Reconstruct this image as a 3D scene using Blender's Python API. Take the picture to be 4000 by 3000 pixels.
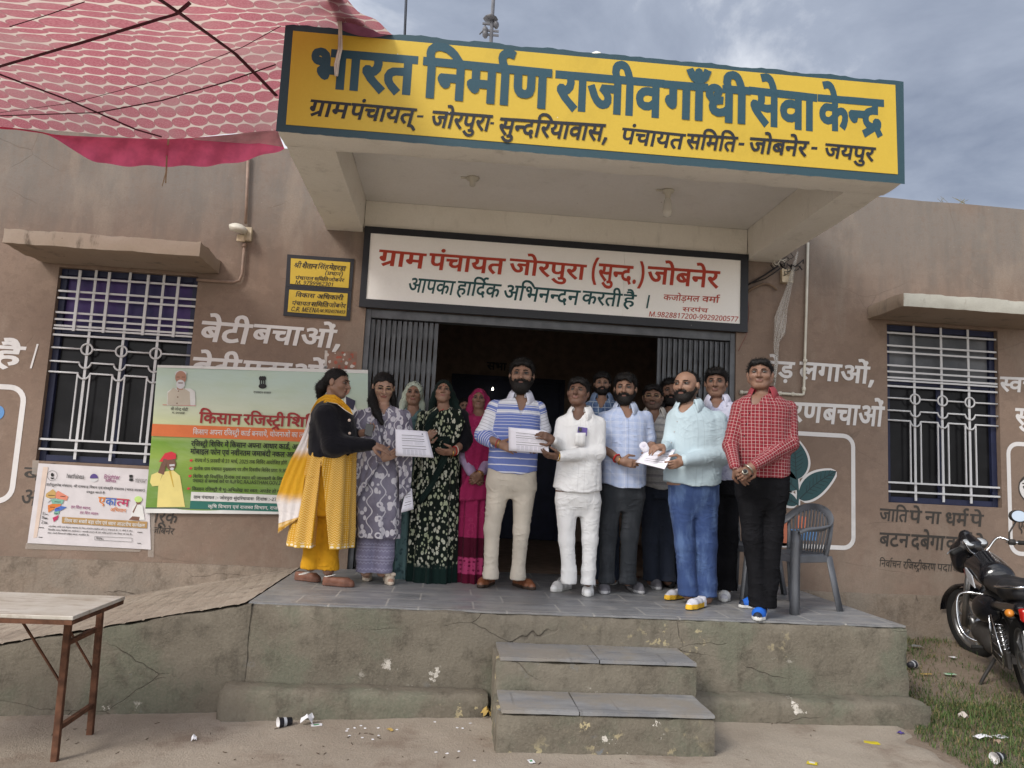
import bpy, math, random
import numpy as np
from mathutils import Vector, Matrix
from mathutils.bvhtree import BVHTree
R = math.radians
random.seed(7); RNG = np.random.default_rng(11)
scene = bpy.context.scene
for o in list(bpy.data.objects): bpy.data.objects.remove(o)

# ------------------------------------------------------------------ camera, sky, sun, exposure
CAM = Vector((0.0, -6.9488, 1.4875))
C_RT = Vector((0.9951432099629729, -0.0851453644887938, 0.04939897337658939))
C_UP = Vector((-0.05900670255225578, -0.1142927022649062, 0.9916931921027266))
C_FW = Vector((0.07879213614631948, 0.9897916170159535, 0.11876175380333474))
FPX = 2981.79
cd = bpy.data.cameras.new('camera'); cam = bpy.data.objects.new('camera', cd)
scene.collection.objects.link(cam); scene.camera = cam
cd.sensor_width = 36.0; cd.sensor_fit = 'HORIZONTAL'; cd.lens = FPX / 4000 * 36.0
cd.clip_start = 0.05; cd.clip_end = 2000
cam.matrix_world = Matrix(((C_RT.x, C_UP.x, -C_FW.x, CAM.x), (C_RT.y, C_UP.y, -C_FW.y, CAM.y), (C_RT.z, C_UP.z, -C_FW.z, CAM.z), (0, 0, 0, 1)))

SUN_AZ, SUN_EL = R(-46), R(38)          # sun behind the camera, a little to the left, behind thin cloud
sun_dir = Vector((math.sin(SUN_AZ) * math.cos(SUN_EL), -math.cos(SUN_AZ) * math.cos(SUN_EL), math.sin(SUN_EL)))
w = bpy.data.worlds.new('World'); scene.world = w; w.use_nodes = True
nt = w.node_tree; nt.nodes.clear()
def wn(t, **k):
	n = nt.nodes.new(t)
	for a, b in k.items(): setattr(n, a, b)
	return n
out = wn('ShaderNodeOutputWorld'); bg = wn('ShaderNodeBackground'); bg.inputs[1].default_value = 0.1
sky = wn('ShaderNodeTexSky', sky_type='NISHITA', sun_disc=False, sun_elevation=SUN_EL, sun_rotation=math.pi + SUN_AZ)
tc = wn('ShaderNodeTexCoord'); mp = wn('ShaderNodeMapping'); mp.inputs['Scale'].default_value = (1.0, 1.0, 2.2)
mp.inputs['Rotation'].default_value = (0.0, 0.35, 0.4)
nz = wn('ShaderNodeTexNoise'); nz.inputs['Scale'].default_value = 2.6; nz.inputs['Detail'].default_value = 9; nz.inputs['Roughness'].default_value = 0.58; nz.inputs['Distortion'].default_value = 0.35
nz2 = wn('ShaderNodeTexNoise'); nz2.inputs['Scale'].default_value = 1.1; nz2.inputs['Detail'].default_value = 3
cr = wn('ShaderNodeValToRGB'); e = cr.color_ramp.elements
e[0].position = 0.30; e[0].color = (1.9, 2.2, 2.9, 1); e[1].position = 0.62; e[1].color = (7.0, 7.2, 7.6, 1)
em = cr.color_ramp.elements.new(0.47); em.color = (3.0, 3.35, 4.1, 1)
sep = wn('ShaderNodeSeparateXYZ'); el = wn('ShaderNodeMapRange'); el.inputs[1].default_value = 0.10; el.inputs[2].default_value = 0.62; el.inputs[3].default_value = 0.16; el.inputs[4].default_value = -0.10
xl = wn('ShaderNodeMapRange'); xl.inputs[1].default_value = -0.3; xl.inputs[2].default_value = 0.6; xl.inputs[3].default_value = 0.16; xl.inputs[4].default_value = -0.10
add = wn('ShaderNodeMath', operation='ADD'); add2 = wn('ShaderNodeMath', operation='ADD')
dot = wn('ShaderNodeVectorMath', operation='DOT_PRODUCT'); dot.inputs[1].default_value = sun_dir
glow = wn('ShaderNodeMapRange'); glow.inputs[1].default_value = -0.1; glow.inputs[2].default_value = 1.0; glow.inputs[3].default_value = 1.0; glow.inputs[4].default_value = 2.3
mul = wn('ShaderNodeMix', data_type='RGBA', blend_type='MULTIPLY'); mul.inputs[0].default_value = 1.0
mixs = wn('ShaderNodeMix', data_type='RGBA'); mixs.inputs[0].default_value = 0.9
L = nt.links.new
L(tc.outputs['Generated'], mp.inputs[0]); L(mp.outputs[0], nz.inputs['Vector']); L(mp.outputs[0], nz2.inputs['Vector'])
L(tc.outputs['Generated'], sep.inputs[0]); L(sep.outputs[2], el.inputs[0]); L(sep.outputs[0], xl.inputs[0])
L(nz.outputs[0], add.inputs[0]); L(el.outputs[0], add.inputs[1]); L(add.outputs[0], add2.inputs[0]); L(xl.outputs[0], add2.inputs[1]); L(add2.outputs[0], cr.inputs[0])
L(tc.outputs['Generated'], dot.inputs[0]); L(dot.outputs['Value'], glow.inputs[0])
gcol = wn('ShaderNodeValToRGB'); ge = gcol.color_ramp.elements; ge[0].color = (1, 1, 1, 1); ge[1].color = (2.6, 2.5, 2.36, 1); glow.inputs[3].default_value = 0.0; glow.inputs[4].default_value = 1.0
L(glow.outputs[0], gcol.inputs[0]); L(cr.outputs[0], mul.inputs[6]); L(gcol.outputs[0], mul.inputs[7])
L(sky.outputs[0], mixs.inputs[6]); L(mul.outputs[2], mixs.inputs[7]); L(mixs.outputs[2], bg.inputs[0]); L(bg.outputs[0], out.inputs[0])

sl = bpy.data.lights.new('sun', 'SUN'); so = bpy.data.objects.new('sun', sl); scene.collection.objects.link(so)
sl.energy = 1.9; sl.angle = R(16); sl.color = (1.0, 0.95, 0.88)
so.rotation_euler = sun_dir.to_track_quat('Z', 'Y').to_euler(); so.location = (-3, -20, 20)
scene.view_settings.view_transform = 'Standard'; scene.view_settings.look = 'None'
scene.view_settings.exposure = 0.5; scene.view_settings.gamma = 1.0
scene.cycles.max_bounces = 8; scene.cycles.transparent_max_bounces = 12

# ------------------------------------------------------------------ pixel -> place (photo pixels, 4000 x 3000)
CROP = {'A': (0, 0, 1.58), 'B': (1000, 0, 1.58), 'C': (2300, 0, 1.3012), 'D': (0, 900, 1.58), 'E': (0, 1750, 1.3271), 'F': (1000, 2200, 1.58),
		'G': (2300, 2000, 1.3012), 'H': (2700, 900, 1.3823), 'W': (0, 0, .55301), '1': (1050, 1350, 1.58), '2': (1650, 1350, 1.58),
		'3': (2250, 1350, 1.5088), '4': (2550, 1350, 1.5088), '5': (1350, 1180, 1.3825), 'M': (3600, 1950, 1.9525), 'K': (2850, 1900, 3.016),
		'Z': (560, 1400, 2.5516), 'Y': (90, 1780, 3.511), 'P': (0, 0, 1.0)}
def ray(c, u, v):
	o = CROP[c]; u = o[0] + u / o[2]; v = o[1] + v / o[2]
	return C_FW + C_RT * ((u - 2000) / FPX) + C_UP * ((1500 - v) / FPX)
def at(c, u, v, y):
	d = ray(c, u, v); return CAM + d * ((y - CAM.y) / d.y)
def atz(c, u, v, z):
	d = ray(c, u, v); return CAM + d * ((z - CAM.z) / d.z)

# ------------------------------------------------------------------ scene graph helpers
COL = scene.collection
def tag(o, label=None, cat=None, group=None, kind=None):
	if label: o['label'] = label
	if cat: o['category'] = cat
	if group: o['group'] = group
	if kind: o['kind'] = kind
	return o
def empty(name, loc, label=None, cat=None, group=None, kind=None):
	o = bpy.data.objects.new(name, None); COL.objects.link(o); o.location = loc; o.empty_display_size = .1
	return tag(o, label, cat, group, kind)
def link(name, me, parent=None):
	o = bpy.data.objects.new(name, me); COL.objects.link(o)
	if parent is not None:
		o.parent = parent
		p = parent; M = Matrix.Identity(4)
		chain = []
		while p is not None: chain.append(p); p = p.parent
		for p in reversed(chain): M = M @ p.matrix_parent_inverse @ p.matrix_basis
		o.matrix_parent_inverse = M.inverted()
	return o
def copy_tree(o, parent=None):
	c = o.copy(); COL.objects.link(c)
	if parent is not None: c.parent = parent
	for ch in [k for k in bpy.data.objects if k.parent == o]: copy_tree(ch, c)
	return c

class MB:
	"""collects shapes; build() links them as one mesh object"""
	def __init__(s): s.v = []; s.f = []; s.m = []; s.uv = []; s.sm = []; s.sharp = False
	def add(s, vs, fs, mi=0, smooth=False):
		b = len(s.v); s.v += [tuple(p) for p in vs]
		for f in fs: s.f.append([b + i for i in f]); s.m.append(mi); s.sm.append(smooth)
		return s
	def box(s, x0, x1, y0, y1, z0, z1, mi=0):
		return s.add([(x0, y0, z0), (x1, y0, z0), (x1, y1, z0), (x0, y1, z0), (x0, y0, z1), (x1, y0, z1), (x1, y1, z1), (x0, y1, z1)],
                     [(0, 3, 2, 1), (4, 5, 6, 7), (0, 1, 5, 4), (1, 2, 6, 5), (2, 3, 7, 6), (3, 0, 4, 7)], mi)
	def hexa(s, p, mi=0):     # 8 points, bottom 4 then top 4
		return s.add(p, [(0, 3, 2, 1), (4, 5, 6, 7), (0, 1, 5, 4), (1, 2, 6, 5), (2, 3, 7, 6), (3, 0, 4, 7)], mi)
	def tube(s, pts, r, n=8, mi=0, cap=True, closed=False, flat=1.0):
		pts = [Vector(p) for p in pts]; rs = r if isinstance(r, (list, tuple)) else [r] * len(pts)
		rings = []; N = len(pts); prev = None
		for i, p in enumerate(pts):
			if closed: t = pts[(i + 1) % N] - pts[i - 1]
			else: t = pts[min(i + 1, N - 1)] - pts[max(i - 1, 0)]
			t = t.normalized() if t.length > 1e-9 else Vector((0, 0, 1))
			if prev is None:
				a = Vector((0, 0, 1)) if abs(t.z) < .9 else Vector((0, 1, 0))
				nrm = t.cross(a).normalized()
			else:
				nrm = (prev - t * prev.dot(t)); nrm = nrm.normalized() if nrm.length > 1e-6 else prev
			prev = nrm; b = t.cross(nrm)
			rings.append([p + (nrm * math.cos(2 * math.pi * k / n) + b * math.sin(2 * math.pi * k / n) * flat) * rs[i] for k in range(n)])
		vs = [q for rg in rings for q in rg]; fs = []
		for i in range(N if closed else N - 1):
			j = (i + 1) % N
			for k in range(n): fs.append((i * n + k, i * n + (k + 1) % n, j * n + (k + 1) % n, j * n + k))
		if cap and not closed: fs.append(tuple(range(n))[::-1]); fs.append(tuple((N - 1) * n + k for k in range(n)))
		return s.add(vs, fs, mi, True)
	def lathe(s, prof, n=24, c=(0, 0, 0), ax=(0, 0, 1), mi=0, cap=True):
		z = Vector(ax).normalized(); a = Vector((1, 0, 0)) if abs(z.x) < .9 else Vector((0, 1, 0))
		x = z.cross(a).normalized(); y = z.cross(x); c = Vector(c)
		vs = [c + (x * math.cos(2 * math.pi * k / n) + y * math.sin(2 * math.pi * k / n)) * r + z * h for r, h in prof for k in range(n)]
		fs = [(i * n + k, i * n + (k + 1) % n, (i + 1) * n + (k + 1) % n, (i + 1) * n + k) for i in range(len(prof) - 1) for k in range(n)]
		if cap: fs.append(tuple(range(n))[::-1]); fs.append(tuple((len(prof) - 1) * n + k for k in range(n)))
		return s.add(vs, fs, mi, True)
	def bar(s, a, b, w, h=None, up=(0, 0, 1), mi=0):
		a = Vector(a); b = Vector(b); t = (b - a).normalized(); u = Vector(up)
		if abs(t.dot(u)) > .98: u = Vector((0, 1, 0))
		x = t.cross(u).normalized() * w / 2; y = x.cross(t).normalized() * (h or w) / 2
		return s.hexa([a - x - y, a + x - y, a + x + y, a - x + y, b - x - y, b + x - y, b + x + y, b - x + y], mi)
	def plate(s, poly, n, th, mi=0):   # polygon with thickness along n
		n = Vector(n).normalized() * th; k = len(poly); P = [Vector(p) for p in poly]
		return s.add([p for p in P] + [p + n for p in P], [tuple(range(k))[::-1], tuple(range(k, 2 * k))] + [(i, (i + 1) % k, k + (i + 1) % k, k + i) for i in range(k)], mi)
	def grid(s, rows, mi=0, smooth=True):
		n = len(rows[0]); vs = [p for r in rows for p in r]
		return s.add(vs, [(i * n + k, i * n + k + 1, (i + 1) * n + k + 1, (i + 1) * n + k) for i in range(len(rows) - 1) for k in range(n - 1)], mi, smooth)
	def build(s, name, mats, parent=None, bevel=0):
		me = bpy.data.meshes.new(name); me.from_pydata(s.v, [], s.f)
		for m in (mats if isinstance(mats, (list, tuple)) else [mats]): me.materials.append(m)
		me.polygons.foreach_set('material_index', s.m); me.polygons.foreach_set('use_smooth', s.sm)
		if s.uv:
			l = me.uv_layers.new(name='UVMap'); vi = np.zeros(len(me.loops), np.int32); me.loops.foreach_get('vertex_index', vi)
			l.data.foreach_set('uv', np.array(s.uv, np.float32)[vi].ravel())
		me.update()
		if s.sharp: me.set_sharp_from_angle(angle=R(38))
		o = link(name, me, parent)
		if bevel:
			b = o.modifiers.new('edge', 'BEVEL'); b.width = bevel; b.segments = 2; b.limit_method = 'ANGLE'; b.angle_limit = R(40)
		return o

# ------------------------------------------------------------------ materials
class NB:
	def __init__(s, name, rough=.7, spec=.3, metal=0.0):
		s.m = bpy.data.materials.new(name); s.m.use_nodes = True; s.t = s.m.node_tree; s.p = s.t.nodes['Principled BSDF']
		s.p.inputs['Roughness'].default_value = rough; s.p.inputs['Specular IOR Level'].default_value = spec; s.p.inputs['Metallic'].default_value = metal
	def n(s, t, ins=None, **k):
		q = s.t.nodes.new(t)
		for a, b in k.items(): setattr(q, a, b)
		for a, b in (ins or {}).items(): s.put(q.inputs[a], b)
		return q
	def put(s, sock, v):
		if hasattr(v, 'is_output') or isinstance(v, bpy.types.NodeSocket): s.t.links.new(v, sock)
		elif isinstance(v, (tuple, list)) and sock.type == 'RGBA' and len(v) == 3: sock.default_value = (*v, 1)
		else: sock.default_value = v
	def obj(s): return s.n('ShaderNodeTexCoord').outputs['Object']
	def pos(s): return s.n('ShaderNodeNewGeometry').outputs['Position']
	def uvc(s): return s.n('ShaderNodeUVMap').outputs[0]
	def map(s, v, sc=(1, 1, 1), loc=(0, 0, 0), rot=(0, 0, 0)): return s.n('ShaderNodeMapping', {0: v, 'Scale': sc, 'Location': loc, 'Rotation': rot}).outputs[0]
	def noise(s, v, scale=5, detail=4, rough=.55, dist=0): return s.n('ShaderNodeTexNoise', {'Vector': v, 'Scale': scale, 'Detail': detail, 'Roughness': rough, 'Distortion': dist}).outputs[0]
	def vor(s, v, scale=5, feat='F1', out='Distance', rnd=1.0, **k): return s.n('ShaderNodeTexVoronoi', {'Vector': v, 'Scale': scale, 'Randomness': rnd}, feature=feat, **k).outputs[out]
	def math(s, op, a, b=0.0, c=None, clamp=False):
		q = s.n('ShaderNodeMath', operation=op, use_clamp=clamp); s.put(q.inputs[0], a); s.put(q.inputs[1], b)
		if c is not None: s.put(q.inputs[2], c)
		return q.outputs[0]
	def step(s, v, lo, hi, a=0.0, b=1.0): return s.n('ShaderNodeMapRange', {0: v, 1: lo, 2: hi, 3: a, 4: b}, interpolation_type='SMOOTHSTEP').outputs[0]
	def mix(s, f, a, b, mode='MIX'):
		q = s.n('ShaderNodeMix', data_type='RGBA', blend_type=mode); s.put(q.inputs[0], f); s.put(q.inputs[6], a); s.put(q.inputs[7], b); return q.outputs[2]
	def xyz(s, v): return s.n('ShaderNodeSeparateXYZ', {0: v}).outputs
	def comb(s, x, y, z=0.0): return s.n('ShaderNodeCombineXYZ', {0: x, 1: y, 2: z}).outputs[0]
	def stripe(s, v, period, width, off=0.0, soft=.12):     # 1 inside a stripe of the given width
		p = s.math('PINGPONG', s.math('ADD', v, off), period / 2)
		return s.step(p, width / 2 * (1 + soft), width / 2 * (1 - soft))
	def col(s, c): s.put(s.p.inputs['Base Color'], c); return s
	def bump(s, h, strength=.3, dist=.01, prev=None):
		q = s.n('ShaderNodeBump', {'Height': h, 'Strength': strength, 'Distance': dist})
		if prev is not None: s.put(q.inputs['Normal'], prev)
		s.put(s.p.inputs['Normal'], q.outputs[0]); return q.outputs[0]
	def rough(s, v): s.put(s.p.inputs['Roughness'], v); return s
def plain(name, c, rough=.6, spec=.3, metal=0.0, var=.18, scale=9.0, bump=0.0):
	b = NB(name, rough, spec, metal); v = b.obj(); f = b.noise(v, scale, 5)
	lo = tuple(x * (1 - var) for x in c); hi = tuple(min(1, x * (1 + var)) for x in c)
	b.col(b.mix(b.step(f, .3, .7), lo, hi))
	if bump: b.bump(b.noise(v, scale * 6, 3), bump, .004)
	return b.m

# ------------------------------------------------------------------ painted lettering (glyph outlines kept as data)
from mathutils.geometry import delaunay_2d_cdt
GLY = [
[[58,211,22,-4,22,-19,8,-24,1,-57,67,0,0,77,-44,0,0,23,105,0,0,-23,-34,0,0,-184,-27,0,0,83,-67,0,-2,-21,-3,-7,-12,-5,-13,5,-18,17,-7,14,0,12,9,8,19,1,0,49,-3,17,-12,14,-13,2,-8,-1,-9,-8,1,-15,6,-6,27,-6,-3,-23,-29,6,-11,6,-11,13,-4,18,4,17,9,12]],
[[57,184,0,-184,-27,0,0,184,-30,0,0,23,91,0,0,-23]],
[[132,14,-18,-18,-68,64,-31,42,0,17,10,11,17,0,18,-14,19,17,6,23,-5,28,-80,0,0,23,141,0,0,-23,-34,0,5,-31,-7,-31,-20,-22,-29,-15,35,-36]],
[[160,184,0,-184,-27,0,0,109,-54,0,-12,-2,-17,-7,-6,-9,-2,-12,3,-16,9,-16,36,-34,-18,-17,-28,27,-21,27,-6,15,-1,27,15,25,23,12,79,4,0,51,-133,0,0,23,195,0,0,-23]],
[[30,184,-30,0,0,23,27,0,-7,16,-2,18,2,16,6,15,25,20,18,5,50,-1,28,-9,25,-14,23,-19,40,-49,-28,0,-35,38,-38,24,-40,8,-20,-3,-16,-7,-10,-12,-3,-24,10,-22,36,0,0,-23,-34,0,0,-184,-27,0]],
[[0,207,190,0,0,-23,-35,0,0,-184,-27,0,0,99,-60,0,-1,-26,-4,-6,-12,-4,-8,1,-17,13,-12,20,-2,9,5,12,6,4,105,1,0,61,-128,0]],
[[170,184,0,-184,-27,0,0,83,-74,0,-1,-21,-4,-7,-11,-5,-13,5,-19,17,-7,14,0,12,10,8,18,1,0,77,-42,0,0,23,204,0,0,-23],[143,184,-74,0,0,-77,74,0]],
[[-63,205,-12,24,-5,25,4,20,11,13,16,9,21,3,19,-2,16,-6,-7,-22,-26,7,-20,-8,-6,-8,0,-22,16,-33]],
[[211,184,0,-184,-27,0,0,184,-44,0,-1,-90,-11,-28,-8,-7,-22,-9,-33,1,-16,6,-16,20,-6,24,-1,83,-26,0,0,23,246,0,0,-23],[83,72,15,3,9,8,5,13,1,88,-60,0,2,-87,8,-18]],
[[218,184,0,-184,-27,0,0,123,-65,1,19,-23,6,-14,0,-28,-13,-21,-10,-6,-25,-5,-17,2,-16,8,-21,19,-20,32,-19,46,24,8,21,-50,11,-18,24,-20,22,-2,13,12,1,12,-2,14,-8,13,-25,23,10,21,90,0,0,37,-191,0,0,23,252,0,0,-23]],
[[-62,205,-11,33,3,31,11,16,10,7,29,7,18,-3,15,-7,12,-12,17,-32,12,-38,37,0,0,-23,-34,0,0,-184,-27,0,0,184,-30,0,0,23,29,0,-20,52,-12,12,-16,4,-12,-2,-8,-6,-7,-23,3,-20,8,-19]],
[[190,184,-34,0,0,-184,-27,0,0,55,-35,-14,-33,0,-28,14,-10,11,-8,29,2,18,7,15,24,20,18,5,24,2,28,-4,-2,-24,-30,3,-18,-2,-14,-7,-9,-11,-3,-14,3,-15,8,-10,11,-6,30,0,14,5,21,17,0,97,-129,0,0,23,190,0]],
[[69,184,0,-106,-4,-14,-12,-5,-8,2,-18,13,-12,19,-1,10,4,12,6,4,18,1,0,64,-42,0,0,23,193,0,0,-23,-35,0,0,-184,-27,0,0,184]],
[[-63,282,5,12,12,5,11,-5,5,-12,-5,-11,-11,-5,-12,5],[23,288,-15,-36,-11,-11,-12,-8,-31,-6,-15,1,-27,13,-21,28,-8,19,23,8,20,-35,13,-9,16,-3,17,3,12,9,14,35]],
[[210,184,-35,0,0,-184,-27,0,0,50,-22,-11,-32,-5,-16,2,-25,12,-12,16,-4,20,3,17,9,15,-14,7,-19,24,-2,17,3,19,11,14,15,10,19,4,17,-3,13,-7,9,-10,3,-14,-4,-15,-10,-14,-20,13,7,14,-8,13,-16,-1,-8,-5,-6,-19,5,-17,13,-10,17,-4,37,2,-2,-23,-25,-2,-11,-5,-7,-8,-2,-11,2,-12,7,-9,24,-6,30,7,21,17,0,102,-20,0,0,23,82,0]],
[[196,184,0,-184,-27,0,0,89,-42,-5,-56,8,-15,-8,32,-35,39,-35,-18,-18,-65,64,-20,25,-10,23,1,11,10,11,17,0,18,-13,6,7,6,29,-5,31,-67,0,0,23,230,0,0,-23],[123,107,46,6,0,71,-75,0,5,-22,0,-22,-12,-29]],
[[-56,205,-21,54,-17,14,-18,1,-16,-4,-8,24,30,5,17,-2,14,-7,13,-11,18,-33,13,-41]],
[[259,184,-108,0,0,-68,11,10,28,7,19,-3,16,-11,8,-10,4,-14,0,-31,-10,-34,-10,-17,-24,14,14,24,5,28,-2,14,-12,15,-23,-1,-24,-21,0,-86,-27,0,0,58,-20,-13,-29,-6,-29,7,-22,19,-7,14,-2,18,2,16,7,14,23,21,16,5,50,-2,-2,-24,-28,3,-17,-2,-13,-6,-8,-11,-3,-14,3,-15,8,-11,10,-6,27,-1,34,23,0,97,-124,0,0,23,259,0]],
[[0,207,124,0,0,-23,-124,0],[68,99,0,-18,-5,-14,-12,-4,-8,1,-17,13,-12,20,-1,16,10,9,105,1,0,-24]],
[[14,1,57,26,-27,10,-21,21,-6,15,-2,18,6,25,13,18,12,8,32,9,20,1,0,32,-98,0,0,23,178,0,0,-23,-53,0,0,-56,-33,0,-25,-5,-9,-5,-12,-12,-4,-19,3,-16,10,-13,24,-10,25,-1,0,22,12,10,21,-1,9,-6,6,-9,0,-18,-3,-8,-12,-8,23,-37,-22,-11,-24,43,-87,-46]],
[[57,-8,-15,22,89,54,0,116,-62,0,0,-106,-4,-14,-12,-5,-8,2,-18,13,-12,19,-1,10,4,12,6,4,18,1,0,64,-42,0,0,23,193,0,0,-23,-35,0,0,-184,-27,0,0,41]],
[[160,184,0,-184,-27,0,0,64,-34,-14,-27,0,-21,8,-16,16,-8,26,-1,84,-26,0,0,23,194,0,0,-23],[133,184,-80,0,1,-83,9,-21,10,-6,28,0,32,19]],
[[-62,257,6,14,13,6,13,-6,5,-14,-5,-13,-13,-6,-13,6]],
[[216,184,-34,0,0,-184,-27,0,0,55,-34,-14,-31,0,-15,5,-21,18,-5,13,-1,24,14,23,-49,-1,0,24,117,0,-3,-24,-28,-2,-14,-6,-8,-10,-3,-14,2,-12,7,-9,11,-6,27,0,13,6,21,17,0,97,-155,0,0,23,216,0]],
[[198,207,0,-23,-34,0,0,-184,-27,0,0,60,-23,-11,-30,-5,-18,2,-17,7,-13,11,-11,15,-12,39,30,12,8,9,1,22,-11,23,-41,0,0,23],[43,100,17,-24,12,-6,30,-1,25,13,10,9,0,93,-67,0,8,-18,2,-18,-4,-21,-13,-16]],
[[-60,-15,31,1,25,-7,30,-23,24,-32,-19,-13,-33,39,-25,11,-29,0]],
[[16,113,81,0,0,-28,-81,0]],
[[57,184,0,-184,-27,0,0,184,-30,0,0,23,91,0,0,-23],[30,205,-21,54,-17,14,-18,1,-16,-4,-8,24,30,5,17,-2,14,-7,13,-11,18,-33,13,-41]],
[[-83,-4,38,8,28,-6,10,-7,11,-15,3,-19,-4,-18,-11,-15,-27,-12,-38,0,-35,14,-30,25,-14,16,21,14,24,-26,25,-16,30,-4,19,2,12,9,4,13,-2,10,-6,7,-9,4,-18,1,-22,-7]],
[[138,-19,-24,43,-32,0,-28,7,-23,16,-14,26,0,31,9,22,20,16,15,6,37,4,0,32,-98,0,0,23,178,0,0,-23,-53,0,0,-56,-33,0,-25,-5,-16,-10,-8,-16,2,-26,10,-13,24,-10,25,-1,0,22,12,10,21,-1,9,-6,6,-9,0,-18,-3,-8,-12,-8,23,-37]],
[[15,-43,17,82,32,0,2,-4,-7,-25,-21,-53]],
[[195,184,-34,0,0,-184,-27,0,0,55,-36,-14,-35,0,-16,5,-23,20,-7,13,-2,16,3,18,6,15,11,11,33,14,25,2,30,-4,-2,-23,-44,3,45,-56,12,10,0,99,-134,0,0,23,195,0],[42,96,3,-15,8,-11,13,-7,15,-2,22,4,-47,58,-10,-11]],
[[71,-55,-28,50,-9,28,-10,59,0,61,10,58,22,53,15,23,27,0,-26,-50,-16,-56,-4,-29,-1,-30,5,-59,16,-56,26,-52]],
[[24,18,6,17,14,5,15,-5,6,-17,-6,-17,-15,-6,-14,6]],
[[20,-55,26,51,15,55,4,30,0,58,-10,59,-9,28,-26,51,27,0,28,-50,9,-28,10,-59,0,-60,-10,-59,-22,-53,-15,-23]],
[[157,73,-4,-21,-12,-14,-16,-9,-21,-2,-18,2,-18,7,-30,29,-28,54,23,8,31,-56,24,-18,14,-2,20,6,6,7,2,12,-7,22,-17,18,-19,-2,-2,23,19,2,13,6,7,9,1,21,-6,7,-18,5,-23,-3,-21,-9,-8,23,21,9,29,4,16,-2,24,-11,11,-15,3,-18,-2,-16,-8,-13,-12,-11,6,-7,25,-1,36,4,0,63,-24,0,0,23,172,0,0,-23,-35,0,0,-184,-27,0,0,184,-59,0,0,-184,-27,0,0,97,-46,-3]],
[[107,23,20,10,5,7,0,21,-7,8,-13,6,-19,1,-20,-2,-15,-7,-9,-11,-3,-15,4,-20,15,-21,36,-30,-18,-17,-35,30,-21,28,-6,16,0,28,4,11,13,17,-11,14,-4,20,3,16,18,16,20,5,56,1,0,29,-120,0,0,23,182,0,0,-23,-35,0,0,-53,-79,0,-10,-2,-7,-7,0,-13,10,-14,34,5,21,-2,16,-5,21,-18,7,-24,-3,-18,-8,-14,-14,-11,-19,-7]],
[[157,73,-4,-21,-12,-14,-16,-9,-21,-2,-18,2,-18,7,-30,29,-28,54,23,8,31,-56,24,-18,14,-2,20,6,6,7,2,12,-7,22,-17,18,-19,-2,-2,23,19,2,13,6,7,9,1,21,-6,7,-18,5,-23,-3,-21,-9,-8,23,21,9,29,4,16,-2,24,-11,11,-15,3,-18,-2,-16,-8,-13,-12,-11,6,-7,35,-1,26,4,0,63,-24,0,0,23,86,0,0,-23,-35,0,0,-184,-27,0,0,97,-46,-3]],
[[-60,205,-16,20,-15,8,-22,1,-21,-7,-9,23,25,7,23,-1,13,-5,21,-20,-20,35,-7,6,-17,4,-24,-5,-7,23,30,5,17,-2,14,-7,13,-11,18,-33,13,-41]],
[[65,207,27,0,0,-207,-27,0]],
[[119,74,-36,-8,-27,22,-8,13,-1,25,11,18,18,9,58,2,0,29,-134,0,0,23,197,0,0,-23,-36,0,0,-53,-76,-1,-8,-3,-5,-11,5,-14,10,-10,16,5,33,0,26,-12,12,-14,4,-20,-2,-14,-14,-22,-30,-13,-40,0,-38,13,-17,10,-29,28,21,16,26,-25,26,-14,31,-5,22,2,13,9,4,15,-2,10,-16,12],[86,-45,5,14,13,6,13,-6,5,-14,-5,-14,-13,-5,-13,5]],
[[0,184,0,23,231,0,0,-23,-35,0,0,-184,-27,0,0,118,-12,0,-17,-9,-15,-22,-6,-18,-26,8,11,27,-8,6,-26,8,-21,-8,-7,-20,7,-24,21,-24,33,-29,-18,-17,-50,47,-18,32,0,33,15,22,12,7,24,5,27,-5,23,-14,14,11,16,6,21,2,0,42]],
[[29,0,0,237,43,0,60,-155,19,-60,-7,0,14,44,65,171,43,0,0,-237,-30,0,2,214,2,0,-14,-45,-66,-169,-26,0,-81,214,3,0,1,-19,0,-195]],
[[63,-3,-28,3,0,25,27,-4,20,2,29,15,17,26,9,53,-20,-20,-14,-6,-37,0,-17,7,-13,10,-10,14,-7,18,0,44,7,20,11,16,14,12,18,7,35,1,25,-10,11,-9,17,-26,9,-36,-1,-63,-9,-38,-19,-32,-30,-21],[89,112,26,7,9,7,8,9,6,21,-6,28,-6,13,-9,10,-12,7,-15,2,-18,-3,-14,-10,-11,-25,-1,-17,3,-20,8,-16,13,-9]],
[[92,-3,-41,7,-14,10,-11,13,-7,15,-2,19,2,15,12,24,32,25,-27,24,-8,16,-3,20,2,17,7,14,11,11,14,8,33,7,33,-7,14,-8,11,-11,7,-14,2,-18,-3,-19,-9,-16,-31,-23,35,-25,14,-24,2,-15,-3,-19,-7,-16,-11,-13,-33,-15],[92,138,27,17,8,13,3,15,-3,15,-7,11,-12,6,-16,2,-16,-2,-12,-6,-7,-11,-3,-15,3,-16,8,-12],[91,21,20,3,15,8,9,13,3,17,-3,15,-10,12,-37,24,-31,-22,-8,-14,-3,-17,3,-15,8,-13,14,-8]],
[[16,25,85,94,17,28,7,30,-3,16,-8,13,-12,8,-30,1,-37,-21,-17,19,30,20,18,6,21,2,36,-7,13,-10,10,-12,7,-16,2,-18,-8,-35,-20,-32,-75,-84,112,0,0,-27,-148,0]],
[[87,0,1,207,-43,-38,-16,20,62,49,25,0,0,-238]],
[[137,211,-122,0,0,27,153,0,0,-24,-91,-214,-31,0]],
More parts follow.
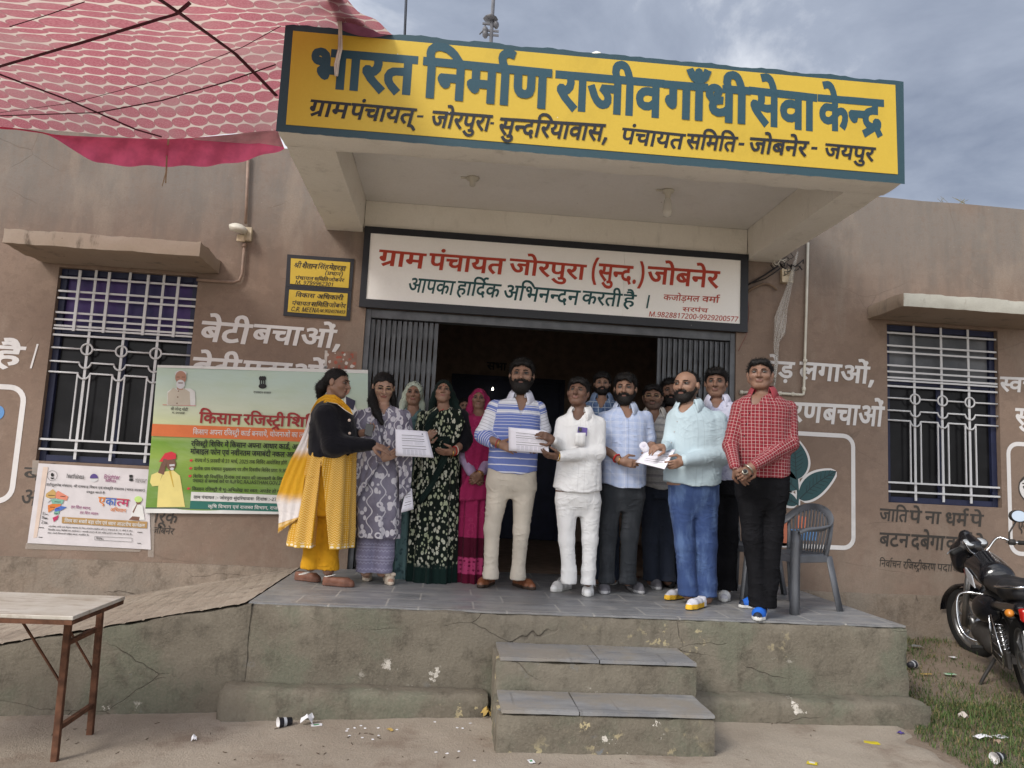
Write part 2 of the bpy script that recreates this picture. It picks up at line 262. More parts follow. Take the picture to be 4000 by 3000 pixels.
[[92,-3,-23,3,-20,11,-14,18,-11,24,-6,31,-2,35,7,66,15,31,22,19,32,7,23,-4,20,-11,14,-18,11,-24,6,-30,2,-36,-7,-66,-15,-31,-22,-19],[92,22,15,3,12,8,8,13,10,44,1,29,-5,55,-6,18,-8,13,-12,9,-15,2,-15,-2,-12,-9,-9,-13,-9,-43,-1,-30,1,-29,9,-44,9,-13,12,-8]],
[[79,-3,-32,3,-26,10,0,28,28,-12,22,-4,25,1,13,5,19,16,5,13,2,16,-4,21,-11,15,-11,7,-30,5,-38,-4,-15,9,9,112,113,0,0,-27,-87,0,-6,-68,34,3,38,-8,16,-10,12,-13,7,-18,3,-21,-2,-23,-8,-19,-12,-16,-17,-12,-21,-7]],
[[81,13,-16,23,84,50,-63,19,-61,-38,-16,23,52,28,-15,13,-15,24,-1,13,3,16,11,14,23,11,15,2,20,-3,17,-9,10,-15,4,-17,-2,-14,-6,-12,-19,-21,73,-17,0,81,-25,0,0,23,87,0,0,-23,-35,0,0,-184,-27,0,0,78],[56,166,6,-17,21,-18,17,16,6,20,-7,16,-18,6,-17,-6,-6,-7]],
[[41,63,-20,6,-6,7,0,17,4,7,16,5,12,-3,17,-10,15,8,12,12,8,16,3,20,-3,16,-7,13,-11,9,-24,2,-10,-9,2,-18,13,-10,28,-4,-6,-24,-35,8,-12,8,-11,15,-4,18,3,16,9,12,14,8,35,1,27,-14,9,-13,7,-16,2,-19,-5,-30,-6,-13,-9,-12,-23,-18,53,-60,-21,-14,-31,39,-26,26],[197,184,0,-184,-27,0,0,184,-30,0,0,23,92,0,0,-23]],
[[15,18,56,33,-16,5,-20,18,-8,26,-1,84,-26,0,0,23,194,0,0,-23,-34,0,0,-184,-27,0,0,64,-102,-68],[133,184,-80,0,1,-83,9,-21,10,-6,27,0,33,19]],
[],
[[96,-3,-27,5,-12,6,-11,9,-17,26,-10,36,-1,23,6,60,14,35,24,27,29,14,31,3,22,-1,6,-2,0,-25,-27,4,-36,-8,-22,-20,-12,-31,-4,-37,20,20,14,6,37,0,16,-6,14,-11,10,-14,6,-18,0,-44,-6,-20,-11,-16,-15,-12,-18,-7],[96,22,17,3,14,10,7,10,6,32,-3,20,-8,16,-13,9,-19,4,-14,-2,-22,-12,-12,-19,-1,-11,5,-28,7,-13,9,-10,12,-7]],
[[76,-3,-33,2,-30,11,0,27,47,-14,34,0,25,11,11,15,3,20,-4,19,-12,13,-28,9,-39,1,0,24,38,2,24,11,11,14,3,18,-3,15,-8,12,-13,7,-17,2,-30,-5,-26,-14,-15,20,14,9,29,12,28,3,22,-1,18,-6,13,-9,16,-27,2,-16,-6,-28,-18,-19,-27,-10,32,-10,20,-20,7,-27,-3,-20,-7,-17,-12,-14,-16,-11,-23,-7]],
[[125,-3,-20,2,-34,12,-28,26,-18,36,-6,46,6,46,18,35,28,26,34,13,20,2,34,-6,28,-15,22,-25,12,-32,-31,0,-9,21,-14,16,-20,9,-22,4,-21,-3,-18,-8,-10,-8,-17,-24,-9,-32,0,-38,9,-33,17,-23,10,-9,19,-8,20,-2,22,3,28,17,15,30,31,0,-12,-33,-21,-25,-29,-15]],
[[29,0,0,237,98,-1,29,-8,15,-11,11,-15,9,-38,-2,-20,-7,-17,-11,-15,-15,-11,-29,-8,-82,-1,0,27,64,0,30,6,10,6,10,20,0,26,-4,12,-16,16,-14,5,-66,1,0,-211],[165,0,-57,107,34,0,58,-107]],
[[29,0,0,237,144,0,0,-26,-114,0,0,-78,107,0,0,-27,-107,0,0,-79,116,0,0,-27]],
[[29,0,0,237,35,0,97,-152,33,-60,-4,0,-3,38,0,174,30,0,0,-237,-36,0,-92,145,-38,67,5,0,2,-47,1,-165]],
[[8,0,86,237,36,0,87,-237,-32,0,-76,223,6,0,-15,-50,-60,-173],[52,66,0,27,122,0,0,-27]],
[[114,53,-110,0,0,26,108,160,30,0,0,-159,35,0,0,-27,-35,0,0,-53,-28,0],[114,80,2,129,-16,-30,-67,-99]],
[[173,184,-49,0,0,-68,-33,0,-31,-10,-13,-15,-5,-19,7,-27,20,-15,25,-5,17,1,41,14,9,-24,-32,-11,-34,-5,-28,4,-29,15,-12,15,-10,25,2,34,9,17,13,13,29,14,27,3,1,44,-97,0,0,23,173,0]],
[[157,73,-4,-21,-12,-14,-16,-9,-21,-2,-18,2,-18,7,-30,29,-28,54,23,8,31,-56,24,-18,14,-2,20,6,6,7,2,12,-7,22,-17,18,-19,-2,-2,23,19,2,13,6,7,9,1,21,-6,7,-18,5,-23,-3,-21,-9,-8,23,21,9,29,4,16,-2,24,-11,11,-15,3,-18,-2,-16,-8,-13,-12,-11,6,-7,25,-1,36,4,0,63,-24,0,0,23,172,0,0,-23,-35,0,0,-184,-27,0,0,184,-59,0,0,-184,-27,0,0,97,-46,-3],[285,205,-21,54,-17,14,-18,1,-16,-4,-8,24,30,5,17,-2,14,-7,13,-11,18,-33,13,-41]],
[[102,0,-32,4,-25,12,-10,9,-15,23,-5,29,6,28,20,25,31,15,30,4,0,35,-102,0,0,23,192,0,0,-23,-64,0,0,-59,-32,-1,-24,-5,-18,-13,-7,-9,-5,-23,3,-18,8,-14,12,-10,18,-7,-5,27,1,11,11,20,9,7,28,6,15,-2,11,-4,16,-16,5,-22,-2,-14,-6,-13,-25,-18],[102,47,6,-24,16,2,14,6,8,9,2,21,-11,11,-19,0,-9,-5],[74,-45,5,14,13,6,13,-6,5,-14,-5,-14,-13,-5,-13,5]],
[[123,107,36,4,3,-24,-50,-3,-41,8,-15,-8,32,-35,39,-35,-18,-18,-65,64,-20,25,-10,23,1,11,10,11,17,0,18,-13,6,7,6,29,-5,31,-67,0,0,23,134,0,0,-23,-40,0,5,-22,0,-22,-12,-29]],
[[0,207,137,0,0,-23,-137,0],[170,67,-25,-18,-24,-8,-31,0,-15,5,-21,18,-5,13,-1,24,14,23,-49,-1,0,24,117,0,-3,-24,-28,-2,-14,-6,-8,-10,-3,-14,2,-12,18,-15,12,-1,29,7,21,17]],
[[99,23,16,1,30,10,13,8,21,20,11,27,1,14,-7,26,-9,8,-13,3,-16,-6,-5,-15,9,-19,28,-13,-11,-21,-16,6,-23,15,-9,15,-3,17,2,14,7,13,11,9,16,5,0,24,-152,0,0,23,238,0,0,-23,-60,0,0,-25,16,-7,13,-11,8,-17,1,-40,-7,-19,-14,-23,-20,-19,-27,-14,-49,-9,-36,6,-13,8,-12,16,-4,19,2,14,8,14,-22,18,-6,11,-2,14,4,17,11,13,25,10,42,-2,-2,-23,-23,3,-22,-5,-8,-16,2,-9,14,-11,10,-3,36,2,-2,-24,-32,-5,-8,-18,2,-11,8,-8]],
[[173,184,-49,0,0,-68,-33,0,-31,-10,-13,-15,-5,-19,7,-27,20,-15,25,-5,17,1,41,14,9,-24,-32,-11,-34,-5,-28,4,-29,15,-12,15,-10,25,2,34,9,17,13,13,29,14,27,3,1,44,-97,0,0,23,173,0],[10,-55,83,51,13,0,49,-60,-20,-13,-39,49,-70,-49]],
[[189,184,-31,0,-1,-73,-5,-21,-15,-17,-29,-9,-6,25,18,5,9,13,2,77,-78,0,1,-80,5,-27,18,-17,64,-39,12,-11,7,-12,1,-29,-15,-30,-24,14,9,14,3,15,-6,16,-72,45,-19,17,-9,25,-2,99,-26,0,0,23,189,0]],
[[-21,-82,-37,-7,-15,1,-24,12,-10,15,-4,19,4,18,11,14,26,12,32,1,28,-9,33,-24,25,-33,-20,-13,-25,31,-25,19,-30,7,-26,-6,-8,-18,2,-10,6,-7,27,-5,22,7]],
[[119,74,-36,-8,-27,22,-8,13,-1,25,11,18,18,9,58,2,0,29,-134,0,0,23,197,0,0,-23,-36,0,0,-53,-76,-1,-8,-3,-5,-11,5,-14,10,-10,16,5,33,0,26,-12,12,-14,4,-20,-2,-14,-14,-22,-30,-13,-40,0,-38,13,-17,10,-29,28,21,16,26,-25,26,-14,31,-5,22,2,13,9,4,15,-2,10,-16,12]],
[[0,207,121,0,0,-23,-121,0],[15,81,4,21,12,15,11,7,28,8,57,1,0,-24,-60,-2,-17,-7,-6,-9,-2,-12,3,-16,19,-26,26,-24,-18,-17,-40,40,-15,29]],
[[90,74,-36,-8,-27,22,-8,13,-2,25,12,18,18,9,58,2,0,29,-105,0,0,23,168,0,0,-23,-36,0,0,-53,-76,-1,-8,-3,-5,-11,5,-14,10,-10,16,5,33,0,26,-12,12,-14,4,-20,-3,-19,-11,-15,-10,-7,-29,-9,42,-14,-11,-24,-68,37,-32,6,-8,6,-2,16,9,9,21,-2,22,-12,25,1,15,5,10,9,3,13,-2,10,-16,12]],
[[153,184,0,-68,28,16,31,-2,16,-11,8,-10,4,-14,0,-31,-10,-34,-10,-17,-24,14,18,38,-1,28,-5,9,-8,6,-22,-1,-25,-21,0,-86,-27,0,0,64,-30,-14,-26,0,-21,9,-14,17,-8,25,-1,83,-26,0,0,23,262,0,0,-23],[53,184,1,-80,4,-18,13,-12,12,-2,24,6,19,15,0,91]],
[[41,63,-20,6,-6,7,0,17,4,7,16,5,12,-3,17,-10,15,8,12,12,8,16,3,20,-3,16,-7,13,-11,9,-24,2,-10,-9,2,-18,13,-10,28,-4,-6,-24,-35,8,-12,8,-11,15,-4,18,3,16,9,12,14,8,35,1,27,-14,9,-13,7,-16,2,-19,-5,-30,-6,-13,-9,-12,-23,-18,53,-60,-21,-14,-31,39,-26,26]],
[[0,207,196,0,0,-23,-196,0],[191,123,-65,1,19,-23,6,-14,0,-28,-13,-21,-10,-6,-25,-5,-17,2,-16,8,-21,19,-20,32,-19,46,24,8,21,-50,11,-18,11,-13,25,-10,17,6,6,7,1,12,-2,14,-8,13,-25,23,10,21,90,0]],
[[153,184,0,-68,28,16,31,-2,16,-11,8,-10,4,-14,0,-31,-10,-34,-10,-17,-24,14,18,38,-1,28,-5,9,-8,6,-22,-1,-25,-21,0,-86,-27,0,0,64,-30,-14,-26,0,-21,9,-14,17,-8,25,-1,83,-26,0,0,23,262,0,0,-23],[53,184,1,-80,4,-18,13,-12,12,-2,24,6,19,15,0,91],[29,4,6,14,12,5,13,-5,6,-14,-6,-14,-13,-5,-12,5]],
[[233,25,-41,-20,-29,-3,-47,8,-44,25,-44,45,-12,19,-3,14,5,12,7,5,17,0,18,-13,6,7,6,29,-5,31,-67,0,0,23,221,0,0,-23,-127,0,5,-31,-5,-32,-15,-21,-24,-16,33,-31,34,-20,20,-5,38,-1,30,10,15,10],[224,72,-22,-13,-14,-3,-29,0,-14,5,-11,8,-14,23,0,29,6,13,20,18,15,4,44,-2,-2,-23,-23,4,-25,-8,-7,-9,-2,-13,2,-12,7,-9,23,-7,21,5,17,11]],
[[49,138,-15,5,-6,18,6,17,15,5,15,-5,6,-17,-6,-18],[49,-5,-15,6,-6,17,6,18,15,5,15,-5,6,-18,-6,-17]],
[[184,184,0,-184,-27,0,0,60,-37,-15,-35,1,-30,14,-21,28,-6,19,34,12,20,20,3,17,-2,14,-6,11,-9,6,-11,2,-14,-4,-4,-5,-1,-6,7,-14,20,-6,-3,-24,-19,5,-15,8,-9,13,-4,17,3,16,9,12,14,7,30,1,24,-12,9,-10,6,-14,2,-17,-6,-29,-17,-20,-28,-16,17,-18,27,-5,29,6,23,18,0,92,-27,0,0,23,89,0,0,-23]],
[[69,107,74,0,0,-24,-74,0,-1,-21,-9,-10,-12,-1,-14,8,-16,20,-4,14,4,10,7,3,18,1,0,77,-42,0,0,23,121,0,0,-23,-52,0]],
[[87,-3,-20,2,-32,16,-10,14,-7,18,-2,34,30,0,3,-32,8,-14,13,-9,17,-3,16,3,13,9,9,14,2,19,0,169,31,0,-2,-190,-7,-18,-11,-14,-32,-16]],
[[29,0,0,237,143,0,0,-26,-113,0,0,-82,102,0,0,-26,-102,0,0,-103]],
[[105,-4,-32,4,-30,14,-13,13,-8,16,-4,19,31,0,3,-12,15,-18,24,-8,14,-1,15,1,25,10,14,19,1,23,-13,14,-94,36,-21,20,-5,13,1,34,8,16,13,13,29,15,29,4,29,-4,28,-14,13,-13,8,-15,3,-17,-30,0,-5,15,-12,12,-16,7,-34,1,-12,-4,-18,-14,-6,-20,2,-11,5,-9,19,-12,64,-20,22,-12,17,-18,7,-28,-3,-19,-7,-17,-13,-13,-30,-16]],
[[15,211,0,26,180,0,0,-26,-74,0,0,-211,-31,0,0,211]],
[[29,0,0,237,30,0,0,-102,125,0,0,102,30,0,0,-237,-30,0,0,108,-125,0,0,-108]],
[[126,-3,-39,7,-17,8,-27,25,-18,36,-6,46,6,46,18,35,27,26,34,13,20,2,35,-6,29,-16,22,-24,11,-32,-31,0,-16,29,-27,17,-23,4,-20,-3,-18,-8,-10,-8,-17,-24,-9,-32,0,-38,9,-33,7,-12,20,-20,26,-9,33,1,16,6,14,10,10,14,6,18,2,20,10,-2,-71,0,0,26,91,0,-1,-44,-11,-33,-10,-13,-25,-20,-32,-11]],
[[125,-3,-19,2,-35,12,-28,26,-18,36,-6,46,6,46,18,35,28,26,16,8,38,7,19,-2,35,-13,27,-26,18,-35,6,-46,-6,-46,-18,-36,-27,-26,-35,-12],[125,25,20,2,18,8,20,20,13,27,5,37,-5,36,-13,28,-20,19,-18,8,-20,3,-14,-2,-25,-9,-20,-19,-13,-28,-4,-36,4,-37,13,-27,20,-20,25,-9]],
[[96,0,-88,237,32,0,55,-155,21,-68,-6,0,11,36,64,187,32,0,-87,-237]],
[[15,0,0,27,42,0,0,184,-42,0,0,26,114,0,0,-26,-42,0,0,-184,42,0,0,-27]],
[[243,184,0,-184,-27,0,0,15,-39,-12,-38,1,-45,16,-22,15,-22,20,-29,35,-8,23,5,12,7,5,17,0,18,-13,10,16,1,36,-4,15,-67,0,0,23,278,0,0,-23],[178,77,21,5,17,11,0,91,-122,0,5,-31,-5,-32,-15,-21,-24,-16,33,-31,34,-20,20,-5,35,-1,39,14,0,25,-30,-11,-27,1,-25,13,-14,23,0,29,15,23,26,12,22,1,22,-3,-2,-23,-23,4,-14,-2,-11,-6,-7,-9,-2,-13,2,-12,7,-9]],
[[42,22,-15,22,82,50,-24,25,-12,6,-22,1,-33,-12,-9,25,37,12,26,0,22,-9,33,-33,0,75,-127,0,0,23,189,0,0,-23,-35,0,0,-184,-27,0,0,78]],
[[9,-78,-31,-10,-29,0,-13,5,-11,7,-10,15,-4,19,4,17,11,16,12,7,32,8,3,-22,-28,-10,-7,-8,0,-20,6,-7,19,-5,18,3,20,8]],
[[198,207,0,-23,-35,0,0,-184,-27,0,0,64,-36,-14,-28,0,-21,8,-16,16,-8,26,-1,84,-26,0,0,23],[136,184,-68,0,68,-88],[63,80,10,-6,14,-2,33,10,-67,87,1,-68]],
[[62,130,-19,5,-15,8,-9,13,-4,17,3,16,9,12,14,7,16,3,26,-6,21,-18,6,-14,1,-32,-12,-25,-10,-9,-28,-16,17,-18,27,-5,29,6,23,18,13,-23,-29,-18,-18,-5,-38,0,-16,5,-26,21,-15,35,19,5,25,14,10,13,3,17,-2,14,-6,11,-9,6,-11,2,-14,-4,-5,-11,7,-14,20,-6]],
[[161,59,-28,-17,-17,-6,-38,0,-25,12,-12,16,-4,20,3,17,9,15,-14,7,-19,24,-2,17,3,19,11,14,15,10,19,4,17,-3,13,-7,9,-10,3,-14,-4,-15,-10,-14,-20,13,7,14,-8,13,-16,-1,-13,-13,0,-21,10,-13,24,-8,37,2,-2,-23,-25,-2,-18,-13,-2,-11,2,-12,7,-9,24,-6,17,1,13,6,21,17]],
[[54,107,0,-107,-29,0,0,237,29,0,0,-102,-5,0,14,27,25,16,36,1,27,-15,9,-13,6,-17,2,-134,-29,0,0,111,-3,18,-8,14,-13,9,-16,3,-23,-6,-16,-16]],
[[100,-4,-32,5,-24,15,-10,11,-13,27,-5,34,5,33,13,28,20,20,27,10,16,1,28,-4,25,-15,18,-28,6,-42,0,-12,-138,0,0,25,123,0,-14,-9,-5,31,-7,12,-22,15,-29,0,-23,-15,-12,-25,-2,-30,2,-18,14,-28,24,-14,15,-1,27,6,17,21,27,-8,-5,-12,-20,-20,-29,-11]],
[[75,-4,-31,6,-22,19,-6,13,0,31,11,19,20,11,78,15,4,9,-4,20,-12,12,-21,4,-30,-8,-15,-18,-28,9,8,15,23,18,28,8,33,-1,23,-8,9,-8,13,-26,2,-136,-28,0,-2,24,-18,-19,-21,-8],[80,21,27,6,17,16,5,21,0,25,-66,-14,-14,-10,-6,-16,5,-15,13,-10]],
[[25,0,0,178,28,0,2,-27,17,22,14,6,29,1,0,-29,-29,1,-11,-4,-16,-15,-5,-22,0,-111]],
[[95,178,0,-24,-92,0,0,24],[30,221,29,0,1,-185,10,-12,24,1,6,-24,-21,-3,-21,3,-15,9,-10,15,-3,19]],
[[108,178,0,-24,-105,0,0,24],[38,0,2,216,5,12,19,15,25,6,17,-2,10,-3,-8,-25,-27,1,-8,-5,-5,-8,-1,-207]],
[[85,-2,-31,7,-12,9,-9,13,-8,38,0,113,29,0,2,-129,9,-14,12,-9,17,-3,12,2,20,11,11,21,2,121,29,0,0,-178,-28,0,0,43,4,0,-6,-15,-18,-20,-16,-7]],
[[65,-1,-18,3,-12,7,-8,13,-2,215,29,0,0,-201,7,-10,19,0,6,-25]],
[[54,107,0,-107,-29,0,0,178,28,0,0,-43,-4,0,14,27,25,16,36,1,27,-15,9,-13,6,-17,2,-134,-29,0,0,111,-3,18,-8,14,-13,9,-16,3,-23,-6,-16,-16]],
[[86,-4,-33,5,-13,7,-11,9,-12,26,27,7,6,-13,9,-9,26,-7,17,2,21,15,3,10,-6,15,-8,6,-56,15,-22,13,-9,14,-3,17,9,27,24,19,34,6,17,-1,25,-11,10,-8,12,-23,-26,-6,-12,17,-11,6,-30,0,-12,-5,-8,-9,-1,-19,15,-12,67,-21,9,-7,9,-14,3,-17,-9,-28,-10,-11,-32,-13]],
[[122,-4,-35,5,-14,6,-24,18,-15,25,-5,31,0,156,30,0,0,-154,8,-30,21,-21,34,-8,33,8,22,21,7,30,0,154,30,0,0,-156,-5,-31,-15,-25,-23,-18,-15,-6]],
[[29,0,0,237,30,0,0,-210,110,0,0,-27]],
[[96,0,0,97,-88,140,35,0,55,-89,19,-41,-12,0,13,30,60,100,35,0,-87,-140,0,-97]],
[[29,0,0,237,99,-1,26,-7,14,-10,10,-13,8,-32,-2,-13,-10,-21,-27,-18,22,-7,19,-20,7,-32,-2,-17,-6,-15,-11,-13,-28,-14,-33,-4],[59,27,56,0,30,4,18,18,3,14,-6,22,-17,17,-12,4,-72,2],[59,133,52,0,23,5,10,6,11,18,-1,26,-8,12,-14,8,-73,3]],
[[25,0,0,178,29,0,0,-178],[40,207,-15,6,-5,13,5,14,15,5,14,-5,6,-14,-6,-13]],
[[97,-70,-18,1,-29,10,-26,25,23,15,16,-17,20,-8,34,1,16,8,10,13,3,55,-18,-19,-21,-10,-36,1,-18,8,-19,18,-13,25,-5,34,5,33,12,27,20,19,12,6,27,5,16,-1,21,-10,18,-19,0,28,28,0,0,-182,-3,-21,-7,-17,-12,-13,-35,-14],[96,28,15,2,23,15,11,27,2,18,-2,18,-11,29,-22,16,-16,2,-15,-2,-23,-17,-11,-29,-1,-17,1,-17,11,-27,10,-10]],
[[92,-4,-28,5,-11,6,-20,20,-7,12,-9,32,4,52,5,14,16,24,11,8,25,10,30,0,11,-4,27,-25,0,87,29,0,0,-237,-28,0,0,27,-3,0,-15,-19,-10,-6],[96,22,15,2,22,16,8,14,5,35,-1,18,-11,29,-10,10,-13,7,-15,2,-15,-2,-23,-17,-11,-29,-1,-18,5,-34,7,-14,10,-10,13,-7]],
[[0,207,188,0,0,-23,-37,0,8,-14,3,-15,-3,-19,-9,-15,-15,-12,22,-24,7,-16,0,-34,-14,-22,-25,-12,-16,-1,-18,3,-18,7,-33,33,-30,61,23,9,14,-32,18,-32,27,-22,15,-2,22,6,7,9,2,13,-7,26,-21,21,-22,-2,-2,23,22,3,15,6,9,10,3,14,-5,18,-13,12,-117,0]],
[[15,18,43,24,-17,7,-13,11,-10,16,-3,21,2,16,7,14,23,21,34,7,32,-4,-2,-24,-28,3,-17,-2,-13,-6,-8,-11,-3,-14,3,-15,8,-11,10,-6,27,-1,34,23,0,97,-124,0,0,23,259,0,0,-23,-108,0,0,-67,18,12,21,4,19,-3,16,-11,8,-10,4,-14,0,-31,-10,-34,-10,-17,-24,14,14,24,5,28,-7,23,-18,8,-18,-6,-18,-18,0,-86,-27,0,0,58,-93,-62]],
[[103,0,-58,0,0,27,74,1,16,4,25,14,10,11,12,27,5,35,-5,35,-12,27,-20,19,-13,6,-33,5,-60,0,0,26,62,0,42,-6,17,-8,28,-24,17,-35,5,-22,0,-46,-5,-22,-17,-35,-13,-14,-34,-19],[59,237,0,-237,-30,0,0,237]]]
ADV = [703,259,409,570,259,555,598,0,723,742,259,556,563,0,615,676,0,762,358,520,563,568,0,634,580,0,340,259,0,520,268,571,354,268,354,1023,531,764,0,379,577,678,885,551,551,551,551,551,551,551,707,680,568,260,551,551,716,631,589,738,676,551,504,1023,563,389,396,701,504,553,0,577,349,491,771,407,572,771,648,294,642,350,559,579,629,633,728,731,749,676,432,818,552,0,578,389,362,579,571,550,369,321,363,579,270,579,517,729,554,665,641,237,601,600,548,762,707]
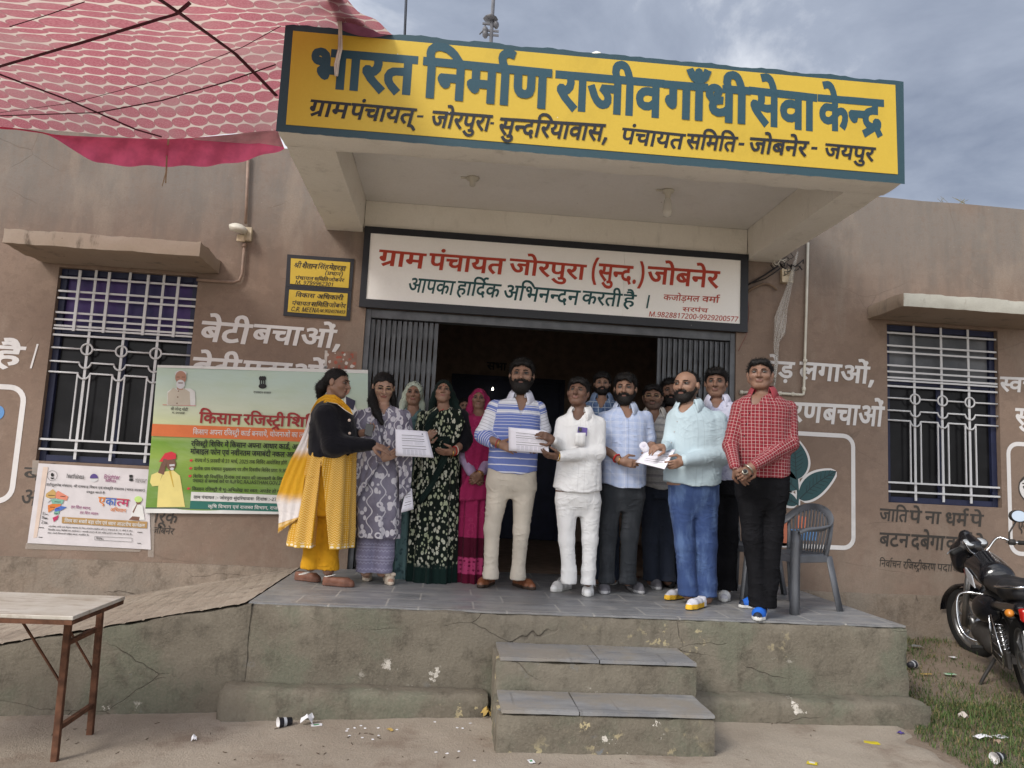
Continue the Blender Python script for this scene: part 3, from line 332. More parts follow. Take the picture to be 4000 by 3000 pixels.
RUNS = [
["canopy_big",[-1.0525,4.2169,-0.3685,4.2236,0.2493],0,38,[0,1,2,3]],
["canopy_big",[-0.3035,4.222,0.536,4.2166,0.257],0,38,[4,5,6,1,7,8]],
["canopy_big",[0.5894,4.2148,1.3153,4.2175,0.2506],0,38,[2,1,9,10,11]],
["canopy_big",[1.3361,4.2138,1.9216,4.2204,0.2432],0,38,[12,1,13,14,10]],
["canopy_big",[1.9398,4.2265,2.4033,4.2165,0.2475],0,38,[15,16,11,1]],
["canopy_big",[2.4332,4.2178,2.8919,4.2213,0.2338],0,38,[17,16,18,19]],
["canopy_small",[-1.0248,3.8679,-0.7717,3.8655,0.1047],0.18,22,[20,1,6]],
["canopy_small",[-0.7591,3.8666,-0.3402,3.8657,0.1043],0.18,22,[21,22,23,1,24,3,25]],
["canopy_small",[-0.3288,3.8554,-0.2807,3.8575,0.0725],0.18,22,[26]],
["canopy_small",[-0.2272,3.8624,0.1656,3.8664,0.1096],0.18,22,[9,27,2,21,28,2,1]],
["canopy_small",[0.1597,3.8544,0.188,3.8547,0.0784],0.18,22,[26]],
["canopy_small",[0.2229,3.8545,0.9728,3.8728,0.1161],0.18,22,[15,28,18,29,4,2,24,1,11,1,15,30]],
["canopy_small",[1.0546,3.8601,1.4857,3.8521,0.1062],0.18,22,[21,22,23,1,24,3]],
["canopy_small",[1.5035,3.8565,1.8524,3.8634,0.1024],0.18,22,[15,4,6,4,3]],
["canopy_small",[1.8663,3.8689,1.9137,3.8702,0.0976],0.18,22,[26]],
["canopy_small",[1.9444,3.8687,2.3574,3.8752,0.1065],0.18,22,[9,27,31,5,16,2]],
["canopy_small",[2.3829,3.8831,2.4339,3.8848,0.0955],0.18,22,[26]],
["canopy_small",[2.4821,3.8733,2.8387,3.8729,0.0974],0.18,22,[9,24,21,28,2]],
["board_red",[-0.7259,3.4817,-0.3077,3.4731,0.1375],0.08,22,[20,1,6]],
["board_red",[-0.2653,3.4807,0.426,3.4786,0.1445],0.08,22,[21,22,23,1,24,3]],
["board_red",[0.4778,3.4869,1.1898,3.4765,0.139],0.08,22,[9,27,2,21,28,2,1]],
["board_red",[1.2427,3.5001,1.764,3.4941,0.1587],0.08,22,[32,15,28,18,29,33,34]],
["board_red",[1.7865,3.5073,2.4741,3.5071,0.1582],0.08,22,[9,27,31,5,16,2]],
["board_green",[-0.4378,3.239,-0.0189,3.2338,0.1282],0.15,14,[35,21,17,1]],
["board_green",[0.0065,3.24,0.4038,3.2329,0.1249],0.15,14,[36,1,4,29,7,17]],
["board_green",[0.4383,3.2353,1.1465,3.2275,0.1349],0.15,14,[37,4,0,5,18,29,5]],
["board_green",[1.1728,3.2294,1.5446,3.2241,0.1221],0.15,14,[17,2,3,10]],
["board_green",[1.5624,3.2254,1.6781,3.2245,0.1154],0.15,14,[36,38]],
["board_green",[1.7671,3.2307,1.8207,3.2299,0.1227],0.15,14,[39]],
["board_name",[1.9423,3.2484,2.2882,3.2553,0.0526],0.15,12,[17,9,27,40,6,41]],
["board_name",[2.3151,3.2571,2.4786,3.2589,0.0547],0.15,12,[11,6,1,7]],
["board_name",[2.1262,3.1391,2.3711,3.1424,0.0394],0.15,12,[15,2,21,22,23]],
["board_name",[1.8047,3.0716,2.6686,3.0784,0.0419],0.15,12,[42,33,43,44,45,44,44,46,47,45,48,48,26,43,43,45,43,45,48,48,49,47,47]],
["plate_top",[-1.4873,3.3124,-1.4247,3.3125,0.0445],0.2,14,[50,10]],
["plate_top",[-1.4173,3.3115,-1.2831,3.3122,0.043],0.2,14,[51,38,3,1,5]],
["plate_top",[-1.2743,3.3128,-1.1762,3.3124,0.0399],0.2,14,[4,15,22,36]],
["plate_top",[-1.1734,3.3141,-1.0249,3.3112,0.0416],0.2,14,[6,16,36,2,40,1]],
["plate_top",[-1.2082,3.2521,-1.0437,3.2487,0.0305],0.2,14,[32,52,14,1,5,34]],
["plate_top",[-1.4685,3.1892,-1.3085,3.1901,0.0313],0.2,14,[21,22,23,1,24,3]],
["plate_top",[-1.2998,3.1907,-1.1743,3.1921,0.0309],0.2,14,[15,4,6,4,3]],
["plate_top",[-1.1685,3.1926,-1.0309,3.1948,0.0306],0.2,14,[9,27,31,5,16,2]],
["plate_top",[-1.4651,3.1471,-1.1197,3.1474,0.0302],0.2,14,[42,33,53,43,47,43,43,43,54,45,55,48,46]],
["plate_bottom",[-1.453,3.0346,-1.2816,3.0345,0.0364],0.2,16,[4,11,17,1,15]],
["plate_bottom",[-1.2611,3.0329,-1.0277,3.034,0.0367],0.2,16,[37,4,14,17,1,2,10]],
["plate_bottom",[-1.4783,2.9545,-1.3162,2.9566,0.0344],0.2,16,[21,22,23,1,24,3]],
["plate_bottom",[-1.3075,2.9572,-1.1534,2.9588,0.0364],0.2,16,[15,4,6,4,3]],
["plate_bottom",[-1.1477,2.9592,-0.9987,2.9588,0.0357],0.2,16,[9,27,31,5,16,2]],
["plate_bottom",[-1.4811,2.9002,-1.232,2.9022,0.0369],0.2,16,[56,33,57,33,53,42,58,58,59,60]],
["plate_bottom",[-1.2359,2.8959,-0.9985,2.8969,0.0246],0.2,16,[26,42,33,43,48,45,61,49,47,54,61,49,55]],
["mural_white",[-3.9754,2.3888,-3.7425,2.3893,0.1614],0.15,24,[36,38]],
["mural_white",[-3.6644,2.4188,-3.6179,2.4174,0.2024],0.15,24,[39]],
["mural_white",[-2.2488,2.7202,-1.8188,2.7147,0.1717],0.15,24,[31,16,62,10]],
["mural_white",[-1.7936,2.7208,-0.9922,2.7139,0.1594],0.15,24,[31,23,1,63,22,30]],
["mural_white",[-2.2947,2.3892,-1.8854,2.3898,0.1625],0.15,24,[31,16,62,10]],
["mural_white",[-1.8538,2.3859,-1.1381,2.383,0.1563],0.15,24,[21,64,1,63,22]],
["mural_white",[2.9533,2.6848,3.2375,2.6846,0.1487],0.12,24,[21,16,40]],
["mural_white",[3.296,2.6935,4.056,2.6866,0.1569],0.12,24,[41,12,1,63,22,30]],
["mural_white",[2.7055,2.2935,3.5238,2.3053,0.1747],0.12,24,[21,24,1,7,11,2,8]],
["mural_white",[3.5311,2.3057,4.1271,2.3095,0.1812],0.12,24,[31,23,1,63,22]],
["mural_white",[5.3185,2.6728,5.8181,2.6828,0.1367],0.12,24,[65,11,66,67]],
["mural_white",[5.4662,2.373,5.961,2.3775,0.1546],0.12,24,[15,28,18,29,2]],
["mural_black",[4.0822,1.3492,4.3597,1.3446,0.1093],0.12,20,[9,1,4,3]],
["mural_black",[4.3744,1.3453,4.4899,1.3436,0.1102],0.12,20,[21,16]],
["mural_black",[4.5304,1.3437,4.6832,1.342,0.1096],0.12,20,[5,1]],
["mural_black",[4.7275,1.3422,4.9495,1.3384,0.113],0.12,20,[14,6,7]],
["mural_black",[4.9792,1.338,5.1074,1.335,0.1084],0.12,20,[21,16]],
["mural_black",[4.0791,1.1257,4.3691,1.1236,0.1195],0.12,20,[31,62,5]],
["mural_black",[4.3884,1.1226,4.7155,1.1183,0.1244],0.12,20,[29,31,16,12,1]],
["mural_black",[4.735,1.1173,4.9779,1.113,0.1208],0.12,20,[17,6,7]],
["mural_black",[4.9936,1.1118,5.1156,1.1097,0.1175],0.12,20,[21,16]],
["mural_black",[4.0732,0.8757,4.2847,0.8715,0.0608],0.12,8,[4,5,11,1,7,23,5]],
["mural_black",[4.304,0.8705,4.6213,0.8632,0.0642],0.12,8,[2,4,9,65,68,10,17,2,8]],
["mural_black",[4.6407,0.8622,5.0072,0.8567,0.0643],0.12,8,[21,29,1,4,14,17,1,2,10]],
["mural_black",[5.0267,0.8557,5.2721,0.8489,0.0596],0.12,8,[9,27,31,5,16,2]],
["mural_black",[5.4565,1.2999,5.5827,1.2981,0.0937],0.1,18,[69,17]],
["mural_black",[-3.6143,1.3497,-3.2946,1.3458,0.1047],0.15,10,[31,5,16,22]],
["mural_black",[-3.6075,1.1604,-3.2728,1.1549,0.1304],0.15,10,[37,21,5,16]],
["mural_black",[-2.4967,0.8903,-2.3177,0.8849,0.0507],0.15,10,[9,27,31,5,16,2]],
["mural_black",[-2.6652,1.0346,-2.2912,1.0284,0.1001],0.15,10,[9,1,12,2,70,17]],
["banner_red",[-2.1913,1.902,-1.8322,1.9027,0.0888],0,28,[4,17,15,1,5]],
["banner_red",[-1.8106,1.9039,-1.4563,1.9058,0.0861],0,28,[2,4,9,65,68,10]],
["banner_red",[-1.4406,1.9067,-1.0699,1.9077,0.083],0,28,[4,51,4,11,2]],
["banner_white",[-2.2341,1.7494,-1.209,1.773,0.0421],0,8,[4,17,15,1,5,53,37,21,5,1,53,2,4,9,65,68,10,53,17,1,71,7,53,31,5,11,1,24,16,22,30,53,24,27,9,5,1,63,22,53,17,1,53,72,11,4,2,3]],
["banner_black",[-2.2387,1.6462,-1.2791,1.6642,0.0413],0,22,[2,4,9,65,68,10,53,4,51,4,11,2,53,6,16,22,53,4,17,15,1,5,53,37,21,5,1,53,35,14,1,2,53,17,1,71,7,30,53,37,18,24]],
["banner_black",[-2.2389,1.5778,-1.2909,1.5945,0.0425],0,22,[6,27,31,1,73,41,53,74,27,5,53,69,11,22,53,5,11,10,5,3,6,53,9,6,1,31,22,29,10,53,5,17,41,53,37,11,75,24]],
["banner_black",[-2.1951,1.4951,-1.4062,1.5125,0.0289],0,12,[2,1,76,24,53,6,16,22,53,49,53,77,2,11,2,10,53,15,16,53,55,46,53,6,1,23,7,30,53,45,48,45,49,53,3,17,53,4,51,4,11,2,53,35,24,27,4,9,3,53,36,27,22,12,16]],
["banner_black",[-2.1942,1.4236,-1.4004,1.4424,0.026],0,12,[52,72,24,16,17,53,20,1,6,53,21,22,23,1,24,3,53,6,28,78,24,1,41,24,53,21,2,53,3,10,5,53,4,29,11,15,10,24,53,4,51,4,11,2,53,52,1,3,79,53,43,79,55,48]],
["banner_black",[-2.1943,1.354,-1.4246,1.3691,0.0247],0,12,[4,51,4,11,2,53,17,10,53,4,5,14,1,7,4,2,3,53,4,29,5,1,22,17,53,69,11,22,53,65,80,1,5,53,17,10,53,9,1,5,17,1,2,10,53,17,16,53,4,41,69]],
["banner_black",[-2.195,1.3166,-1.4173,1.3326,0.0259],0,12,[21,22,23,1,24,3,53,15,16,53,15,81,21,17,7,53,17,2,16,53,24,1,53,57,82,83,57,56,33,57,60,82,60,84,85,86,60,59,33,87,88,89,33,90,59]],
["banner_black",[-2.1942,1.2464,-1.4112,1.2594,0.0254],0,12,[4,17,15,1,5,53,2,4,9,65,68,10,53,6,16,22,53,0,70,26,37,4,0,41,16,91,53,17,1,53,65,11,3,79,53,37,21,71,16,62,53,36,27,53,15,17,16]],
["banner_black",[-2.1747,1.1763,-1.4656,1.187,0.0238],0,8,[20,1,6,53,21,22,23,1,24,3,53,79,26,53,9,27,2,21,28,2,1,53,15,28,22,29,4,2,24,1,11,1,15,53,53,4,29,5,1,22,17,53,79,26,45,47]],
["banner_black",[-2.4427,1.9303,-2.2971,1.9306,0.0228],0,8,[50,10,53,5,2,16,18,19,53,6,27,29,10]],
["banner_black",[-2.4279,1.894,-2.3192,1.8939,0.0162],0,8,[6,1,33,53,52,14,1,5,6,22,92,10]],
["banner_black",[-1.7468,2.1167,-1.5949,2.1184,0.0181],0,8,[2,1,9,65,80,1,5,53,15,2,17,1,2]],
["banner_white",[-2.0446,1.1029,-1.3646,1.1151,0.025],0,8,[17,93,4,94,53,4,11,0,1,12,53,69,11,22,53,2,1,9,65,11,53,4,11,0,1,12,30,53,2,1,9,65,80,1,5]],
["notice_black",[-3.4147,1.2219,-2.5924,1.2084,0.0181],0,10,[36,1,62,7,74,28,41,5,16,15,53,15,22,65,80,1,5,30,53,50,10,53,2,1,6,23,18,19,53,4,6,51,5,53,69,11,22,53,15,22,65,17,93,4,3,53,6,22,92,1,41,24,53,32,0,1,2,3,53,15,2,17,1,2,34]],
["notice_black",[-3.0778,1.1733,-2.926,1.1706,0.0152],0,10,[52,65,3,28,3,53,17,2,3,16,53,36,38,22]],
["notice_black",[-3.357,0.8661,-2.6604,0.8545,0.0101],0,10,[35,22,3,4,2,17,53,51,1,22,4,3,53,69,11,22,53,31,16,36,3,2,53,65,11,1,65,95,24,53,17,16,53,4,41,69,53,9,27,31,5,16,2,53,3,36,15,10,41,53,17,10,53,45,45,53,21,22,23,1,24,3,27,53,17,16,53,47,47,53,12,1,13,11,27,22,53,6,16,22,53,3,10,5]],
["notice_black",[-3.3567,0.8379,-2.6606,0.8272,0.0112],0,10,[4,29,11,15,10,24,53,96,24,1,5,53,4,51,4,11,2,27,22,53,17,1,53,35,24,27,9,5,53,46,53,74,2,11,2,10,53,45,48,45,49,53,15,16,53,55,48,53,37,52,38,41,53,45,48,45,49,53,3,17,53,4,17,24,1,53,9,1,53,2,36,1,53,36,38,39]],
["notice_black",[-3.3595,0.8107,-3.0146,0.8053,0.0107],0,10,[35,21,53,37,21,5,16,53,4,52,24,9,5,27,22,53,15,4,36,3,53,15,1,29,2,53,35,6,22,4,92,3,53,36,38,39]],
["notice_black",[-2.9551,0.7838,-2.8886,0.7817,0.0143],0,10,[4,29,5,1,22,17,53,79]],
["notice_black",[-3.2564,1.3107,-3.1096,1.3067,0.0328],0,10,[97,98,99,100,101,102,103,104,105,98,106,106]],
["notice_black",[-3.4178,0.9772,-3.4016,0.9767,0.0197],0,10,[44]],
["notice_black",[-3.4198,0.9432,-3.4001,0.9429,0.0202],0,10,[44]],
["notice_black",[-3.4194,0.9045,-3.4003,0.9041,0.0219],0,10,[45]],
["notice_black",[-2.6823,1.2794,-2.5978,1.2791,0.0124],0,10,[56,107,108,85,107,57,58]],
["notice_black",[-2.6823,1.2963,-2.583,1.2961,0.0119],0,10,[42,90,59,90,84,85,57,109,53,88,83]],
["notice_purple",[-3.1898,1.0432,-3.0239,1.0366,0.0203],0.1,10,[36,2,53,4,29,41,53,96,24,1,5,30]],
["notice_purple",[-3.1112,0.9973,-2.9616,0.9917,0.0186],0.1,10,[36,2,53,4,29,5,53,96,24,1,5]],
["notice_purple",[-2.9458,1.3186,-2.8126,1.3151,0.0308],0.1,10,[110,100,111,112,97,101,98,100]],
["notice_purple",[-2.9308,1.2817,-2.8404,1.2786,0.0213],0.1,10,[42,111,105,113,106]],
["notice_orange",[-2.9714,1.1248,-2.9135,1.1225,0.0556],0,14,[69]],
["notice_orange",[-2.8649,1.0376,-2.7328,1.0337,0.0273],0,14,[37,4,0,24,1,5]],
["notice_blue",[-2.9105,1.1227,-2.8222,1.1206,0.0603],0,14,[17,1]],
["notice_crimson",[-2.8191,1.1195,-2.7152,1.1156,0.059],0,14,[72,6]],
["notice_white",[-3.2308,0.9283,-2.5631,0.9133,0.0256],0,10,[4,11,75,11,53,17,1,53,15,31,15,16,53,31,40,1,53,24,27,12,53,69,11,22,53,96,24,1,5,53,35,114,62,2,10,23,53,17,1,24,7,115,6]],
["hall_text",[0.4964,3.0967,0.7742,3.0949,0.1036],0,26,[15,0,1]],
["_plate_R",[0,0,0,0,0],0,10,[57]],
["_plate_S",[0,0,0,0,0],0,10,[84]],
["_ind",[0,0,0,0,0],0,10,[90,59,116]],
["_tank1",[0,0,0,0,0],0,10,[86,58,57,88]],
["_tank2",[0,0,0,0,0],0,10,[86,88,59,116,60]]]
MARKS = [[5,1,533],[87,46,18298],[89,46,19258],[97,31,12376],[97,65,26691]]

for _i, _r in enumerate(RUNS):      # add pen positions and total width
	_x = [0]
	for _g in _r[4]: _x.append(_x[-1] + ADV[_g])
	for _m in MARKS:
		if _m[0] == _i: _x[_m[1]] = _m[2]
	_r += [_x[:-1], _x[-1]]
_gc = {}
def glyph(g, bold):
	if (g, bold) in _gc: return _gc[g, bold]
	loops = []
	for d in GLY[g]:
		P = np.cumsum(np.array(d, float).reshape(-1, 2), axis=0) * 3
		e = np.roll(P, -1, 0) - P; e /= np.maximum(np.linalg.norm(e, axis=1, keepdims=True), 1e-6)
		n = np.stack([-e[:, 1], e[:, 0]], 1); m = n + np.roll(n, 1, 0); L2 = (m * m).sum(1, keepdims=True)
		loops.append(P + np.where(L2 > .35, m * 2 / np.maximum(L2, .35), m) * bold)
	if not loops: _gc[g, bold] = []; return []
	V = np.vstack(loops); E = []; b = 0
	for l in loops: E += [(b + i, b + (i + 1) % len(l)) for i in range(len(l))]; b += len(l)
	co, _, tri, _, _, _ = delaunay_2d_cdt([Vector(v) for v in V], E, [], 0, 1e-3)
	co = np.array([tuple(c) for c in co]); tri = np.array([tuple(t) for t in tri])
	C = co[tri].mean(1); wind = np.zeros(len(C), int)
	for l in loops:
		for (x0, y0), (x1, y1) in zip(l, np.roll(l, -1, 0)):
			if y0 == y1: continue
			hit = (y0 <= C[:, 1]) != (y1 <= C[:, 1]); xi = x0 + (C[:, 1] - y0) / (y1 - y0) * (x1 - x0)
			wind += np.where(hit & (xi > C[:, 0]), 1 if y1 > y0 else -1, 0)
	res = [(co, tri[wind < 0])]
	_gc[g, bold] = res
	return res
def text_run(mb, geo, sl, bold, gl, xs, W, y, mi=0, place=None):
	x0, z0, x1, z1, h = geo; sx = (x1 - x0) / W; sz = h / 622.0
	for i, (g, gx) in enumerate(zip(gl, xs)):
		for k, (vs, tri) in enumerate(glyph(g, bold)):
			px = (vs[:, 0] + gx) * sx + x0 + (vs[:, 1] - 622) * sz * sl
			pz = z0 + (z1 - z0) * ((vs[:, 0] + gx) / W) + (vs[:, 1] - 622) * sz
			yy = y - (i % 3) * .0005 - k * .00017
			pts = [(a, yy, b) for a, b in zip(px, pz)]
			fs = []
			for t in tri:
				a, b, c = (vs[j] for j in t)
				t = tuple(int(q) for q in t); fs.append(t if (b[0] - a[0]) * (c[1] - a[1]) - (b[1] - a[1]) * (c[0] - a[0]) > 0 else t[::-1])
			mb.add([place(p) for p in pts] if place else pts, fs, mi)
def lettering(name, keys, y, mats, parent):
	"""one mesh for each written line"""
	for i, k in enumerate(keys):
		lines = {}
		for r in RUNS:
			if r[0] != k: continue
			zc = r[1][1] - r[1][4] / 2; hit = [q for q in lines if abs(q[0] - zc) < r[1][4] * .45 and abs(q[1] - r[1][0]) < 3.0]
			lines.setdefault(hit[0] if hit else (zc, r[1][0]), []).append(r)
		for rs in lines.values():
			mb = MB()
			for n_, r in enumerate(rs): text_run(mb, r[1], r[2], r[3], r[4], r[5], r[6], y - (n_ % 2) * .0033)
			mb.build(name, mats[i] if isinstance(mats, list) else mats, parent)

# ------------------------------------------------------------------ rough masonry
def wob(p, f=1.0, s=0.0):
	x, y, z = p[0] * f, p[1] * f, p[2] * f
	return (math.sin(x * 7.1 + 3 * math.sin(y * 3.7 + s) + z * 4.3 + s) + math.sin(y * 9.7 + z * 11.3 + 2 * math.sin(x * 5.9) + s * 2) + .7 * math.sin(x * 23.0 + y * 19.0 + z * 29.0 + s)
			+ .5 * math.sin(x * 47.0 - z * 41.0 + y * 37.0 + s)) / 3.2
def rough_box(mb, x0, x1, y0, y1, z0, z1, step=.06, amp=.006, rnd=.012, mi=0, top=None, faces='XxYyZz', zf=None):
	"""subdivided block with chipped, uneven faces; zf(x,y) may lift the top"""
	n = [max(1, min(160, round(abs(b - a) / step))) for a, b in ((x0, x1), (y0, y1), (z0, z1))]
	cache = {}; mb.sharp = True
	def vtx(i, j, k):
		key = (i, j, k)
		if key in cache: return cache[key]
		t = (i / n[0], j / n[1], k / n[2]); p = [x0 + (x1 - x0) * t[0], y0 + (y1 - y0) * t[1], z0 + (z1 - z0) * t[2]]
		if zf: p[2] = z0 + (zf(p[0], p[1]) - z0) * t[2]
		ext = [(-1 if a == 0 else 1 if a == m else 0) for a, m in zip(key, n)]; ne = sum(1 for a in ext if a)
		o = amp * wob(p); pull = rnd * (.7 + .6 * wob(p, 1.7, 2.0)) if ne >= 2 else 0
		for d in range(3):
			if ext[d]: p[d] += ext[d] * (o - pull)
		mb.v.append(tuple(p)); cache[key] = len(mb.v) - 1
		return cache[key]
	def quad(a, b, c, d, m): mb.f.append([vtx(*a), vtx(*b), vtx(*c), vtx(*d)]); mb.m.append(m); mb.sm.append(True)
	for i in range(n[0]):
		for k in range(n[2]):
			if 'y' in faces: quad((i, 0, k), (i + 1, 0, k), (i + 1, 0, k + 1), (i, 0, k + 1), mi)
			if 'Y' in faces: quad((i, n[1], k), (i, n[1], k + 1), (i + 1, n[1], k + 1), (i + 1, n[1], k), mi)
		for j in range(n[1]):
			if 'Z' in faces: quad((i, j, n[2]), (i + 1, j, n[2]), (i + 1, j + 1, n[2]), (i, j + 1, n[2]), mi if top is None else top)
			if 'z' in faces: quad((i, j, 0), (i, j + 1, 0), (i + 1, j + 1, 0), (i + 1, j, 0), mi)
	for j in range(n[1]):
		for k in range(n[2]):
			if 'x' in faces: quad((0, j, k), (0, j, k + 1), (0, j + 1, k + 1), (0, j + 1, k), mi)
			if 'X' in faces: quad((n[0], j, k), (n[0], j + 1, k), (n[0], j + 1, k + 1), (n[0], j, k + 1), mi)

# ------------------------------------------------------------------ materials of the place
def m_wall():
	b = NB('painted_plaster', .88, .15); v = b.pos(); x, y, z = b.xyz(v)
	big = b.noise(v, .8, 5, .6); mid = b.noise(v, 5, 6, .65); fine = b.noise(v, 70, 4, .6)
	c = b.mix(b.step(big, .3, .7), (.196, .139, .107), (.245, .181, .142))
	c = b.mix(b.math('MULTIPLY', b.step(mid, .45, .75), .45), c, (.185, .14, .113))
	st = b.noise(b.map(v, (3.4, 1, .55)), 2.2, 6, .62)              # run-off streaks under the parapet
	m = b.math('MULTIPLY', b.step(st, .42, .64), b.step(z, 2.8, 4.2))
	c = b.mix(b.math('MULTIPLY', m, .85), c, (.095, .09, .082))
	for sc_, lo_, a_, k_ in ((1.25, .515, .30, .74), (3.4, .53, .30, 1.22), (8.5, .545, .35, .72)): c = b.mix(b.math('MULTIPLY', b.step(b.noise(b.map(v, (1, 1, 1.25), (sc_, 2, 1)), sc_, 8, .68), lo_, lo_ + .035), a_), c, (.225 * k_, .165 * k_, .128 * k_))
	top = b.math('MULTIPLY', b.step(z, 3.2, 4.0), b.step(b.noise(v, 1.3, 6), .2, .55))
	c = b.mix(b.math('MULTIPLY', top, .8), c, (.185, .172, .157))
	low = b.math('MULTIPLY', b.step(z, 1.35, .7), b.step(b.noise(v, 3.0, 6, .65), .42, .64))
	c = b.mix(b.math('MULTIPLY', low, .5), c, (.20, .165, .13))
	ck = b.vor(b.map(b.mix(.06, v, b.n('ShaderNodeTexNoise', {'Vector': v, 'Scale': 4.0}).outputs[1]), (1, 1, 1.4)), 1.1, 'DISTANCE_TO_EDGE')
	crack = b.math('MULTIPLY', b.step(ck, .006, .001), b.step(b.noise(v, 1.1, 2), .52, .6))
	c = b.mix(b.math('MULTIPLY', crack, .35), c, (.10, .08, .065))
	sp = b.step(b.vor(v, 22), .075, .045); c = b.mix(b.math('MULTIPLY', sp, b.step(b.noise(v, 2.7), .5, .62)), c, (.42, .36, .30))
	c = b.mix(b.math('MULTIPLY', b.step(b.noise(v, 17, 6, .7), .5, .68), .4), c, (.17, .125, .10)); c = b.mix(b.math('MULTIPLY', b.step(b.noise(b.map(v, (1, 1, .35), (4, 0, 2)), 1.7, 6, .65), .52, .66), .5), c, (.285, .235, .19)); c = b.mix(b.math('MULTIPLY', b.step(fine, .3, .7), .35), c, (.17, .125, .098))
	b.col(c); h = b.math('ADD', b.math('MULTIPLY', mid, .6), b.math('MULTIPLY', fine, .35)); b.bump(b.math('SUBTRACT', h, b.math('MULTIPLY', crack, .25)), .45, .012)
	return b.m
def m_base(name, c0, c1, c2, paint=True, zhi=9.0):
	"""weathered cement: base, second tone, greenish wash, flakes of old yellow, white and blue paint"""
	b = NB(name, .9, .15); v = b.pos(); x, y, z = b.xyz(v)
	big = b.noise(v, 1.3, 6, .62); mid = b.noise(v, 6, 7, .68); fine = b.noise(v, 60, 5, .65)
	c = b.mix(b.step(big, .34, .64), c0, c1); c = b.mix(b.math('MULTIPLY', b.step(b.noise(b.map(v, loc=(3, 1, 7)), 2.1, 5, .6), .46, .62), .75), c, c2)
	c = b.mix(b.math('MULTIPLY', b.step(mid, .48, .68), .7), c, tuple(k * .55 for k in c0))
	st = b.noise(b.map(v, (9, 4, .9)), 1.6, 5, .6); c = b.mix(b.math('MULTIPLY', b.step(st, .54, .72), .4), c, tuple(k * .5 for k in c0))
	if paint:
		reg = b.step(b.noise(b.map(v, loc=(1.7, 0, 4.2)), 1.1, 3), .56, .66); fl = b.noise(v, 11, 6, .7)
		pm = b.math('MULTIPLY', reg, b.step(fl, .57, .61)); c = b.mix(b.math('MULTIPLY', pm, .85), c, (.50, .42, .24))
		pw = b.math('MULTIPLY', b.step(b.noise(b.map(v, loc=(9, 3, 1)), 2.3, 3), .60, .68), b.step(b.noise(v, 8, 5, .7), .60, .63)); c = b.mix(pw, c, (.58, .54, .48))
		pb = b.math('MULTIPLY', b.step(b.noise(b.map(v, loc=(5, 8, 2)), 1.9, 3), .60, .7), b.step(b.noise(b.map(v, loc=(2, 2, 2)), 9, 5, .7), .57, .62)); c = b.mix(b.math('MULTIPLY', pb, .6), c, (.22, .27, .33))
	ck = b.vor(b.map(b.mix(.08, v, b.n('ShaderNodeTexNoise', {'Vector': v, 'Scale': 5.0}).outputs[1]), (.7, 1, 2.2)), 1.3, 'DISTANCE_TO_EDGE')
	crack = b.math('MULTIPLY', b.step(ck, .005, .001), b.step(b.noise(v, 1.4, 2), .52, .6)); c = b.mix(b.math('MULTIPLY', crack, .55), c, (.07, .058, .048))
	c = b.mix(b.math('MULTIPLY', b.step(fine, .35, .75), .3), c, tuple(k * 1.35 for k in c1))
	b.col(c); b.bump(b.math('SUBTRACT', b.math('ADD', b.math('MULTIPLY', mid, 1.0), b.math('MULTIPLY', fine, .4)), b.math('MULTIPLY', crack, .8)), .7, .02)
	return b.m
def m_concrete(name, c0, c1, dirt=.5):
	b = NB(name, .85, .2); v = b.pos(); x, y, z = b.xyz(v)
	c = b.mix(b.step(b.noise(v, 1.5, 6, .6), .3, .7), c0, c1)
	d = b.math('MULTIPLY', b.step(b.noise(b.map(v, (2.5, 2.5, .8)), 2.6, 6, .65), .54, .72), dirt); c = b.mix(d, c, (.13, .11, .085))
	sp = b.math('MULTIPLY', b.step(b.vor(b.map(v, (1, 1, 1.6)), 7), .07, .04), b.step(b.noise(v, 3.3), .56, .62)); c = b.mix(sp, c, (.14, .10, .07))
	f = b.noise(v, 55, 5, .65); c = b.mix(b.math('MULTIPLY', b.step(f, .35, .7), .15), c, tuple(k * .75 for k in c0))
	b.col(c); b.bump(b.math('ADD', f, b.noise(v, 9, 6)), .3, .01); return b.m
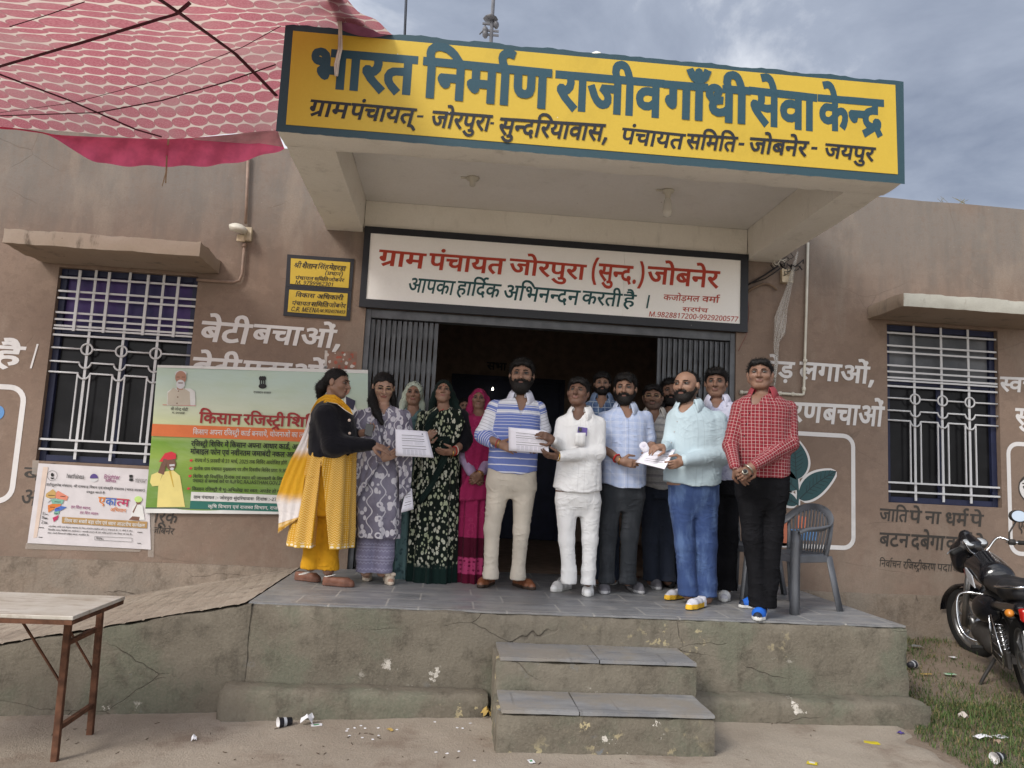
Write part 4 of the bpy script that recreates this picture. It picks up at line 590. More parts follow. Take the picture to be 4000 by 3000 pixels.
def m_slate(joint=1.0):
	b = NB('slate_tiles', .42, .45); v = b.pos()
	q = b.n('ShaderNodeTexBrick', {'Vector': b.map(v, (1, 1, 1), (.13, .04, 0)), 'Color1': (.5, .5, .5, 1), 'Color2': (.62, .62, .62, 1), 'Mortar': (0, 0, 0, 1), 'Scale': 1.0, 'Mortar Size': .007, 'Mortar Smooth': .2, 'Brick Width': .58, 'Row Height': .285, 'Bias': 0}, offset=.37)
	tone = b.n('ShaderNodeTexWhiteNoise', {'Vector': q.outputs['Color']}).outputs[0]
	c = b.mix(b.step(b.noise(b.map(v, (1.5, 5, 1)), 1.7, 6, .65), .3, .72), (.150, .153, .162), (.225, .227, .232))
	c = b.mix(b.math('MULTIPLY', b.step(b.noise(v, 3.5, 5, .6), .5, .7), .55), c, (.31, .30, .285))
	c = b.mix(.35, c, b.mix(q.outputs['Fac'], q.outputs['Color'], (.2, .2, .2)), 'OVERLAY')
	scr = b.step(b.noise(b.map(v, (3, 60, 1), rot=(0, 0, .6)), 1.0, 3), .66, .72); c = b.mix(b.math('MULTIPLY', scr, .25), c, (.4, .4, .4))
	c = b.mix(b.math('MULTIPLY', q.outputs['Fac'], joint), c, (.34, .33, .31)); c = c if joint else b.mix(b.step(b.noise(v, 2.6, 6, .65), .42, .62), c, (.22, .20, .175)); x, y, z = b.xyz(v)
	dust = b.math('MULTIPLY', b.step(b.noise(v, 1.4, 6, .6), .45, .75), .35); c = b.mix(dust, c, (.30, .265, .225))
	b.col(c); b.rough(b.step(b.noise(v, 6, 5), .3, .7, .34, .6)); b.bump(b.math('SUBTRACT', b.noise(b.map(v, (2, 6, 1)), 8, 6, .7), b.math('MULTIPLY', q.outputs['Fac'], .7)), .25, .008)
	return b.m
def m_ground():
	b = NB('dusty_ground', .95, .1); v = b.pos(); x, y, z = b.xyz(v)
	c = b.mix(b.step(b.noise(v, 1.2, 6, .65), .35, .65), (.19, .145, .11), (.25, .20, .155))
	c = b.mix(b.math('MULTIPLY', b.step(b.noise(v, 4.0, 6, .7), .5, .7), .5), c, (.16, .125, .095))
	c = b.mix(b.math('MULTIPLY', b.step(b.noise(v, 40, 5, .7), .5, .75), .5), c, (.36, .31, .25))
	c = b.mix(b.step(y, -3.3, -4.6), c, b.mix(b.step(b.noise(v, .7, 5), .35, .65), (.40, .335, .26), (.47, .40, .32)))   # out-of-view ground made paler, added to bounce light under the canopy
	b.col(c); b.bump(b.math('ADD', b.noise(v, 7, 7, .7), b.math('MULTIPLY', b.noise(v, 60, 4, .7), .5)), .8, .03); return b.m
def m_apron():
	b = NB('worn_cement_apron', .9, .15); v = b.pos(); x, y, z = b.xyz(v)
	c = b.mix(b.step(b.noise(v, 1.0, 6, .6), .35, .65), (.275, .232, .185), (.35, .303, .247))
	c = b.mix(b.math('MULTIPLY', b.step(b.noise(v, 2.4, 6, .65), .52, .7), .6), c, (.175, .125, .094))
	c = b.mix(b.math('MULTIPLY', b.step(b.noise(b.map(v, (1, 3, 1)), 9, 5, .7), .55, .72), .5), c, (.37, .325, .265))
	c = b.mix(b.math('MULTIPLY', b.step(b.vor(v, 34), .11, .07), b.step(b.noise(v, 6), .52, .6)), c, (.11, .085, .065))
	f = b.noise(v, 80, 4, .7); c = b.mix(b.math('MULTIPLY', b.step(f, .35, .75), .25), c, (.19, .155, .12))
	b.col(c); b.bump(b.math('ADD', b.noise(v, 10, 7, .7), b.math('MULTIPLY', f, .5)), .6, .02); return b.m
WALL = m_wall(); PLINTH = m_base('plinth_cement', (.20, .16, .125), (.245, .20, .16), (.20, .175, .145), False)
BASE = m_base('porch_cement', (.130, .113, .088), (.178, .157, .123), (.122, .128, .094))
CREAM = m_concrete('cream_distemper', (.73, .695, .62), (.78, .75, .68), .22); CEIL = m_concrete('ceiling_distemper', (.76, .74, .70), (.80, .78, .75), .08)
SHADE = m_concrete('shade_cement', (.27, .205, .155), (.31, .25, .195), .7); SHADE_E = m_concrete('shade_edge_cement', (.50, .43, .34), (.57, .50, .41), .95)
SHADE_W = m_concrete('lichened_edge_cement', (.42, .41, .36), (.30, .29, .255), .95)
SLATE = m_slate(); TREAD = m_slate(0.0); GROUND = m_ground(); APRON = m_apron()
RAMP = m_base('ramp_cement', (.27, .225, .18), (.32, .275, .225), (.25, .205, .165), False)
def paint(name, c, dirt=.3, rough=.55):
	b = NB(name, rough, .35); v = b.pos(); k = b.math('MULTIPLY', b.step(b.noise(b.map(v, (1, 1, .6)), 2.2, 6, .65), .5, .75), dirt)
	cc = b.mix(k, c, tuple(q * .55 for q in c)); f = b.noise(v, 45, 4, .65); cc = b.mix(b.math('MULTIPLY', b.step(f, .4, .75), .15), cc, tuple(min(1, q * 1.2 + .02) for q in c))
	chip = b.math('MULTIPLY', b.step(b.vor(v, 9), .05, .035), b.step(b.noise(v, 2.9, 2), .57, .62)); cc = b.mix(chip, cc, (.55, .52, .46))
	b.col(cc); b.bump(f, .2, .004); return b.m
YEL = paint('yellow_sign_paint', (.50, .345, .036), .35); TEAL = paint('teal_sign_paint', (.022, .056, .073), .3); BLK = paint('black_letter_paint', (.012, .014, .02), .1)
TEAL_L = paint('teal_letter_paint', (.017, .058, .082), .2); WHT = paint('white_board_paint', (.86, .85, .82), .12); FRAME_B = paint('black_frame_paint', (.018, .02, .026), .15, .45)
RED = paint('red_letter_paint', (.42, .045, .022), .15); GRN = paint('green_letter_paint', (.012, .07, .075), .15); MURW = paint('white_mural_paint', (.60, .58, .57), .55); MURB = paint('black_mural_paint', (.04, .034, .029), .3)
DARK = plain('dark_hall_paint', (.24, .18, .14), .9, .1); NAVY = plain('navy_paint', (.016, .020, .050), .5); GATE = plain('grey_gate_enamel', (.075, .08, .09), .42, .5, var=.3)
GRILL = paint('white_grille_enamel', (.52, .52, .53), .5, .45)

# ------------------------------------------------------------------ the ground
def gz(x, y):
	z = 0.04 * (min(x, .5) - .5) * (1 if x > -6 else 6.5 / max(.5 - x, 6.5))
	if x > 3.0: z += .19 * max(0, min(1, (x - 3.0) / .5)) * max(0, min(1, 1 + y / 2.1)) if y > -2.1 else 0
	return z
def ground_sheet():
	mb = MB(); xs = [-400, -120, -40, -20, -12] + [-9 + .25 * i for i in range(85)] + [16, 24, 45, 120, 400]; ys = [-400, -120, -40, -20, -12] + [-9 + .2 * i for i in range(47)] + [2, 6, 12, 40, 400]
	rows = []
	for y in ys:
		rows.append([(x, y, gz(x, min(y, 0)) + .007 * wob((x, y, 0), .8) + .004 * wob((x, y, 0), 2.3, 1.0) - .012) for x in xs])
	return mb.grid(rows).build('ground', GROUND)
tag(ground_sheet(), 'bare dusty brown earth in front of the brown office building', 'ground', kind='structure')
def apron():
	mb = MB(); rows = []
	ed = lambda y: 3.06 - (y + 2.0) * -.24 + .05 * math.sin(y * 9) + .03 * math.sin(y * 23 + 1)
	for j in range(70):
		y = -5.4 + j * .052; x1 = ed(y)
		rows.append([(-6 + (x1 + 6) * i / 150, y, gz(-6 + (x1 + 6) * i / 150, y) + .005 * wob((-6 + (x1 + 6) * i / 150, y, 0), 1.4) + .002 * wob((i * .1, y, 0), 5) + (.004 if i < 150 else -.02)) for i in range(151)])
	return mb.grid(rows).build('cement_apron', APRON)
tag(apron(), 'worn cement apron in front of the porch, stained brown', 'pavement', kind='structure')

# ------------------------------------------------------------------ the office building
bld = empty('office_building', (1, 0, 0), 'single storey brown plastered village office with yellow lettered porch canopy', 'building')
DZ = .594; DX0, DX1, DZT = -.82, 2.667, 2.945
WL = (-3.5345, -2.3304, 1.4122, 3.1285); WR = (4.1645, 5.2996, 1.4122, 3.1285); TOPZ = 4.394
def wall():
	holes = [WL, WR, (DX0, DX1, DZ, DZT)]
	xs = sorted({-9.0, 12.0} | {h[0] for h in holes} | {h[1] for h in holes}); zs = sorted({-.6, TOPZ, DZ} | {h[2] for h in holes} | {h[3] for h in holes})
	def fill(a): # subdivide
		r = []
		for p, q in zip(a, a[1:]):
			n = max(1, round((q - p) / .35)); r += [p + (q - p) * i / n for i in range(n)]
		return r + [a[-1]]
	xs = fill(xs); zs = fill(zs); T = .24; mb = MB(); inh = lambda x, z: any(h[0] < x < h[1] and h[2] < z < h[3] for h in holes)
	tz = lambda x, z: z + (.012 * wob((x, 0, 0), 1.1) if z > TOPZ - .01 else 0)
	for a, b in zip(xs, xs[1:]):
		for c, d in zip(zs, zs[1:]):
			if inh((a + b) / 2, (c + d) / 2): continue
			mb.add([(a, 0, c), (b, 0, c), (b, 0, tz(b, d)), (a, 0, tz(a, d))], [(0, 1, 2, 3)]); mb.add([(a, T, c), (b, T, c), (b, T, tz(b, d)), (a, T, tz(a, d))], [(3, 2, 1, 0)])
			for (p, q, e) in (((a, c), (a, d), (-1e-4, 0)), ((b, d), (b, c), (1e-4, 0)), ((b, c), (a, c), (0, -1e-4)), ((a, d), (b, d), (0, 1e-4))):
				mx, mz = (p[0] + q[0]) / 2 + e[0], (p[1] + q[1]) / 2 + e[1]
				if inh(mx, mz) or mz > TOPZ or mx < -9 or mx > 12:
					mb.add([(p[0], 0, tz(*p)), (q[0], 0, tz(*q)), (q[0], T, tz(*q)), (p[0], T, tz(*p))], [(0, 1, 2, 3)])
	return mb.build('wall', WALL, bld)
wall()
mb = MB()   # roof and the rooms behind the wall
mb.box(-9, 12, .24, 7, 3.72, 3.95, 0); mb.box(-9, -8.8, .24, 7, -.3, 4.39, 1); mb.box(11.8, 12, .24, 7, -.3, 4.39, 1); mb.box(-8.8, 11.8, 6.8, 7, -.3, 4.39, 1)
mb.build('roof', [CEIL, WALL], bld)
mb = MB()
mb.box(-1.4, -1.3, .24, 4, DZ, 3.7); mb.box(3.2, 3.3, .24, 4, DZ, 3.7); mb.box(-1.4, .04, 4, 4.1, DZ, 3.7); mb.box(1.604, 3.3, 4, 4.1, DZ, 3.7); mb.box(.04, 1.604, 4, 4.1, 2.87, 3.7)
mb.box(-1.3, 3.2, .24, 4, 3.62, 3.7); mb.box(-8.8, -1.4, .9, .95, 0, 3.7); mb.box(3.3, 11.8, .9, .95, 0, 3.7); mb.box(-1.4, 3.3, .24, 6.8, DZ - .1, DZ - .012)
hall = mb.build('entrance_hall', DARK, bld)
mb = MB(); mb.box(.04, 1.604, 4.06, 4.1, DZ, 2.87); mb.box(.0, .06, 3.96, 4.0, DZ, 2.9); mb.box(1.58, 1.64, 3.96, 4.0, DZ, 2.9); mb.box(.06, 1.58, 3.96, 4.0, 2.84, 2.9); mb.build('hall_door', NAVY, hall)
lettering('lettering', ['hall_text'], 3.99, BLK, hall)
LIT = NB('lit_bulb', .4); LIT.put(LIT.p.inputs['Emission Color'], (1, .93, .8)); LIT.p.inputs['Emission Strength'].default_value = 5
mb = MB(); mb.lathe([(0, -.016), (.014, -.009), (.016, 0), (.009, .014), (.005, .03), (0, .03)], 12, at('2', 433, 270, 3.8)); mb.build('hall_bulb', LIT.m, hall)

mb = MB(); rough_box(mb, -9, -1.30, -.03, .005, -.5, .60, .12, .004, .01, faces='xXyZ'); mb.build('plinth', PLINTH, bld); mb = MB(); rough_box(mb, 3.215, 12, -.03, .005, -.3, .575, .12, .004, .01, faces='xXyZ')
mb.build('plinth', PLINTH, bld)
for a in ((-3.7114, -2.1365), (3.9635, 5.62)):   # sunshades over the windows
	mb = MB(); rough_box(mb, a[0], a[1], -.5953, .004, 3.1532, 3.2882, .045, .005, .010, faces='xXyZz')
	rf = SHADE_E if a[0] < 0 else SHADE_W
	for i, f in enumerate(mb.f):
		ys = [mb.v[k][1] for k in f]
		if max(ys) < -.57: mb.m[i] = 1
	mb.build('sunshade', [SHADE, rf], bld)
mb = MB()
mb.box(DX0, DX0 + .05, .02, .12, DZ, 2.94); mb.box(DX1 - .05, DX1, .02, .12, DZ, 2.94); mb.box(DX0 + .05, DX1 - .05, .02, .12, 2.86, 2.94)
mb.build('door_frame', GATE, bld, .004)
def gate(x0, x1):
	mb = MB(); n = round((x1 - x0) / .05)
	for i in range(n + 1):
		x = x0 + (x1 - x0) * i / n
		mb.box(x - .013, x + .013, .06, .085, DZ + .02, 2.85); mb.box(x - .016, x - .011, .05, .0595, DZ + .02, 2.85); mb.box(x + .011, x + .016, .05, .0595, DZ + .02, 2.85)
	for k in range(7):
		zc = .78 + k * .33
		for i in range(n):
			xa = x0 + (x1 - x0) * i / n; xb = x0 + (x1 - x0) * (i + 1) / n
			mb.bar((xa, .095, zc - .11), (xb, .095, zc + .11), .018, .004, (0, 1, 0)); mb.bar((xa, .101, zc + .11), (xb, .101, zc - .11), .018, .004, (0, 1, 0))
	return mb.build('folding_gate', GATE, bld)
gate(DX0 + .07, -.168); gate(1.939, DX1 - .07)

def window(b, left):
	x0, x1, z0, z1 = b; W = x1 - x0; H = z1 - z0
	f = MB(); t = .055
	f.box(x0, x0 + t, .05, .13, z0, z1); f.box(x1 - t, x1, .05, .13, z0, z1); f.box(x0 + t, x1 - t, .05, .13, z0, z0 + t); f.box(x0 + t, x1 - t, .05, .13, z1 - t, z1); f.box(x0 + t, x1 - t, .06, .12, z0 + H * .66, z0 + H * .69)
	f.box(x0 + W / 2 - .025, x0 + W / 2 + .025, .07, .115, z0 + t, z0 + H * .66)
	wn_ = f.build('window', NAVY, bld, .004)
	glass = NB('dark_window_glass', .2, .12); v = glass.pos(); glass.col(glass.mix(glass.step(glass.noise(v, 3, 4), .4, .7), (.008, .008, .009), (.016, .016, .018)))
	up = NB('film_on_glass' if left else 'dusty_glass', .4, .15); v = up.pos(); nn = up.noise(v, 2.2, 5, .6)
	if left: up.col(up.mix(up.step(nn, .35, .65), (.03, .03, .085), (.075, .045, .16)))
	else: up.col(up.mix(up.step(nn, .35, .65), (.075, .08, .088), (.14, .145, .155)))
	p = MB(); p.box(x0 + t, x1 - t, .085, .092, z0 + t, z0 + H * .66); p.box(x0 + t, x1 - t, .085, .092, z0 + H * .69, z1 - t, 1); p.build('pane', [glass.m, up.m], wn_)
	g = MB(); X = lambda u: x0 + u * W; Z = lambda v_: z1 - v_ * H; r = .0085; yg = .018
	mains = (.255, .5, .745)
	for v_ in (.05, .123, .16, .236, .272, .305, .353, .89, .94): g.box(X(.005), X(.995), yg - .006, yg + .006, Z(v_) - r, Z(v_) + r)
	g.box(X(.005), X(.995), yg - .009, yg + .003, Z(.318) - .013, Z(.318) + .003)
	for u in mains: g.box(X(u) - .011, X(u) + .011, yg + .0065, yg + .014, Z(.985), Z(.0))
	if left:
		for u in (.15, .36, .64, .86): g.box(X(u) - .012, X(u) + .012, yg - .02, yg - .0095, Z(.33), Z(.01))
	cr_ = .048
	zz = Z(.42)
	ends = [X(.005)] + [q for u in mains for q in (X(u) - cr_, X(u) + cr_)] + [X(.995)]
	for a, c in zip(ends[::2], ends[1::2]): g.tube([(a, yg, zz), (c, yg, zz)], r, 6)
	for u in mains: g.tube([(X(u) + cr_ * math.cos(k * math.pi / 12), yg, zz + cr_ * math.sin(k * math.pi / 12)) for k in range(24)], r, 6, closed=True)
	for v_ in (.49, .545):
		pts = [(X(.005), yg, Z(v_))]
		for u in mains: pts += [(X(u) - cr_ * 1.05 * math.cos(k * math.pi / 8), yg, Z(v_) - cr_ * 1.05 * math.sin(k * math.pi / 8)) for k in range(9)]
		g.tube(pts + [(X(.995), yg, Z(v_))], r, 6)
	for u in mains:
		for d in (-1, 1): g.box(X(u) + d * cr_ * 1.1 - .006, X(u) + d * cr_ * 1.1 + .006, yg - .006, yg + .006, Z(.885), Z(.55))
	g.build('grille', GRILL, wn_)
window(WL, True); window(WR, False)

# canopy over the porch: front beam with painted fascia, side beams, ceiling
CY = -2.0765; CX0, CX1, CZ0, CZ1 = -1.2322, 3.0515, 3.6356, 4.3804
mb = MB()
rough_box(mb, CX0, CX1, CY, CY + .25, CZ0, CZ1, .05, .0035, .010)
rough_box(mb, CX0 + .002, -.89, CY + .251, .004, CZ0 + .012, CZ1 - .006, .08, .003, .006, faces='xXzZ'); rough_box(mb, 2.757, CX1 - .002, CY + .251, .004, CZ0 + .012, CZ1 - .006, .08, .003, .006, faces='xXzZ')
rough_box(mb, -.889, 2.756, CY + .251, .004, 3.955, CZ1 - .012, .12, .002, .002, mi=1, faces='zZ')
can = mb.build('canopy', [CREAM, CEIL], bld)
mb = MB(); mb.box(-.889, 2.756, -.012, .003, 3.6965, 3.953); mb.build('lintel_band', CREAM, can)
def plane_quad(mb, pts, y, th, mi=0):
	P = [at(c, u, v, y) for c, u, v in pts]; mb.plate([P[0], P[3], P[2], P[1]][::-1], (0, -1, 0), th, mi)
mb = MB()   # teal border, ragged along the top
N = 120; rows = []
ztop = [CZ1 + .004 + .010 * wob((CX0 + (CX1 - CX0) * i / N, 0, 0), 2.2) for i in range(N + 1)]
rows = [[(CX0 - .004 + (CX1 - CX0 + .008) * i / N, CY - .008, z) for i, z in ((i, (CZ0 - .002 + .004 * wob((i * .07, 3, 0), 2)) if k == 0 else ztop[i]) for i in range(N + 1))] for k in range(2)]
mb.grid(rows, 0, False); mb.grid([[(p[0], CY + .14, p[2] + .003) for p in rows[1]], rows[1]][::-1], 0, False)
mb.build('fascia_border', TEAL, can)
mb = MB(); P = [at('B', 231, 196, CY), at('C', 1553, 436, CY), at('C', 1566, 889, CY), at('B', 187, 773, CY)]
mb.plate([(P[3].x, CY - .008, P[3].z), (P[2].x, CY - .008, P[2].z), (P[1].x, CY - .008, P[1].z), (P[0].x, CY - .008, P[0].z)], (0, -1, 0), .004)
mb.build('sign_panel', YEL, can)
lettering('lettering', ['canopy_big', 'canopy_small'], CY - .0135, [TEAL_L, BLK], can)

# lettering and pictures painted on the wall
lettering('slogan_lettering', ['mural_white', 'mural_black'], -.0025, [MURW, MURB], bld)
def ribbon(mb, pts, wdt, y, mi=0, closed=False, rev=False):
	P = [Vector((p[0], p[2])) for p in pts]; n = len(P); A = []; B = []
	for i in range(n):
		d = (P[(i + 1) % n] - P[i - 1]) if closed else (P[min(i + 1, n - 1)] - P[max(i - 1, 0)])
		d.normalize(); q = Vector((-d.y, d.x)) * wdt / 2; A.append(P[i] + q); B.append(P[i] - q)
	for i in range(n if closed else n - 1):
		j = (i + 1) % n; vs = [(B[i].x, y, B[i].y), (B[j].x, y, B[j].y), (A[j].x, y, A[j].y), (A[i].x, y, A[i].y)]; mb.add(vs, [(0, 1, 2, 3)], mi)
def rrect(x0, x1, z0, z1, r):
	pts = []
	for cx, cz, a0 in ((x1 - r, z1 - r, 0), (x0 + r, z1 - r, 90), (x0 + r, z0 + r, 180), (x1 - r, z0 + r, 270)):
		pts += [(cx + r * math.cos(R(a0 + k * 15)), 0, cz + r * math.sin(R(a0 + k * 15))) for k in range(7)]
	return pts[::-1]
mb = MB()
a = at('H', 868, 1105, 0); c2 = at('G', 1350, 190, 0); ribbon(mb, rrect(2.80, (a.x + c2.x) / 2, c2.z + .01, a.z - .012, .10), .04, -.003, closed=True); mb.build('mural_frame', MURW, bld); mb = MB()
a = at('D', 140, 950, 0); b2 = at('E', 75, 250, 0); ribbon(mb, rrect(-5.2, (a.x + b2.x) / 2, at('E', 0, 275, 0).z, at('D', 0, 950, 0).z - .02,   .12), .045, -.003, closed=True); mb.build('mural_frame', MURW, bld); mb = MB()
a = at('H', 1710, 1150, 0); ribbon(mb, rrect(a.x, 7.2, at('M', 730, 415, 0).z, a.z, .10), .04, -.003, closed=True)
mb.build('mural_frame', MURW, bld)
LEAF = paint('leaf_mural_paint', (.018, .062, .068), .3); VEIN = paint('leaf_vein_paint', (.012, .03, .035), .1); SOIL = paint('orange_mural_paint', (.55, .17, .09), .3); BLUEP = paint('blue_mural_paint', (.10, .24, .48), .2)
def leaf(mb, base, tip, wid, bend=0.0):
	b0 = Vector((base.x, base.z)); t0 = Vector((tip.x, tip.z)); d = t0 - b0; n = Vector((-d.y, d.x)).normalized(); N = 18
	def outline(k, off):
		up = [b0 + d * (i / N) + n * (bend * math.sin(math.pi * i / N)) + n * (wid * math.sin(math.pi * (i / N) ** .8) ** .75 * k + off * (1 if 0 < i < N else .4)) for i in range(N + 1)]
		dn = [b0 + d * (i / N) + n * (bend * math.sin(math.pi * i / N)) - n * (wid * math.sin(math.pi * (i / N) ** .8) ** .75 * k + off * (1 if 0 < i < N else .4)) for i in range(N + 1)]
		return up, dn
	for off, y, m in ((.022, -.003, 0), (0, -.0045, 1)):
		up, dn = outline(1, off); vs = [(p.x, y, p.y) for p in dn] + [(p.x, y, p.y) for p in up]
		mb.add(vs, [(i, i + 1, N + 2 + i, N + 1 + i) for i in range(N)], m)
	mid = [b0 + d * (i / 10) + n * bend * math.sin(math.pi * i / 10) for i in range(11)]
	ribbon(mb, [(p.x, 0, p.y) for p in mid], .009, -.006, 2)
	for i in range(2, 9):
		for s in (-1, 1):
			q = mid[i] + d * .11 + n * s * wid * .62 * math.sin(math.pi * (i / 10) ** .8); ribbon(mb, [(mid[i].x, 0, mid[i].y), (q.x, 0, q.y)], .006, -.0055, 2)
mb = MB(); g4 = lambda u, v: at('4', u, v, 0)
stem = [g4(852, 940), g4(855, 870), g4(848, 780)]
ribbon(mb, stem, .05, -.0028, 0); ribbon(mb, stem, .022, -.0042, 1)
leaf(mb, g4(845, 790), g4(832, 545), .125, .0); leaf(mb, g4(862, 905), g4(1080, 740), .10, .02); leaf(mb, g4(848, 850), g4(690, 690), .085, 0); leaf(mb, g4(852, 935), g4(700, 850), .06, 0)
mb.plate([g4(700, 1180), g4(808, 1180), g4(812, 1030), g4(700, 1030)], (0, -1, 0), .003, 3)
mb.plate([g4(815, 1145), g4(960, 1150), g4(968, 1085), g4(815, 1080)], (0, -1, 0), .003, 4); mb.plate([g4(840, 1075), g4(905, 1078), g4(905, 1010), g4(845, 1000)], (0, -1, 0), .003, 3)
mb.build('sapling_mural', [MURW, LEAF, VEIN, SOIL, BLUEP], bld)
mb = MB(); c = at('H', 1850, 1395, 0)
mb.plate([(c.x + .155 * math.cos(k * math.pi / 20), -.001, c.z + .14 * math.sin(k * math.pi / 20)) for k in range(40)], (0, -1, 0), .002, 0)
ribbon(mb, [(c.x + .155 * math.cos(k * math.pi / 20), 0, c.z + .14 * math.sin(k * math.pi / 20)) for k in range(40)], .012, -.0045, 1, True); ribbon(mb, [(c.x - .15, 0, c.z + .05), (c.x + .02, 0, c.z + .19)], .012, -.005, 1)
ribbon(mb, [(c.x + .33 + .155 * math.cos(k * math.pi / 20), 0, c.z + .14 * math.sin(k * math.pi / 20)) for k in range(40)], .012, -.0045, 1, True)
for r in RUNS:
	if r[1][0] > 5 and r[0] == 'mural_white' and len(r[4]) >= 4:
		text_run(mb, [c.x - .12, c.z + .05, c.x + .12, c.z + .05, .075], 0, 8, r[4], r[5], r[6], -.006, 1); break
mb.build('slogan_mural', [MURW, MURB, BLUEP], bld); mb = MB(); c = at('D', -10, 1125, 0); mb.plate([(c.x + .05 * math.cos(k * math.pi / 12), -.001, c.z + .06 * math.sin(k * math.pi / 12)) for k in range(24)], (0, -1, 0), .003, 2)
mb.build('slogan_mural', [MURW, MURB, BLUEP], bld)

# ------------------------------------------------------------------ porch, ramp, ledges and steps
PY, PX0, PX1 = -1.8359, -1.227, 3.2093
porch = empty('porch_platform', (1, -1, 0), 'raised cement porch with slate floor and flaking paint on its front', 'platform')
mb = MB(); rough_box(mb, PX0, PX1, PY, .0, -.3, DZ - .006, .045, .007, .016, faces='xXyZ'); mb.build('base', BASE, porch)
mb = MB(); N = 90
fe = lambda x: PY + .012 + .012 * (wob((x, 0, 0), 2.0) + .5) + (.02 if x < .2 else 0)
rows = [[(PX0 + .015 + (PX1 - PX0 - .03) * i / N, fe(PX0 + (PX1 - PX0) * i / N) + (0.24 - fe(PX0 + (PX1 - PX0) * i / N)) * (j / 30), DZ + .004 + .0012 * wob((i * .05, j * .06, 0))) for i in range(N + 1)] for j in range(31)]
mb.grid(rows); mb.grid([[(p[0], p[1] + .001, p[2] - .012) for p in rows[0]], rows[0]], 0, False); mb.build('slate_floor', SLATE, porch)
mb = MB(); rz = lambda x, y: DZ + .006 + (x - PX0) * .2036 + .004 * wob((x, y, 0), 1.3) - .007 * max(0, math.cos((x + .12 * y + .012 * math.sin(y * 5 + x * 3)) * 2 * math.pi / .115) - .88) / .12
xs = [PX0 - i * .0125 for i in range(250)]
rows = [[(x, PY + .0 + (0 - PY) * j / 24, rz(x, PY * (1 - j / 24))) for x in xs[::-1]] for j in range(25)]
mb.grid(rows); mb.build('ramp', RAMP, porch)
mb = MB(); rough_box(mb, xs[-1], PX0 + .05, PY - .012, PY + .10, -.5, .5, .05, .006, .010, faces='xyZ', zf=lambda x, y: DZ - .004 + (x - PX0) * .2036 + .006 * wob((x, 1, 0), 2.5)); mb.build('ramp_wall', BASE, porch)
mb = MB(); rough_box(mb, -1.30, .350, -2.027, PY + .02, -.3, .123, .045, .009, .02, faces='xXyZ'); mb.build('ledge', BASE, porch)
mb = MB(); rough_box(mb, 1.60, 3.235, -2.035, PY + .02, -.3, .143, .045, .009, .02, faces='xXyZ'); mb.build('ledge', BASE, porch)
mb = MB(); rough_box(mb, .3639, 1.5956, -2.2431, PY + .005, -.2, .386, .05, .006, .01, faces='xXyZ'); s1 = mb.build('step', BASE, porch)
mb = MB(); rough_box(mb, .352, 1.570, -2.646, -2.246, -.2, .203, .05, .006, .01, faces='xXyZ'); s2 = mb.build('step', BASE, porch)
mb = MB(); rough_box(mb, .385, .985, -2.247, PY - .003, .388, .411, .06, .0015, .003); rough_box(mb, .989, 1.588, -2.249, PY - .003, .388, .410, .06, .0015, .003); mb.build('tread', TREAD, s1)
mb = MB(); rough_box(mb, .372, .80, -2.652, -2.262, .205, .227, .06, .0015, .003); rough_box(mb, .804, 1.563, -2.654, -2.262, .205, .226, .06, .0015, .003); mb.build('tread', TREAD, s2)

# ------------------------------------------------------------------ signs on the wall
sb = empty('sign_board', (.94, 0, 3.3), 'wide white welcome board in black frame above the doorway, red and green lettering', 'sign')
x0, x1, z0, z1 = -.8789, 2.7561, 2.9398, 3.6955
I0 = at('B', 712, 1447, 0); I1 = at('C', 763, 1332, 0); I2 = at('C', 762, 1652, 0); ix0, ix1, iz0, iz1 = I0.x, I1.x, I2.z, (I0.z + I1.z) / 2
mb = MB(); mb.box(x0, ix0, -.055, -.0135, z0, z1); mb.box(ix1, x1, -.055, -.0135, z0, z1); mb.box(ix0, ix1, -.055, -.0135, iz1, z1); mb.box(ix0, ix1, -.055, -.0135, z0, iz0); mb.build('frame', FRAME_B, sb)
mb = MB(); xm = 1.554; mb.box(ix0, xm - .001, -.046, -.014, iz0, iz1); mb.box(xm + .001, ix1, -.0455, -.014, iz0, iz1); mb.build('panel', WHT, sb)
lettering('lettering', ['board_red', 'board_green', 'board_name'], -.0475, [RED, GRN, RED], sb)
def plate(label, key, corners, outer):
	o = [at('D', u, v, 0) for u, v in outer]; p = [at('D', u, v, 0) for u, v in corners]
	c = (o[0] + o[2]) / 2; t = empty('name_plate', (c.x, 0, c.z), label, 'sign', 'yellow contact plates beside the doorway')
	mb = MB(); mb.plate([(q.x, -.001, q.z) for q in (o[3], o[2], o[1], o[0])], (0, -1, 0), .012); mb.build('frame', FRAME_B, t)
	mb = MB(); mb.plate([(q.x, -.013, q.z) for q in (p[3], p[2], p[1], p[0])], (0, -1, 0), .004); mb.build('panel', YEL, t)
	lettering('lettering', [key], -.018, BLK, t)
plate('upper yellow plate in black frame beside the welcome board, four lines of lettering', 'plate_top', [(1798, 175), (2163, 200), (2152, 358), (1792, 332)], [(1775, 150), (2187, 178), (2172, 371), (1763, 348)])
plate('lower yellow plate in black frame, lettered with an officer name and number', 'plate_bottom', [(1788, 368), (2148, 392), (2138, 532), (1777, 505)], [(1762.6, 349), (2171.8, 372), (2160, 558), (1750, 527)])

